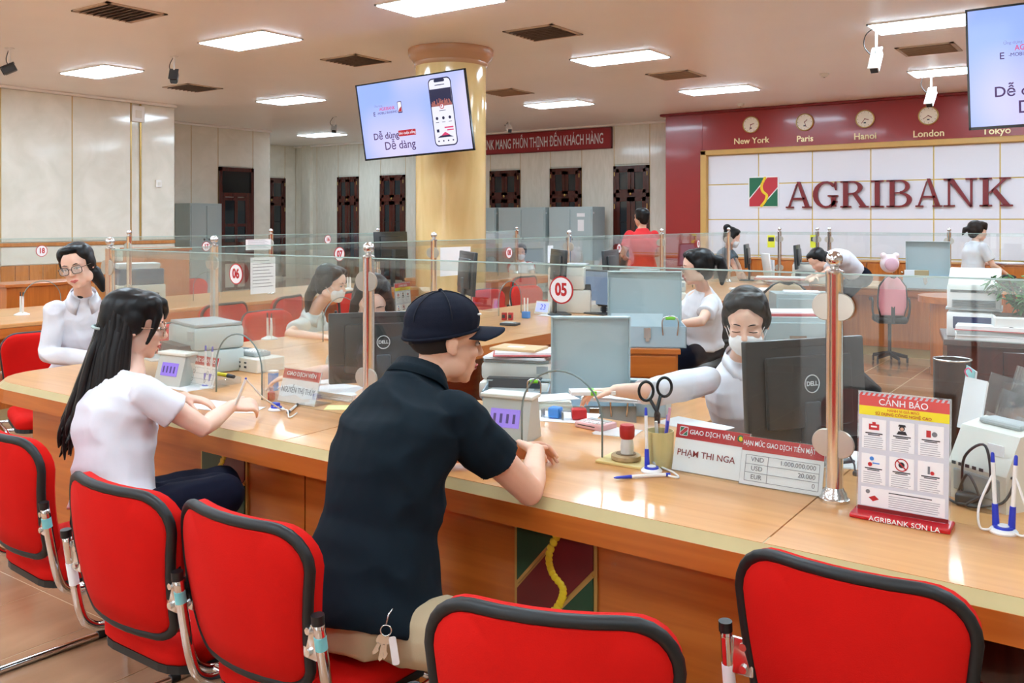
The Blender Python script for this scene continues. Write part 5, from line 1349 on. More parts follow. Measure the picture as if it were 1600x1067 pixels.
q = MB(); q.lathe([(0.0, 0.018), (0.03, 0.0182), (0.03, 0.0195), (0.0, 0.0195)], n=24); q.build('pad_top', mat('dark tan', (120, 96, 70), .7), t)
t = thing('hand_stamp', 'round rubber stamp with red top and clear body on the holder', 'stamp', (tr.x+0.004, tr.y, ZT+.0275))
q = MB(); q.lathe([(0.019, 0), (0.02, 0.02), (0.017, 0.045), (0.0, 0.046)], n=24); q.build('body', mat('milky plastic', (232, 228, 224), .35), t, 50)
q = MB(); q.lathe([(0.018, 0.044), (0.022, 0.05), (0.023, 0.075), (0.02, 0.085), (0.0, 0.087)], n=24); q.build('grip', M_SIGNRED, t, 50)

# cash machine with cables and the acrylic leaflet rack
cm = zat(1521, 800, ZT)
t = thing('cash_counter', 'white cash counting machine with cables, beside the pen stand', 'machine', (cm.x+0.05, cm.y+0.15, ZT), math.radians(-32), 'cash counting machines')
def cash_machine(t, w=0.22, d=0.20, h=0.20):
    q = MB(); q.prism([(-d/2, 0), (d/2, 0), (d/2, h*.55), (d*.18, h), (-d*.25, h*.92), (-d/2, h*.45)], -w/2, w/2, Matrix.Rotation(PI/2, 4, 'Z') @ Matrix.Rotation(PI/2, 4, 'X')); q.build('housing', M_OFFWHITE, t)
    q = MB(); q.box((-w*.4, -d*.52, h*.12), (w*.4, -d*.47, h*.40), .005); q.build('front_panel', M_GREYPL, t)
    q = MB(); q.box((-w*.36, -d*.1, h*.95), (w*.36, d*.2, h*1.03), .008); q.build('feed_tray', M_GREYPL, t)
    q = MB(); q.box((w*.1, -d*.40, h*.66), (w*.36, -d*.385, h*.80), M=None); q.build('label', M_PAPER, t)
    q = MB()
    for k in range(5): q.box((-w*.4+k*w*.12, -d*.535, h*.45), (-w*.34+k*w*.12, -d*.52, h*.49))
    q.build('keys', M_DARKGREY, t)
    return t
cash_machine(t, 0.17, 0.2, 0.20)
q = MB(); a = zat(1498, 790, ZT)
q.tube(smoothpath([a+V((.0, .05, .02)), a+V((.01, .02, .12)), a+V((.06, 0, .16)), a+V((.07, -.01, .06)), a+V((.02, -.02, .01)), a+V((.1, -.02, .03)), a+V((.12, 0, .09)), a+V((.04, .02, .02))], 7), .0035, 6)
q.tube(smoothpath([a+V((-.01, .06, .02)), a+V((.02, .01, .08)), a+V((.05, -.015, .02)), a+V((.0, .0, .006)), a+V((-.03, .03, .006))], 7), .0035, 6)
q.box(tuple(a+V((-.01, .0, .0))), tuple(a+V((.05, .04, .03))), .006); tag(q.build('cable_bundle', M_DARKGREY, None, 180), 'dark tangled cables in front of the white cash machine', 'cable')
q = MB(); a = zat(1330, 745, ZT); q.tube(smoothpath([a+V((-.02, .05, .05)), a+V((.0, .03, .03)), a+V((.01, .02, .01)), a+V((.05, .03, .005)), a+V((.12, .06, .005))], 6), .003, 6); q.box(tuple(a+V((.0, .01, .0))), tuple(a+V((.03, .035, .014))), .004); tag(q.build('power_cable', M_DARKGREY, None, 180), 'grey cable with plug on the desk behind the tall post', 'cable')
ar = dat(1535, 690, 2.45)
t = thing('leaflet_rack', 'tall clear acrylic leaflet rack with pale booklets above the cash machine', 'rack', (ar.x, ar.y, ZT), math.radians(-55))
q = MB(); RR = Matrix.Rotation(-0.30, 4, 'X'); q.box((-0.12, 0.10, 0.0), (0.12, 0.105, 0.48), M=RR); q.build('back_sheet', M_ACRYL, t)
for k in range(4):
    q = MB(); z = 0.06+k*0.075; y = 0.02+k*0.024
    q.box((-0.12, y-.004, z), (0.12, y, z+0.13), M=RR); q.box((-0.12, y, z), (0.12, y+0.03, z+.003), M=RR); q.build('pocket', M_ACRYL, t)
q = MB(); q.box((-0.122, 0.0, 0), (-0.118, 0.12, 0.30), M=RR); q.box((0.118, 0.0, 0), (0.122, 0.12, 0.30), M=RR); q.build('side_sheet', M_ACRYL, t)
def booklet(p, rz, tilt, w, h, m, label, group='booklets in the acrylic rack'):
    t = thing('booklet', label, 'booklet', p, rz, group); R = Matrix.Rotation(tilt, 4, 'X')
    q = MB(); q.box((-w/2, 0, 0), (w/2, 0.002, h), M=R); q.build('cover', m, t); q = MB(); q.box((-w/2+.003, 0.002, 0.002), (w/2-.003, 0.008, h-.003), M=R); q.build('pages', M_PAPER, t)
p = dat(1506, 668, 2.52); booklet(tuple(p), math.radians(-70), -0.1, 0.10, 0.17, mat('aqua cover', (150, 206, 206), .5), 'white booklet with an aqua cover at the rack edge')
p = dat(1512, 672, 2.42); booklet(tuple(p), math.radians(-40), -0.2, 0.08, 0.14, M_PAPER, 'thin white booklet leaning beside the aqua one')
q = MB(); p = dat(1514, 592, 2.5); q.tube(smoothpath([p, p+V((-.01, 0, .02)), p+V((.0, 0, .03)), p+V((.012, 0, .012))], 5), .002, 5); tag(q.build('ribbon', mat('pink ribbon', (236, 90, 130), .5), None, 180), 'pink ribbon tied at the top of the white booklet', 'ribbon')
p = zat(1596, 712, ZT)
t = thing('paper_tray', 'red and white printed papers under the acrylic rack at the picture edge', 'paper', (p.x, p.y, ZT), math.radians(-20)); bx('sheets', (-.12, -.08, 0), (.12, .08, .05), M_PAPER, t); bx('red_cover', (-.12, -.082, .05), (.12, .08, .056), M_SIGNRED, t); bx('print', (-.04, -.06, .056), (.04, .03, .0565), M_PAPER, t)

# office chair behind the second monitor
p = dat(1297, 680, 3.5)
t = thing('office_chair', 'black office chair back between the monitor and the tall post', 'chair', (p.x, p.y, 0), math.radians(200))
def office_chair(t, m_=M_BLACK, inner=None):
    b = MB(); rows = []
    for z in [0.50, 0.54, 0.6, 0.7, 0.8, 0.87, 0.9]:
        hw = 0.22*(1-max(0, (z-0.72)/0.18)**3*0.75) if z > 0.72 else 0.22*(0.8+0.2*min(1, (z-0.5)/0.1))
        rows.append([V((hw*x, -0.22+0.05*x*x-0.06*(z-.5), z)) for x in (-1, -.75, -.4, 0, .4, .75, 1)])
    b.grid(rows).build('backrest', inner or m_, t, 60, 0.03)
    if inner: MB().tube([r[0] for r in rows]+rows[-1][1:-1]+[r[-1] for r in rows[::-1]]+rows[0][1:-1][::-1], .02, 8, True).build('back_rim', m_, t, 180)
    q = MB(); q.box((-0.24, -0.22, 0.42), (0.24, 0.24, 0.49), .03); q.build('seat', m_, t, 50)
    for s in (-1, 1):
        q = MB(); q.tube(smoothpath([(s*.25, -.1, .44), (s*.29, -.1, .55), (s*.29, -.08, .66), (s*.29, .12, .66)], 5), .018, 8); q.build('armrest', M_BLACK, t, 180)
    q = MB(); q.cyl((0, 0, .08), (0, 0, .43), .028, n=12); q.box((-.03, -.24, .42), (.03, -.2, .6)); q.build('column_lift', M_DARKGREY, t, 40)
    for k in range(5):
        a = k*2*PI/5; q = MB(); q.loft([((0, 0, .1), .028), ((math.cos(a)*.28, math.sin(a)*.28, .065), .018)], 8); q.build('foot', M_BLACK, t, 40)
        q = MB(); q.cyl((math.cos(a)*.28-.012, math.sin(a)*.28, .03), (math.cos(a)*.28+.012, math.sin(a)*.28, .03), .03, n=12); q.build('caster', M_RUBBER, t, 40)
    return t
office_chair(t)
p = dat(1110, 530, 6.35); t = thing('office_chair', 'dark office chair behind the clerk in white with the ponytail', 'chair', (p.x, p.y, 0), yaw_of(cdir(-.9, -.4))); office_chair(t)
p = dat(1222, 430, 8.5); t = thing('office_chair', 'black-rimmed tan mesh chair in front of the far post', 'chair', (p.x, p.y, 0), yaw_of(cdir(0.1, 1))); office_chair(t, M_BLACK, mat('tan mesh', (196, 172, 144), .8))
p = dat(1390, 440, 9.35); t = thing('office_chair', 'pink office chair carrying the cat-eared cushion', 'chair', (p.x, p.y, 0), yaw_of(cdir(0.2, 1))); t.scale = (.62, .7, 1); office_chair(t, M_BLACK, mat('pink fabric', (226, 150, 160), .9))
p = dat(1388, 430, 8.75); t = thing('plush_cushion', 'white and pink plush cushion with cat ears on the chair top', 'cushion', tuple(dat(1390, 424, 9.15)), TH)
q = Blob(); q.ell((0, 0, .08), (.10, .05, .095)); q.ell((-.065, 0, .16), (.035, .03, .035)); q.ell((.065, 0, .16), (.035, .03, .035)); q.build('plush', mat('white plush', (240, 226, 230), .95), t, .01, 3)
q = MB(); q.ell((0, -.045, .075), (.07, .015, .068)); q.build('pink_face', mat('pale pink', (226, 190, 206), .9), t, 180)

# paper, boxes, printers and stamps behind the glass
def papers(p, rz, w, d, n, label, m=M_PAPER, cat='paper', name='paper_stack', group=None):
    t = thing(name, label, cat, p, rz, group); rr = random.Random(label)
    for k in range(min(n, 7)):
        q = MB(); q.box((-w/2, -d/2, 0.0012*k*max(1, n/7)), (w/2, d/2, 0.0012*k*max(1, n/7)+0.001*max(1, n/7)), M=Matrix.Rotation(rr.uniform(-.06, .06)*(n > 1), 4, 'Z') @ Tm(rr.uniform(-.004, .004), rr.uniform(-.004, .004), 0)); q.build('sheet', m, t)
    return t
papers(tuple(zat(330, 634, ZT)), math.radians(12), 0.21, 0.15, 3, 'white form the long-haired woman is writing on')
papers(tuple(zat(290, 605, ZT)), math.radians(-5), 0.2, 0.1, 2, 'white slips lying in front of the cash limit card')
papers(tuple(zat(535, 618, ZT)), math.radians(4), 0.26, 0.18, 24, 'white paper pile beside the first steel post, before the monitor')
papers(tuple(zat(525, 637, ZT)), math.radians(35), 0.085, 0.085, 1, 'pale yellow sticky note beside the white paper pile', mat('pale yellow paper', (232, 232, 160), .7))
papers(tuple(zat(495, 598, ZT)), math.radians(20), 0.21, 0.16, 12, 'folded papers behind the acrylic name card')
t = thing('correction_tape', 'blue plastic box standing behind the acrylic name card', 'box', tuple(zat(427, 610, ZT)), 0.2); bx('body', (-.018, -.015, 0), (.018, .015, .075), M_LBLUE, t, .004); bx('cap', (-.019, -.016, .075), (.019, .016, .085), M_WHITE, t, .003)
t = thing('ink_bottle', 'small red ink bottle at the corner of the acrylic name card', 'bottle', tuple(zat(424, 625, ZT)), 0); MB().lathe([(.012, 0), (.015, .004), (.015, .03), (.008, .036), (.008, .042), (0, .042)], n=16).build('bottle', M_SIGNRED, t, 40); MB().lathe([(.009, .042), (.009, .052), (0, .052)], n=12).build('cap', M_DEEPRED, t, 40)
papers(tuple(zat(880, 652, ZT)), math.radians(20), 0.24, 0.17, 2, 'white sheet under the blue and red stamps')
papers(tuple(zat(965, 675, ZT)), math.radians(10), 0.14, 0.12, 2, 'white slip behind the red-topped stamp')
papers(tuple(zat(1085, 664, ZT)), math.radians(-10), 0.24, 0.14, 2, 'white sheet at the reaching clerk\'s blouse')
papers(tuple(zat(1345, 720, ZT)), math.radians(25), 0.3, 0.2, 3, 'white sheets on the desk behind the tall post')
papers(tuple(zat(375, 640, ZT)), math.radians(28), 0.16, 0.11, 2, 'loose white slip under the writing hand')
def self_inker(p, rz, m, label, L_=0.075):
    t = thing('self_inking_stamp', label, 'stamp', p, rz, 'self-inking stamps'); bx('grip', (-L_*.1, -.02, .004), (L_*.5, .02, .042), m, t, .006); bx('frame', (-L_*.5, -.017, 0), (-L_*.1, .017, .034), M_ACRYL, t, .003); bx('plate', (-L_*.5, -.014, .004), (-L_*.44, .014, .03), M_GREYPL, t)
self_inker(tuple(zat(862, 653, ZT)), math.radians(8), M_LBLUE, 'blue self-inking stamp lying on the white sheet')
self_inker(tuple(zat(897, 656, ZT)), math.radians(38), M_SIGNRED, 'red self-inking stamp lying beside the blue one', .09)
def ink_box(p, rz, label):
    t = thing('stamp_box', label, 'stamp', p, rz, 'upright red stamps'); bx('case', (-.018, -.02, 0), (.018, .02, .05), M_SIGNRED, t, .004); bx('foot', (-.02, -.022, 0), (.02, .022, .014), M_DARKGREY, t, .002); bx('cap', (-.0185, -.0205, .046), (.0185, .0205, .056), mat('brick red', (160, 30, 26), .4), t, .003)
ink_box(tuple(zat(808, 640, ZT)), 0.2, 'upright red stamp nearer the man\'s cap'); ink_box(tuple(zat(826, 641, ZT)), 0.35, 'upright red stamp nearer the paper pads')
t = thing('calculator', 'pale pink box calculator on the counter beside the stamps', 'calculator', tuple(zat(931, 668, ZT)), math.radians(-8)); bx('body', (-.06, -.045, 0), (.06, .045, .022), mat('pale pink plastic', (226, 178, 178), .4), t, .006); bx('slot', (-.045, -.0455, .011), (.03, -.0448, .014), M_DARKGREY, t); bx('display', (-.045, .01, .022), (.045, .035, .0235), M_GREYPL, t)
q = MB()
for i in range(5):
    for j in range(2): q.box((-.045+i*.019, -.035+j*.019, .022), (-.031+i*.019, -.021+j*.019, .0245))
q.build('keys', M_WHITE, t)
t = papers(tuple(zat(850, 636, ZT)), math.radians(35), 0.20, 0.13, 30, 'pale green-edged slip pads behind the red stamps', mat('pale pad', (222, 228, 216), .7))
papers(tuple(zat(858, 622, ZT+.035)), math.radians(55), 0.2, 0.12, 3, 'white pages lying over the slip pads')
def rate_display(p, rz, label, S=1.0):
    t = thing('cash_display', label, 'display', p, rz, 'grey customer displays')
    q = MB(); q.prism([(-.055*S, 0), (.055*S, 0), (.03*S, .12*S), (-.02*S, .12*S)], -.075*S, .075*S, Matrix.Rotation(PI/2, 4, 'Z') @ Matrix.Rotation(PI/2, 4, 'X')); q.build('case', mat('beige grey plastic', (186, 188, 180), .45), t)
    q = MB(); q.box((-.082*S, -.03*S, .118*S), (.082*S, .036*S, .13*S), .004); q.build('top_lip', M_OFFWHITE, t)
    R = Tm(0, -.0375*S, .06*S) @ Matrix.Rotation(-.285, 4, 'X')
    q = MB(); q.box((-.045*S, -.004, -.022*S), (.045*S, .0, .03*S), M=R); q.build('display', mat('violet lcd', (60, 50, 90), .2, emit=(160, 130, 240), es=.7), t)
    q = MB()
    for k in range(4): q.box((-.035*S+k*.02*S, -.0045, -.01*S), (-.027*S+k*.02*S, -.004, .016*S), M=R)
    q.build('digits', mat('lcd digits', (70, 50, 130), .4), t)
    return t
rate_display(tuple(zat(797, 684, ZT)), math.radians(12), 'grey customer display with violet screen behind the man\'s hands', 1.15)
rate_display(tuple(zat(277, 600, ZT)), math.radians(6), 'grey customer display with violet screen below the grey printer', 1.1)
def printer(p, rz, label, w=0.42, d=0.36, h=0.26, m=M_OFFWHITE, dark=M_DARKGREY):
    t = thing('printer', label, 'printer', p, rz, 'office printers')
    q = MB(); q.box((-w/2, -d/2, 0), (w/2, d/2, h*.5), .015); q.box((-w/2, -d/2+.05, h*.5), (w/2, d/2, h), .02); q.build('housing', m, t, 40)
    bx('output_slot', (-w*.38, -d/2-.004, h*.36), (w*.38, -d/2+.09, h*.62), dark, t); bx('lid', (-w/2+.01, -d/2+.06, h), (w/2-.01, d/2-.01, h+.015), M_GREYPL, t, .005)
    bx('output_tray', (-w*.3, -d/2-.12, h*.34), (w*.3, -d/2+.02, h*.36), M_GREYPL, t); bx('control_panel', (w*.3, -d/2+.045, h*.72), (w*.46, -d/2+.055, h*.92), M_GREYPL, t)
    return t
printer(tuple(zat(262, 585, ZT)+V((0.0, .18, 0))), math.radians(-14), 'grey office printer behind the long-haired woman\'s face', 0.34, 0.30, 0.22, mat('grey green plastic', (186, 198, 196), .45))
fb = zat(378, 575, ZT)
t = thing('box_file', 'white box file with punched holes lying under a calculator', 'file', tuple(fb), math.radians(-2)); bx('box', (-.2, -.06, 0), (.2, .1, .065), M_OFFWHITE, t, .004); 
q = MB()
for k in range(7): q.box((-.17+k*.045, -.0612, .04), (-.152+k*.045, -.0598, .047)); q.box((-.17+k*.045, -.0612, .018), (-.152+k*.045, -.0598, .028))
q.build('punch_marks', M_DARKGREY, t)
t = thing('calculator', 'grey calculator on the white box file', 'calculator', tuple(fb+V((.03, .03, .065))), math.radians(-4)); bx('body', (-.1, -.045, 0), (.1, .045, .022), M_GREYPL, t, .005); bx('display', (-.095, -.03, .022), (-.04, .03, .026), M_DARKGREY, t)
q = MB()
for i in range(6):
    for j in range(4): q.box((-.025+i*.02, -.036+j*.019, .022), (-.011+i*.02, -.023+j*.019, .026))
q.build('keys', M_WHITE, t)
papers(tuple(zat(340, 562, ZT)), math.radians(10), .3, .22, 40, 'thick white paper pile between the printer and the box file')
t = thing('pen_tray', 'clear tray with a yellow marker at the foot of the box file', 'tray', tuple(zat(352, 598, ZT)), math.radians(-8)); bx('tray', (-.07, -.04, 0), (.07, .04, .03), M_ACRYL, t, .004)
t = thing('marker_pen', 'yellow marker lying in the clear tray', 'pen', tuple(zat(350, 590, ZT+.03)), math.radians(-4)); q = MB(); q.loft([((-.05, 0, .012), .009), ((.03, 0, .012), .009)], 8); q.build('barrel', M_YELLOW, t, 40); q = MB(); q.loft([((.03, 0, .012), .0095), ((.075, 0, .012), .008)], 8); q.build('cap', M_INK, t, 40)
def white_stand(p, label, S=1.0):
    t = thing('pen_holder', label, 'pen stand', p, 0, 'white pen stands on the far ledges')
    MB().lathe([(.05*S, 0), (.05*S, .006), (.02*S, .02), (.0, .022)], n=16).build('base', M_WHITE, t, 50)
    for s in (-1, 1): q = MB(); q.loft([((s*.014*S, 0, .015), .008*S), ((s*.018*S, 0, .13*S), .006*S)], 8); q.build('holder', M_WHITE, t, 40); q = MB(); q.loft([((s*.018*S, 0, .13*S), .0045*S), ((s*.02*S, 0, .16*S), .004*S)], 6); q.build('pen_end', M_DARKGREY, t)
    q = MB(); q.tube(smoothpath([(.018*S, -.005, .13*S), (.05*S, -.02, .09*S), (.045*S, -.02, .01), (.03*S, -.02, .008)], 5), .003, 5); q.build('cord', M_WHITE, t, 180)
white_stand(tuple(zat(421, 530, ZT)), 'white pen stand on the ledge by the masked clerk\'s elbow', 1.0)
white_stand(tuple(zat(34, 492, ZT)), 'white pen stand on the far orange counter below the sign 18', 1.1)
white_stand(tuple(zat(545, 452, ZT)), 'white pen stand beside the masked profile clerk\'s face', 1.0)
# cash boxes of grey steel with their lids up
def cash_box(p, rz, label, w=.42, d=.30, h=.14, lid=.36, open_=1.45, handle=True):
    t = thing('cash_box', label, 'box', p, rz, 'grey steel cash boxes')
    q = MB(); e = .006; q.box((-w/2, -d/2, 0), (w/2, d/2, e)); q.box((-w/2, -d/2, 0), (w/2, -d/2+e, h)); q.box((-w/2, d/2-e, 0), (w/2, d/2, h)); q.box((-w/2, -d/2, 0), (-w/2+e, d/2, h)); q.box((w/2-e, -d/2, 0), (w/2, d/2, h)); q.build('body', M_BLUEGREY, t)
    R = Tm(0, d/2, h) @ Matrix.Rotation(PI/2-open_+PI/2-PI/2, 4, 'X')
    q = MB(); q.box((-w/2, -.004, 0), (w/2, .004, lid), M=R); 
    for a, b_ in (((-w/2, -.03, 0), (-w/2+e, 0, lid)), ((w/2-e, -.03, 0), (w/2, 0, lid)), ((-w/2, -.03, lid-e), (w/2, 0, lid))): q.box(a, b_, M=R)
    q.build('lid', M_GREYMETAL, t)
    q = MB(); q.box((-.02, -d/2-.008, h*.45), (.02, -d/2, h*.95), .002); q.cyl((0, -d/2-.014, h*.4), (0, -d/2-.006, h*.4), .012, n=10); q.build('latch', M_STEEL, t)
    if handle:
        q = MB(); q.tube(smoothpath([(w*.2, -d/2-.006, h*.6), (w*.2, -d/2-.02, h+.05), (w*.38, -d/2-.02, h+.05), (w*.38, -d/2-.006, h*.6)], 4), .004, 6); q.build('wire_handle', M_STEEL, t, 180); q = MB(); q.cyl((w*.23, -d/2-.02, h+.05), (w*.35, -d/2-.02, h+.05), .009, n=10); q.build('green_grip', M_GREENPL, t, 40)
    return t
# low side desk between two clerks, carrying printer and boxes
sd = thing('side_desk', 'low orange wood side desk between the two masked clerks, under the steel boxes', 'desk', (0, 0, 0))
bx('top', (-2.20, 2.88, .60), (-1.52, 4.05, .63), M_TOPY, sd, .004); bx('side', (-2.18, 2.9, 0), (-2.15, 4.03, .6), M_WOODZ, sd); bx('side', (-1.57, 2.9, 0), (-1.54, 4.03, .6), M_WOODZ, sd); bx('back', (-2.15, 3.99, .05), (-1.57, 4.02, .6), M_WOODZ, sd)
ZS = .63
a = dat(915, 620, 3.75)
cash_box((a.x+.02, a.y+.02, ZS), math.radians(34), 'open grey steel box with tall lid behind the reaching hand', .34, .26, .10, .34, 1.52)
p = zat(820, 610, ZS+.02); printer((p.x-.02, p.y-.02, ZS), math.radians(25), 'white printer under a pile of folders behind the cap', .34, .30, .17, M_OFFWHITE)
p = (p.x-.02, p.y-.02, ZS+.186)
papers(p, math.radians(20), .30, .22, 10, 'white papers on the printer behind the cap')
t = thing('document_folder', 'red folder on the papers over the printer', 'folder', (p[0]+.03, p[1], p[2]+.018), math.radians(35), 'folders on the printer'); bx('cover', (-.15, -.11, 0), (.15, .11, .008), mat('dull red folder', (196, 96, 96), .5), t, .002); bx('sheets', (-.14, -.1, .008), (.14, .1, .018), M_PAPER, t)
t = thing('document_folder', 'tan envelope on top of the red folder', 'folder', (p[0], p[1], p[2]+.037), math.radians(10), 'folders on the printer'); bx('cover', (-.12, -.085, 0), (.12, .085, .012), mat('tan envelope', (206, 170, 126), .6), t, .002); bx('label', (-.05, -.03, .012), (.03, .01, .013), M_PAPER, t)
cash_box(tuple(zat(800, 622, ZS)+V((.1, -.1, 0))), math.radians(30), 'small grey cash tray with green grip behind the red stamps', .3, .22, .08, .02, 1.5)
cash_box(tuple(zat(985, 640, ZS)+V((.0, .0, 0))), math.radians(20), 'grey cash tray with green grip under the reaching arm', .34, .26, .10, .02, 1.5)
papers(tuple(zat(965, 622, ZT)), math.radians(20), .26, .18, 14, 'printed banknote slips below the reaching arm')
t = thing('banknote_bundle', 'blurred white banknotes held in the reaching hand', 'money', tuple(dat(925, 612, 3.06)), math.radians(40)); bx('notes', (-.075, -.035, -.006), (.075, .035, .006), M_PAPER, t); bx('band', (-.01, -.036, -.0065), (.01, .036, .0065), M_GREENPL, t)
# wood pedestal with a larger box on it
a = zat(1035, 545, ZT); 
pd = thing('drawer_pedestal', 'orange wood pedestal carrying the large open grey steel box', 'cabinet', (a.x-.32, a.y+.06, 0), math.radians(28)); bx('body', (-.34, -.2, .05), (.34, .3, .73), M_WOODZ, pd); bx('top', (-.355, -.215, .73), (.355, .315, .76), M_WOOD, pd, .004); bx('drawer', (-.33, -.215, .6), (.33, -.2, .72), M_WOOD, pd, .004); bx('drawer', (-.33, -.215, .1), (.33, -.2, .585), M_WOODZ, pd, .004)
cash_box((a.x-.17, a.y+.13, ZT), math.radians(30), 'largest open grey steel box with keys, on the wood pedestal', .44, .32, .12, .30, 1.50)
booklet((a.x-.2, a.y+.08, ZT+.06), math.radians(30), -.1, .30, .12, mat('clear blue plastic', (196, 212, 216), .4), 'pale plastic sheet standing in the largest steel box', 'sheets in steel boxes')
# ------------------------------------------------------------------ the deeper hall
def on_u(px, u, z=ZT):
    r = ray(px, YH); k = u/r.x; return V((u, r.y*k, z))
def on_v(px, v, z=ZT):
    r = ray(px, YH); k = v/r.y; return V((r.x*k, v, z))
# grey steel wardrobes along the north wall
def wardrobe(u, v, wd, label, notes=False, rz=0.0, top=1.755):
    t = thing('steel_wardrobe', label, 'cabinet', (u, v, 0), rz, 'grey steel wardrobes')
    bx('carcass', (0, 0.02, 0.06), (wd, 0.5, top), M_GREYMETAL, t, .004); bx('plinth', (0.02, 0.04, 0), (wd-.02, 0.48, .06), M_DARKGREY, t)
    for k in range(2):
        d = bx('door', (.02+k*(wd/2-.01), 0, .08), (wd/2-.004+k*(wd/2-.016), .022, top-.05), M_GREYMETAL, t, .003)
        x = wd/2-.06+k*.12; q = MB(); q.box((x-.015, -.02, 1.1), (x+.015, 0, 1.14), .004); q.cyl((x, -.006, 1.0), (x, 0, 1.0), .014, n=10); q.build('lock', M_DARKGREY, d)
        if k == 1 and notes: bx('label', (wd*.66, -.003, 1.56), (wd*.84, 0, 1.63), M_PAPER, d); bx('notice', (wd*.68, -.003, 1.28), (wd*.82, 0, 1.5), M_PAPER, d)
    q = MB(); q.cyl((wd, .06, top-.12), (wd+.006, .06, top-.12), .02, n=12); q.build('sticker', M_PAPER, t)
    return t
wardrobe(-9.73, 15.0, 1.0, 'grey steel double wardrobe with paper notices on its door', True)
wardrobe(-10.98, 15.0, 1.16, 'plain grey steel double wardrobe, middle one of the row')
wardrobe(-12.25, 15.0, 1.2, 'grey steel wardrobe mostly hidden by the cream column')
wardrobe(-14.9, 10.42, .72, 'pale blue grey steel cabinet at the corner of the cream side wall', False, PI/2, 1.82)
for px, py, lb, nm, s_ in ((247, 287, 'small white switch plate on the cream wall corner', 'light_switch', .05), (215, 178, 'pale alarm box high on the cream wall pilaster', 'alarm_box', .11)):
    p = uat(px, py, -13.295); t = thing(nm, lb, 'switch' if s_ < .1 else 'alarm', tuple(p), PI/2)
    bx('plate', (-s_, -.03, -s_*1.2), (s_, 0, s_*1.2), M_WHITE, t, .008); bx('face', (-s_*.5, -.036, -s_*.6), (s_*.5, -.03, s_*.5), M_OFFWHITE, t, .004)
# papers taped to the glass
def sheet(p, rz, w, h, label, lines=True):
    t = thing('taped_sheet', label, 'paper', tuple(p), rz, 'sheets taped to the glass'); bx('sheet', (-w/2, -.001, -h/2), (w/2, .001, h/2), M_PAPER, t)
    if lines:
        q = MB()
        for k in range(9): q.box((-w*.42, -.0016, h*.4-k*h*.09), (w*(.25+.15*((k*7) % 3)/2), -.001, h*.4-k*h*.09+h*.02))
        q.build('print_lines', M_PAPERGREY, t)
sheet(uat(411, 430, -3.985), PI/2, .17, .2, 'printed sheet taped to the glass above a red chair back')
sheet(uat(404, 382, -6.98), PI/2, .3, .1, 'long card taped to the far glass by the narrow window')
sheet(uat(712, 408, -3.985), PI/2, .34, .2, 'blank white sheet taped to the glass before the cream column', False)
sheet(uat(860, 397, -3.985), PI/2, .08, .14, 'small plain sheet on the glass before the grey wardrobes', False)
# visitor leaflet stands on the side counter
p = on_u(632, -4.15)
cp_ = dup(ws, tuple(p), PI/2+.2, 'second acrylic warning leaflet stand, seen past the first steel post')
# monitors and machines on the side counter
for px, u, rz, lift, lb in ((730, -3.62, 2.24+.22+PI, .24, 'tall dark monitor standing before the cream column'), (872, -3.7, 2.14+.25+PI, .22, 'dark monitor near the sign 08'), (938, -3.45, 2.9, .06, 'dark monitor seen edge-on beside the red desk stamps'), (955, -3.6, 2.05-.25, .2, 'dark monitor against the grey wardrobe side')):
    p = on_u(px, u); monitor(tuple(p), rz, lb, .44, .28, False, lift)
p = on_u(611, -6.8); monitor(tuple(p), PI/2, 'black monitor on the far counter below the narrow windows', .52, .32, False, .28)
def cd(px, py, Y): return dat(px, py, Y)
def machine(px, u, rz, label, h=.2):
    p = on_u(px, u); t = thing('cash_counter', label, 'machine', tuple(p), rz, 'cash counting machines'); return cash_machine(t, .22, .2, h)
p = zat(877, 489, ZT); t = thing('cash_counter', 'grey blue cash machine right under the sign 05', 'machine', tuple(p+V((0, .1, 0))), .4, 'cash counting machines'); cash_machine(t, .17, .16, .17)
p = zat(908, 487, ZT); t = thing('cash_counter', 'white cash machine beside the sign 05', 'machine', tuple(p+V((.02, .1, 0))), .6, 'cash counting machines'); cash_machine(t, .19, .18, .19)
printer(tuple(on_u(895, -3.75)), PI/2+.4, 'white printer with a blue lid behind the sign 05', .4, .34, .36)
printer(tuple(on_u(1040, -3.45)), .5, 'low white printer above the largest steel box lid', .34, .3, .2)
printer(tuple(on_u(1000, -3.8)), 1.2, 'white printer near the man in red', .36, .3, .26)
p = zat(845, 491, ZT); t = thing('rate_screen', 'small tilted white display with blue digits beside the sign 05', 'display', tuple(p), math.radians(-8)); R = Matrix.Rotation(-.3, 4, 'X')
q = MB(); q.box((-.075, 0, 0), (.075, .02, .105), .006, M=R); q.build('case', M_OFFWHITE, t, 40); q = MB(); q.box((-.06, -.002, .02), (.06, 0, .09), M=R); q.build('display', mat('pale lcd', (150, 160, 230), .2, emit=(170, 180, 250), es=.6), t); text('23', .06, M_BLUE, t, tuple(R @ V((.01, -.003, .055))), (PI/2-.3, 0, 0), ext=.0003)
papers(tuple(zat(860, 493, ZT)), .2, .18, .1, 2, 'white slip lying before the small tilted display')
t = thing('document_tray', 'white document box piled with papers on the side counter', 'tray', tuple(zat(948, 490, ZT)+V((0, .12, 0))), .45); bx('tray', (-.2, -.12, 0), (.2, .12, .07), M_OFFWHITE, t, .005); bx('print', (-.1, -.121, .02), (.14, -.12, .05), M_PAPERGREY, t); bx('papers', (-.18, -.11, .07), (.15, .11, .1), M_PAPER, t)
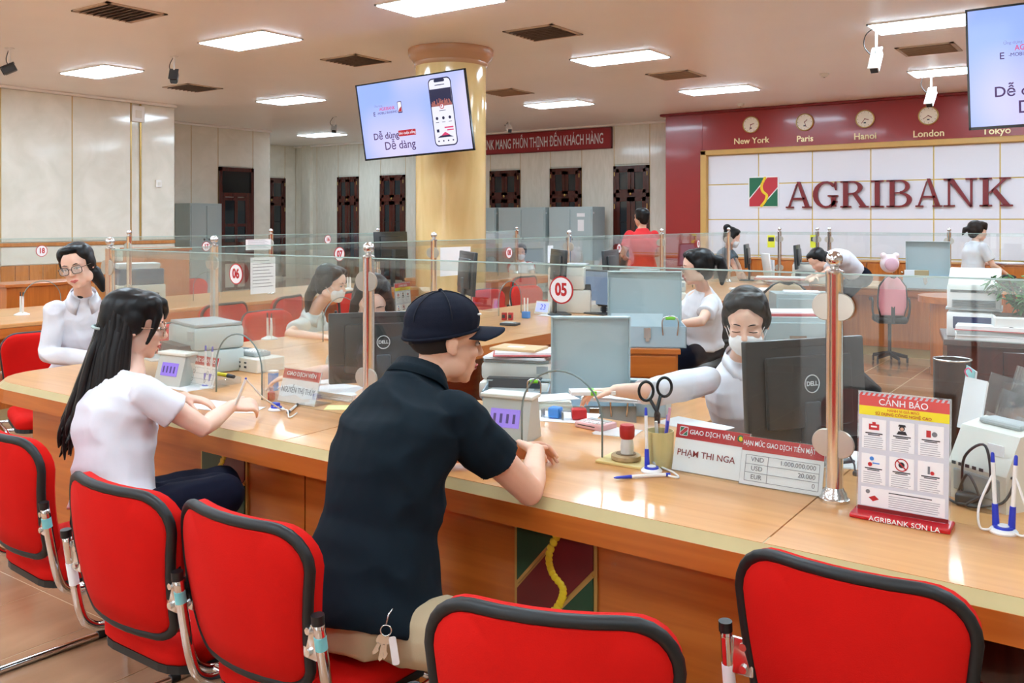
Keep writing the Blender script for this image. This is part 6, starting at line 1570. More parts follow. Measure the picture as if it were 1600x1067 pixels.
for px, py, lb in ((973, 478, 'red and blue stamps on a rack beside the edge-on monitor'), (975, 440, 'upper red and blue stamps near the edge-on monitor')):
    t = thing('stamp_rack', lb, 'stamp', tuple(on_u(px, -3.3 if py > 450 else -3.75)), .4, 'stamp racks'); bx('red_stamps', (-.05, -.03, .02), (.05, .03, .07), M_SIGNRED, t, .008); bx('blue_base', (-.06, -.035, 0), (.06, .035, .02), M_LBLUE, t, .004); bx('white_top', (-.055, -.032, .07), (.055, .032, .078), M_WHITE, t)
t = thing('pen_stand', 'light blue pen block with two upright pens on the side counter', 'pen stand', tuple(zat(822, 497, ZT)), .1, 'chained counter pens'); bx('block', (-.028, -.02, 0), (.028, .02, .05), M_LBLUE, t, .005)
for s in (-1, 1): q = MB(); q.loft([((s*.012, 0, .05), .006), ((s*.014, 0, .15), .005)], 8); q.build('pen', M_WHITE, t, 40)
for px, lb in ((788, 'small red stamp nearer the cap brim on the side counter'), (798, 'small red stamp beside the light blue pen block')):
    t = thing('hand_stamp', lb, 'stamp', tuple(zat(px, 500, ZT)), .2, 'small red stamps'); bx('case', (-.016, -.016, 0), (.016, .016, .055), M_SIGNRED, t, .004); bx('label', (-.012, -.0165, .015), (.012, -.0158, .04), M_DARKGREY, t)
t = thing('calculator', 'flat dark calculator at the side counter\'s edge', 'calculator', tuple(zat(797, 508, ZT)), .2); bx('body', (-.06, -.045, 0), (.06, .045, .018), M_DARKGREY, t, .004); bx('keys', (-.05, -.035, .018), (.03, .035, .021), M_GREYPL, t)
for px, u, lb in ((1175, -3.3, 'white papers strewn at the far part of the side counter'), (1230, -3.3, 'white opened file papers past the reaching clerk\'s hair')):
    papers(tuple(on_u(px, u)), .6, .4, .3, 20, lb)
t = thing('document_folder', 'long pale red folder on the side counter behind the reaching clerk', 'folder', tuple(on_u(1222, -3.35, ZT+.06)), .3, 'red folders'); bx('cover', (-.3, -.14, 0), (.3, .14, .02), mat('pale red folder', (214, 150, 144), .5), t, .004); bx('sheets', (-.28, -.13, .02), (.28, .13, .03), M_PAPER, t)
def drawer_box(p, rz, label, w=.5, d=.4, h=.78, lid=None, n=3):
    t = thing('drawer_unit', label, 'cabinet', p, rz, 'grey steel drawer units'); bx('carcass', (-w/2, -d/2+.01, 0), (w/2, d/2, h), M_GREYMETAL, t, .004)
    for k in range(n): dd = bx('drawer', (-w/2+.015, -d/2-.006, .06+k*(h-.08)/n), (w/2-.015, -d/2+.012, .04+(k+1)*(h-.08)/n), M_GREYMETAL, t, .004); bx('pull', (-.06, -d/2-.014, .10+k*(h-.08)/n+.06), (.06, -d/2-.006, .12+k*(h-.08)/n+.06), M_STEEL, dd)
    return t
p = dat(1236, 520, 6.7); drawer_box((p.x, p.y, 0), .55, 'grey steel drawer unit with a red folder on it behind the reaching clerk')
t = thing('document_folder', 'red folder on the grey steel drawer unit', 'folder', (p.x, p.y, .78), .6, 'red folders'); bx('cover', (-.24, -.15, 0), (.24, .15, .02), mat('dull red folder', (196, 96, 96), .5), t, .004); bx('sheets', (-.22, -.14, .02), (.22, .14, .03), M_PAPER, t)
p = dat(1252, 490, 8.0); drawer_box((p.x, p.y, 0), .5, 'grey steel drawer unit with green trays, farther behind the red folder', .5, .4, .84)
papers((p.x, p.y, .84), .4, .3, .22, 12, 'white papers on the farther grey drawer unit')
# the dark desk with printer and plant
P0 = dat(1480, 534, 5.45); dd = math.radians(12)
dk = thing('dark_desk', 'dark red brown desk with printer, papers and plant at the picture edge', 'desk', (P0.x, P0.y, 0), dd)
bx('top', (-.02, -.02, .725), (1.7, .6, .76), M_DARKWOOD, dk, .006); bx('body', (0, .02, .06), (1.68, .58, .725), M_DARKWOOD, dk)
for k in range(3):
    d = bx('door', (.3+k*.46, 0, .08), (.74+k*.46, .022, .52), M_DARKWOOD, dk, .006); q = MB(); q.tube(smoothpath([(.68+k*.46, 0, .26), (.68+k*.46, -.03, .28), (.68+k*.46, -.03, .36), (.68+k*.46, 0, .38)], 4), .006, 6); q.build('handle', M_STEEL, d, 180)
    d = bx('drawer', (.3+k*.46, 0, .55), (.74+k*.46, .022, .70), M_DARKWOOD, dk, .006); q = MB(); q.ell((.52+k*.46, -.014, .63), (.03, .014, .01)); q.build('pull', M_STEEL, d, 180)
def on_desk(x, y, z=.76): return tuple(V((P0.x, P0.y, 0))+Matrix.Rotation(dd, 3, 'Z') @ V((x, y, z)))
t = thing('printer', 'white multifunction printer with a dark blue opening on the dark desk', 'printer', on_desk(.17, .32), dd-.1, 'office printers')
q = MB(); q.box((-.15, -.16, 0), (.15, .2, .15), .008); q.box((-.15, -.14, .16), (.15, .2, .33), .02); q.build('housing', M_WHITE, t, 40)
bx('blue_cassette', (-.115, -.164, .05), (.115, -.15, .125), mat('dark blue plastic', (30, 44, 84), .4), t, .004); bx('slot', (-.13, -.146, .275), (.13, -.13, .29), M_BLACK, t); bx('seam', (-.158, -.145, .165), (.158, .19, .177), M_GREYPL, t)
q = MB()
for k in range(8): q.box((-.12, -.1605, .185+k*.006), (.12, -.1385, .187+k*.006))
q.build('grille', M_GREYPL, t)
R = Tm(0, .1, .34) @ Matrix.Rotation(.35, 4, 'X'); q = MB(); q.box((-.15, -.14, .0), (.15, .14, .03), .01, M=R); q.build('open_lid', M_WHITE, t, 40); q = MB(); q.box((-.11, -.142, .006), (.09, -.138, .022), M=R); q.build('lid_gap', M_BLACK, t)
for k, (m_, lb) in enumerate(((M_GREYPL, 'grey magazine pile bottom on the dark desk'), (M_PAPER, 'white papers in the pile before the printer'), (mat('dull red folder', (196, 96, 96), .5), 'red-covered papers topping the pile before the printer'))):
    t = thing('document_folder', lb, 'folder', on_desk(.24, .06, .76+k*.03), dd+random.uniform(-.15, .15), 'pile before the dark desk printer'); bx('cover', (-.19, -.1, 0), (.19, .1, .006), m_, t); bx('sheets', (-.185, -.095, .006), (.185, .095, .028), M_PAPER if k != 1 else M_GREYPL, t)
pt = thing('potted_plant', 'leafy green plant in a white rectangular pot on the dark desk', 'plant', on_desk(.40, .1), dd)
bx('pot', (-.15, -.12, 0), (.2, .12, .15), M_WHITE, pt, .01); bx('soil', (-.14, -.11, .148), (.19, .11, .155), mat('soil', (70, 52, 38), .9), pt)
q = MB(); q.ell((-.06, -.122, .08), (.02, .004, .012), u=12, v=6); q.build('pot_hole', M_BLACK, pt, 180)
rn = random.Random(9); st = MB(); leaf_me = None
tips = []
for k in range(9):
    a = rn.uniform(0, 6.28); tip = V((.03+math.cos(a)*rn.uniform(.05, .17), math.sin(a)*rn.uniform(.03, .12), .15+rn.uniform(.08, .25))); b0 = V((.03+rn.uniform(-.04, .04), rn.uniform(-.03, .03), .15))
    pp = smoothpath([b0, lerp(b0, tip, .5)+V((0, 0, .03)), tip], 5) if 'lerp' in globals() else [b0, tip]; st.tube(pp, .006, 5); tips += [lerp(b0, tip, f) for f in (.45, .6, .72, .84, .92, 1, 1, .96)]
st.build('stems', M_STEM, pt, 180)
for i, c in enumerate(tips*4):
    if leaf_me is None:
        b = MB(); b.grid([[V((0, 0, 0)), V((0, 0.0, 0)), V((0, 0, 0))], [V((-.014, .02, -.002)), V((0, .02, .003)), V((.014, .02, -.002))], [V((-.011, .045, -.008)), V((0, .045, -.002)), V((.011, .045, -.008))], [V((-.002, .07, -.018)), V((0, .072, -.016)), V((.002, .07, -.018))]])
        o = b.build('leaf', M_LEAF, pt, 180); leaf_me = o.data
    else: o = link('leaf', leaf_me, None, pt)
    o.location = c+V((rn.uniform(-.03, .03), rn.uniform(-.03, .03), rn.uniform(-.03, .02))); o.rotation_euler = (rn.uniform(-.9, .6), rn.uniform(-.6, .6), rn.uniform(0, 6.28)); s = rn.uniform(.7, 1.15); o.scale = (s, s, s)
p = dat(1488, 640, 5.05); t = thing('waste_bin', 'tall dark bin with a steel rim in front of the dark desk', 'bin', (p.x, p.y, 0))
MB().lathe([(.09, 0), (.098, .01), (.098, .70), (.09, .70), (.085, .05), (.0, .05)], n=28).build('bin_body', mat('dark bronze', (66, 44, 30), .25, metal=.5), t, 40); MB().tube([V((.098*math.cos(a*PI/14), .098*math.sin(a*PI/14), .70)) for a in range(28)], .006, 6, True).build('rim', M_STEEL, t, 180)
p = dat(1500, 470, 8.6); t = thing('round_table', 'orange wood table with a rounded end behind the white printer', 'table', (p.x, p.y, 0), 0)
MB().prism([(.37*math.cos(a*PI/20), .37*math.sin(a*PI/20)) for a in range(40)], .70, .76).build('tabletop', M_WOOD, t); MB().prism([(.26*math.cos(a*PI/20), .26*math.sin(a*PI/20)) for a in range(40)], 0, .70).build('drum_base', M_WOODZ, t)
# clutter on the counter across the hall
for px, rz, lb in ((1167, 1.83, 'dark monitor on the far counter by the bending person'), (1246, 1.75, 'dark monitor seen edge-on before the far glass')):
    monitor(tuple(on_v(px, 10.45)), rz, lb, .42, .28, False, .16)
t = thing('document_holder', 'white upright document holder on the far counter', 'holder', tuple(on_v(1203, 10.4)), .8); q = MB(); q.box((-.02, -.1, 0), (0, .1, .34), .004, M=Matrix.Rotation(-.15, 4, 'Y')); q.box((-.05, -.11, 0), (.08, .11, .02), .004); q.build('board', M_WHITE, t, 40); bx('papers', (.0, -.08, .02), (.02, .08, .26), M_PAPER, t)
printer(tuple(on_v(1268, 10.5)), .1, 'pale printer on the far counter by the bent head', .4, .3, .22)
p = on_v(1448, 10.42); cash_box(tuple(p), .1, 'open grey steel box with tall lid on the far counter', .44, .3, .14, .36, 1.5, False)
for k, (px, m_, lb) in enumerate(((1424, M_PAPER, 'white banknote stack on the far counter'), (1440, mat('tan notes', (176, 158, 120), .7), 'tan banknote stack before the far steel box'))):
    t = thing('banknote_stack', lb, 'money', tuple(on_v(px, 10.36)), .2, 'banknote stacks'); bx('notes', (-.07, -.035, 0), (.07, .035, .19), m_, t, .003); bx('band', (-.071, -.036, .05), (.071, .036, .07), M_GREENPL, t)
t = thing('desk_telephone', 'black telephone on the far counter by the walking person', 'telephone', tuple(on_v(1572, 10.45)), .2); bx('base', (-.12, -.09, 0), (.12, .09, .10), M_BLACK, t, .02); q = MB(); q.loft([((-.08, 0, .13), .025), ((-.05, 0, .15), .018), ((.05, 0, .15), .018), ((.08, 0, .13), .025)], 10); q.build('handset', M_BLACK, t, 180)
# far counter, far side
p = on_u(214, -7.3); t = thing('printer', 'dark blue printer under a pile of papers on the far counter', 'printer', tuple(p), 1.3, 'office printers'); bx('housing', (-.2, -.16, 0), (.2, .16, .16), M_OFFWHITE, t, .01); bx('blue_top', (-.19, -.15, .16), (.19, .15, .30), mat('steel blue plastic', (48, 76, 110), .45), t, .01); bx('slot', (-.14, -.162, .05), (.14, -.158, .09), M_DARKGREY, t)
papers((p.x, p.y, p.z+.30), 1.2, .34, .26, 40, 'white paper pile topping the dark blue printer')
p = on_u(262, -8.3, 0); t = thing('wood_cabinet', 'tall orange wood cabinet behind the far counter', 'cabinet', tuple(p), PI/2); bx('body', (-.26, 0, 0), (.26, .4, 1.17), M_WOODZ, t, .004); bx('top', (-.28, -.02, 1.17), (.28, .42, 1.2), M_WOODZ, t, .004); bx('door', (-.24, -.015, .08), (.24, 0, 1.12), M_WOODZ, t, .003)
p = on_u(200, -7.25, 0)
t = thing('pen_box', 'orange wood box behind the far counter at the clerk\'s shoulder', 'box', (*on_u(78, -8.6, 0).xy, 0), PI/2); bx('body', (-.4, 0, 0), (.4, .4, .86), M_WOODZ, t, .004); bx('top', (-.42, -.02, .86), (.42, .42, .89), M_WOOD, t, .004)
def person(label, J, head, male=False, skin=M_SKIN, shirt=M_SHIRTW, sleeve=0.55, hem=-0.16, lower=None, lower_kind='trousers', voxel=0.007, S=1.0, hands=None, fold=0.006, feet=True, group=None, seed=0, core=True):
    """J: joints in hall coordinates; head: (centre, facing, up, size)"""
    t = thing('person', label, 'person', (J['pel'][0], J['pel'][1], 0), 0, group)
    off = V(t.location)
    J = {k: (V(p)-off if k not in ('hip', 'toeR', 'toeL') else V(p)) for k, p in J.items()}
    mid_ = (J['sR']+J['sL'])/2
    for sd in 'RL': J['s'+sd] = lerp(J['s'+sd], mid_, .07)-V((0, 0, .016))
    if 'kR' not in J:      # seated behind a desk: thighs forward, feet on the floor
        rh = V(J['hip']); fw = V((-rh.y, rh.x, 0)).normalized(); pz = J['pel'].z
        for sd, sg in (('R', 1), ('L', -1)):
            J['k'+sd] = V((0, 0, min(pz, .56)-.04))+V((J['pel'].x, J['pel'].y, 0))+rh*sg*.1+fw*.34; J['a'+sd] = J['k'+sd]*1.0; J['a'+sd].z = .09; J['toe'+sd] = fw
    hc, hf, hu, hs = head; hc = V(hc)-off; hf = V(hf).normalized(); hu = V(hu).normalized()
    k = (1.0 if male else 0.86)*S
    B = Blob()
    B.rings(torso_rows(J, S, male))
    add_head(B, hc, hf, hu, hs, male)
    nb = V(J['nek']); B.chain([(lerp(V(J['che']), nb, 0.8), 0.055*k), (nb, 0.054*k), (hc-hu*0.075*hs-hf*0.018*hs, 0.051*k), (hc-hu*0.03*hs-hf*0.02*hs, 0.05*k)])
    for sd in 'RL':
        if 'e'+sd not in J: continue
        B.chain(arm_pts(J['s'+sd], J['e'+sd], J['w'+sd], k))
        if hands and sd in hands:
            h = dict(hands[sd]); add_hand(B, J['w'+sd], h['d'], h['palm'], h['thumb'], h.get('curl', (.4, .45, .5, .55)), h.get('spread', .1), 0.95*S if male else 0.86*S, h.get('tcurl', .4))
        elif sd+'hand' not in J:
            d = (V(J['w'+sd])-V(J['e'+sd])).normalized(); add_hand(B, J['w'+sd], d, (0, 0, -1) if abs(d.z) < .8 else (0, 1, 0), (1, 0, 0), S=0.86*S)
    rt_h = V(J['hip']) if 'hip' in J else (V(J['sR'])-V(J['sL'])).normalized()
    for sd, sg in (('R', 1), ('L', -1)):
        if 'k'+sd not in J: continue
        hp = V(J['pel'])+rt_h*sg*0.085*S-V((0, 0, 0.03))
        B.chain([(hp, 0.078*k), (lerp(hp, J['k'+sd], .5), 0.068*k), (J['k'+sd], 0.053*k), (lerp(J['k'+sd], J['a'+sd], .35), 0.052*k), (J['a'+sd], 0.034*k)])
        if feet:
            fd = V(J.get('toe'+sd, V((0, 1, 0)))) if 'toe'+sd in J else V((0, 1, 0))
            a = V(J['a'+sd]); B.chain([(a-V((0, 0, .03)), 0.034*k), (a+fd*0.08-V((0, 0, .045)), 0.033*k), (a+fd*0.15-V((0, 0, .052)), 0.026*k)])
    body = B.build('body', skin, t, voxel, 3)
    # shirt
    C = Blob(); ex = 0.013
    rows = torso_rows(J, S, male, ex, hem, 1.0)
    rows = [(c_, r_, f_, w_+(0.012 if n_ < 3 else 0), a_+(0.014 if n_ < 3 else 0), b_+(0.012 if n_ < 3 else 0)) for n_, (c_, r_, f_, w_, a_, b_) in enumerate(rows)]
    C.rings(rows)
    tips = []
    for sd in 'RL':
        if 'e'+sd not in J: continue
        s_, e_, w_ = (V(J[x+sd]) for x in 'sew')
        if sleeve <= 1:
            en = lerp(s_, e_, sleeve)
            C.chain([(s_, 0.053*k+ex*.7), (lerp(s_, en, .5), 0.052*k+ex), (en, 0.053*k+ex*1.1)], 14, True)
            tips.append(en)
        else:
            fr = sleeve-1
            C.chain([(s_, 0.053*k+ex*.7), (lerp(s_, e_, .5), 0.050*k+ex), (e_, 0.043*k+ex), (lerp(e_, w_, .35), 0.042*k+ex*.9), (lerp(e_, w_, fr), 0.031*k+ex*.8)], 14, True)
    shv = C.build('shirt', shirt, t, max(voxel*1.1, 0.007), 3, fold, 7.0, (V(J['nek'])-V(J['pel'])).normalized().cross(V((0.3, 1, 0))), seed)
    if lower is not None:
        D = Blob()
        if lower_kind == 'trousers' or lower_kind == 'skirt':
            D.rings(torso_rows(J, S, male, 0.011 if hem > -0.05 else 0.008, -0.31, 0.2))
            for sd, sg in (('R', 1), ('L', -1)):
                if 'k'+sd not in J: continue
                hp = V(J['pel'])+rt_h*sg*0.085*S-V((0, 0, 0.03)); K = V(J['k'+sd]); A = V(J['a'+sd])
                if lower_kind == 'trousers':
                    D.chain([(hp-V((0, 0, .012)), 0.082*k), (lerp(hp, K, .5), 0.083*k), (K, 0.072*k), (lerp(K, A, .4), 0.068*k), (lerp(K, A, .93), 0.058*k)])
                else:
                    D.chain([(hp, 0.10*k), (lerp(hp, K, .5), 0.092*k), (lerp(hp, K, 1.03), 0.078*k)])
            if lower_kind == 'skirt' and 'kR' in J:
                hp = V(J['pel'])-V((0, 0, .03)); K = (V(J['kR'])+V(J['kL']))/2
                D.chain([(hp, 0.10*k), (lerp(hp, K, .98), 0.07*k)])
        D.build(lower_kind, lower, t, max(voxel*1.2, .008), 3, fold*.8, 8.0, (0, 0, 1), seed+3)
    return t, J, (hc, hf, hu, hs)
def hair(t, H, cap=True, m=M_HAIR, voxel=0.006, tubes=(), blobs=(), fringe=(), fold=0.0016, name='hair'):
    hc, hf, hu, hs = H
    R = frame(hf, hu)
    def P(p): return hc+R @ (V(p)*hs)
    B = Blob(); add_hair_cap(B, hc, hf, hu, hs)
    for c, r in blobs: B.ell(P(c), tuple(x*hs for x in r), hf, hu)
    for pts in tubes: B.chain([(P(p), r*hs) for p, r in pts], 12)
    return B.build(name, m, t, voxel, 2, fold, 34.0, tuple(hu), 5)
def locks(t, H, paths, m=M_HAIR, n=7, world=False, name='hair_locks'):
    hc, hf, hu, hs = H; q = MB()
    R = frame(V((hf.x, hf.y, 0)), V((0, 0, 1))) if world else frame(hf, hu)
    for pts in paths:
        P = [(hc+R @ (V(p)*hs), r*hs) for p, r in pts]
        c = smoothpath([p for p, r in P], 4); rr = [r for p, r in P]
        out = []
        for i, p in enumerate(c):
            f_ = i/4; a = int(f_); b = min(a+1, len(rr)-1); out.append((p, rr[min(a, len(rr)-1)]*(1-(f_-a))+rr[b]*(f_-a)))
        q.loft(out, n)
    return q.build(name, m, t, 180)

# ---- the man in the cap, on his chair, elbows on the counter
pel = V((-1.53, 1.56, 0.565)); nek = dat(655, 585, 2.33)
J = dict(pel=pel, nek=nek, che=lerp(pel, nek, .58)+V((0.0, -0.03, 0.02)), sR=dat(713, 640, 2.21), sL=dat(600, 628, 2.46), eR=dat(828, 768, 2.30), wR=dat(838, 706, 2.52),
         eL=(-1.72, 1.99, .81), wL=dat(800, 704, 2.63), kR=(-1.10, 1.60, .53), kL=(-1.73, 1.9, .5), aR=(-1.02, 1.78, .09), aL=(-1.72, 1.86, .09), hip=V((0.98, 0.15, 0)).normalized())
HM = (dat(697, 533, 2.42), V((0.53, 0.84, -0.10)), V((0.08, 0.12, 1)), 1.0)
man, JM, HMl = person('person in a navy cap, dark polo shirt and khaki trousers leaning on the counter', J, HM, True, M_SKIN, M_NAVYPOLO, 0.60, -0.17, M_KHAKI, 'trousers', 0.0052, 1.0,
    dict(R=dict(d=(-0.75, 0.55, 0.02), palm=(-0.45, -0.1, -0.9), thumb=(-0.3, 0.5, 0.6), curl=(.75, .85, .95, 1.0), spread=.02), L=dict(d=(0.55, 0.8, 0.02), palm=(.5, -.3, -.75), thumb=(.2, .3, .9), curl=(.8, .8, .8, .8))), 0.014, seed=2)
face_bits(man, HMl[0], HMl[1], HMl[2], 1.0)
collar(man, JM, M_NAVYPOLO, 1.32, True, drop=0.02)
hc, hf, hu, hs = HMl; R = frame(hf, hu)
def HP(p): return hc+R @ (V(p)*hs)
# short hair under the cap
B = Blob(); B.ell(HP((0, -0.03, 0.03)), (0.077, 0.09, 0.075), hf, hu); B.ell(HP((0, -0.055, 0.0)), (0.064, 0.046, 0.04), hf, hu); B.build('hair', mat('cropped hair', (30, 24, 23), 0.9), man, 0.006, 2)
cp = thing('baseball_cap', 'dark navy baseball cap on the leaning man\'s head', 'cap', tuple(HM[0]))
cp.matrix_world = Tm(*HM[0]) @ frame(HM[1]+V((0, 0, 0.16)), HM[2]).to_4x4()
q = Blob(); q.ell((0, -0.008, 0.058), (0.087, 0.106, 0.078)); q.ell((0, -0.02, 0.03), (0.086, 0.1, 0.05))
cr = q.build('crown', M_CAP, cp, 0.005, 2)
# trim the crown level with its rim
bmx = bmesh.new(); bmx.from_mesh(cr.data); bmesh.ops.bisect_plane(bmx, geom=bmx.verts[:]+bmx.edges[:]+bmx.faces[:], plane_co=(0, 0, 0.018), plane_no=V((0, 0.10, -1)), clear_outer=True); bmx.to_mesh(cr.data); bmx.free()
rows = []
for j in range(7):
    r_ = j/6; row = []
    for i in range(15):
        a = math.radians(-64+128*i/14); x = math.sin(a)*0.086; y0 = math.cos(a)*0.088
        ln = 0.082*math.cos(a*0.98)**0.7 if abs(a) < 1.5 else 0
        row.append(V((x*(1-0.05*r_), y0+ln*r_, 0.030-0.012*r_-0.09*(x*x)/0.0074*0.25)))
    rows.append(row)
MB().grid(rows).build('brim', M_CAP, cp, 180, 0.004)
q = MB(); q.tube([V((0.088*math.sin(math.radians(a)), -0.014+0.104*math.cos(math.radians(a)), 0.024+0.006*math.cos(math.radians(a)))) for a in range(0, 360, 12)], 0.004, 6, True); q.build('rim_seam', M_CAP, cp, 180)
q = MB(); q.ell((0, -0.008, 0.137), 0.007, u=10, v=6); q.build('button', M_CAP, cp, 180)
q = MB()
for a in range(0, 180, 60): q.tube([V((0.0885*math.cos(math.radians(a))*math.sin(math.radians(b)), -0.008+0.1075*math.sin(math.radians(a))*math.sin(math.radians(b)), 0.058+0.0795*math.cos(math.radians(b)))) for b in range(-84, 85, 12)], 0.0016, 5)
q.build('panel_seams', mat('cap seam', (22, 25, 36), 0.9), cp, 180)
q = MB(); q.ell((0.05, 0.082, 0.07), (0.006, 0.006, 0.0035), u=10, v=6); q.build('white_badge', M_PAPER, cp, 180)
q = MB(); q.box((-0.03, -0.112, 0.005), (0.03, -0.098, 0.02), 0.003); q.build('back_strap', M_BLACK, cp)
text('', 0.01, M_PAPER, cp, (0, 0.1, 0.07)) if False else None
# keys at his belt
kp = dat(603, 985, 1.965)
ks = thing('key_ring', 'bunch of keys with a white tag hanging at the man\'s hip', 'keys', tuple(kp), TH)
q = MB(); q.tube([V((0.012*math.cos(a*PI/8), 0, 0.012*math.sin(a*PI/8))) for a in range(16)], 0.0015, 6, True); q.tube([V((0.0, 0.004, 0.012)), V((0.004, 0.01, 0.03)), V((0.012, 0.02, 0.04))], 0.0018, 6); q.build('ring', M_STEEL, ks, 180)
for i, (dx, ln) in enumerate(((-0.03, 0.055), (-0.014, 0.065), (-0.004, 0.06))):
    q = MB(); MM = Matrix.Rotation(math.atan2(dx, ln)*-1+0.0, 4, 'Y') @ Tm(0, 0.002*i, 0)
    q.prism(rrect(0.02, 0.022, 0.008, 4, 0, -0.022), -0.001, 0.001, MM @ RX90); q.prism([(-0.004, -0.03), (-0.004, -ln), (0.0, -ln-0.005), (0.004, -ln), (0.007, -ln+0.008), (0.004, -ln+0.014), (0.004, -0.03)], -0.001, 0.001, MM @ RX90); q.build('key', M_STEEL, ks)
q = MB(); MM = Matrix.Rotation(-0.15, 4, 'Y'); q.prism(rrect(0.016, 0.062, 0.005, 4, 0.012, -0.045), -0.0015, 0.0015, MM @ Tm(0, -0.004, 0) @ RX90); q.build('tag', M_WHITE, ks)

# ---- the long-haired woman writing at the counter
pel = V((-2.71, 1.61, 0.56)); nek = dat(205, 582, 3.0)
J = dict(pel=pel, nek=nek, che=lerp(pel, nek, .58)+V((-0.02, -0.03, 0.0)), sR=dat(232, 606, 2.86), sL=dat(165, 604, 3.1), eR=dat(318, 668, 2.93), wR=dat(362, 634, 3.17), eL=dat(225, 652, 3.16), wL=dat(288, 620, 3.33),
         kR=(-2.42, 1.80, .60), kL=(-2.56, 1.9, .58), aR=(-2.36, 1.78, .1), aL=(-2.5, 1.88, .1), hip=V((0.95, -0.2, 0)).normalized())
HW = (dat(212, 508, 3.05), cdir(0.90, 0.36, -0.16), cdir(0.10, 0.0, 1.0), 0.97)
wm, JW, HWl = person('person with long black hair and white top writing at the counter', J, HW, False, M_SKIN2, M_SHIRTW, 0.52, -0.10, M_NAVY, 'skirt', 0.0052, 1.0,
    dict(R=dict(d=cdir(0.75, 0.6, -0.05), palm=cdir(-0.3, 0.5, -0.8), thumb=cdir(-0.3, 0.6, 0.5), curl=(.7, .8, .95, 1.0), spread=.02), L=dict(d=cdir(0.92, 0.1, -0.22), palm=(0, 0, -1), thumb=cdir(0.2, -0.9, 0), curl=(.3, .35, .4, .45))), 0.012, seed=11)
face_bits(wm, HWl[0], HWl[1], HWl[2], .97)
glasses(wm, HWl[0], HWl[1], HWl[2], mat('thin gold frame', (200, 170, 150), 0.25, metal=0.8), .97, False)
hair(wm, HWl, tubes=(((( -0.055, 0.045, 0.085), .03), ((-0.06, 0.07, 0.05), .018), ((-0.065, 0.07, 0.01), .01)), (((0.055, 0.045, 0.085), .03), ((0.064, 0.066, 0.05), .017), ((0.07, 0.06, 0.0), .011), ((0.076, 0.045, -0.05), .006)), (((0.02, 0.07, 0.09), .022), ((0.0, 0.088, 0.06), .014), ((-0.02, 0.09, 0.035), .008))),
     blobs=(((0, -0.075, 0.02), (0.07, 0.05, 0.085)), ((0.05, -0.03, 0.03), (0.032, 0.055, 0.07))))
rn = random.Random(5); paths = []
for i in range(110):
    a = math.radians(rn.uniform(-190, 8)); ln = rn.uniform(0.34, 0.45)
    cx, cy = math.cos(a), math.sin(a)
    x0, y0 = 0.070*cx, -0.02+0.088*cy
    j = lambda k: rn.uniform(-k, k)
    dk = 1-0.75*max(0, cx)
    bx_ = 0.085*cx+j(.012); by_ = -0.035+0.095*cy+j(.012)
    zz = 0.05+j(.03) if cy > -0.5 else 0.02+j(.03)
    paths.append([((x0, y0, zz), .011), ((bx_*1.02, by_, -0.09), .016), ((bx_*1.2, by_-0.035*dk, -0.19), .016), ((bx_*1.35+j(.01), by_-0.065*dk+j(.01), -0.28), .014), ((bx_*1.4+j(.015), by_-0.085*dk+j(.012), -0.28-(ln-.28)*.6), .010), ((bx_*1.4+j(.02), by_-0.10*dk+j(.015), -ln), .0025)])
locks(wm, HWl, paths, mat('long hair', (20, 14, 13), 0.42, spec=0.3), 6, True)
q = MB(); R = frame(HWl[1], HWl[2]); MM = Tm(*(HWl[0]+R @ V((0, -0.108, -0.02)))) @ R.to_4x4(); q.tube([MM @ V((0.038*math.cos(a*PI/10), -0.0+0.024*math.sin(a*PI/10), 0)) for a in range(20)], 0.005, 6, True); q.build('hair_tie', mat('grey hair tie', (170, 190, 190), 0.5), wm, 180)

# ---- the clerk with square glasses at the counter's end
pel = dat(122, 598, 5.05); nek = dat(130, 459, 4.92)
J = dict(pel=pel, nek=nek, che=lerp(pel, nek, .58)+cdir(0, 1)*0.02, sR=dat(82, 479, 4.86), sL=dat(182, 478, 5.02), eR=dat(76, 554, 4.80), wR=dat(148, 562, 4.56), eL=dat(196, 556, 4.86), wL=dat(170, 562, 4.56), hip=cdir(-.9, -.3), kR=dat(105, 640, 4.72), kL=dat(140, 640, 4.75), aR=zat(81, 772, .09), aL=zat(120, 770, .09), toeR=cdir(.1, -1), toeL=cdir(.1, -1))
up3 = cdir(-0.20, 0.0, 1.0)
H3 = (dat(121, 416, 4.78), cdir(0.08, -0.98, -0.16), up3, 1.0)
c3, J3, H3l = person('person with square glasses, tied black hair and white long-sleeved shirt looking across', J, H3, False, M_SKIN2, M_SHIRTW, 1.95, -0.16, M_NAVY, 'trousers', 0.0065, 1.0, None, 0.012, seed=21)
face_bits(c3, *H3l[:3], 1.0); glasses(c3, *H3l[:3], mat('dark glasses frame', (60, 44, 40), 0.3), 1.0, True)
hair(c3, H3l, tubes=((((0.0, 0.03, 0.116), .012), ((0.046, 0.036, 0.09), .014), ((0.067, 0.018, 0.045), .014), ((0.074, -0.004, -0.01), .010)), (((0.0, 0.03, 0.116), .012), ((-0.046, 0.036, 0.09), .014), ((-0.067, 0.018, 0.045), .014), ((-0.074, -0.004, -0.01), .010)),
    (((0.03, -0.07, -0.05), .05), ((0.05, -0.08, -0.11), .035), ((0.055, -0.07, -0.17), .02)), (((-0.05, -0.06, -0.06), .04), ((-0.07, -0.06, -0.12), .028), ((-0.075, -0.05, -0.16), .014))))
collar(c3, J3, M_SHIRTW, 1.2, False, spread=0.045, drop=0.075)

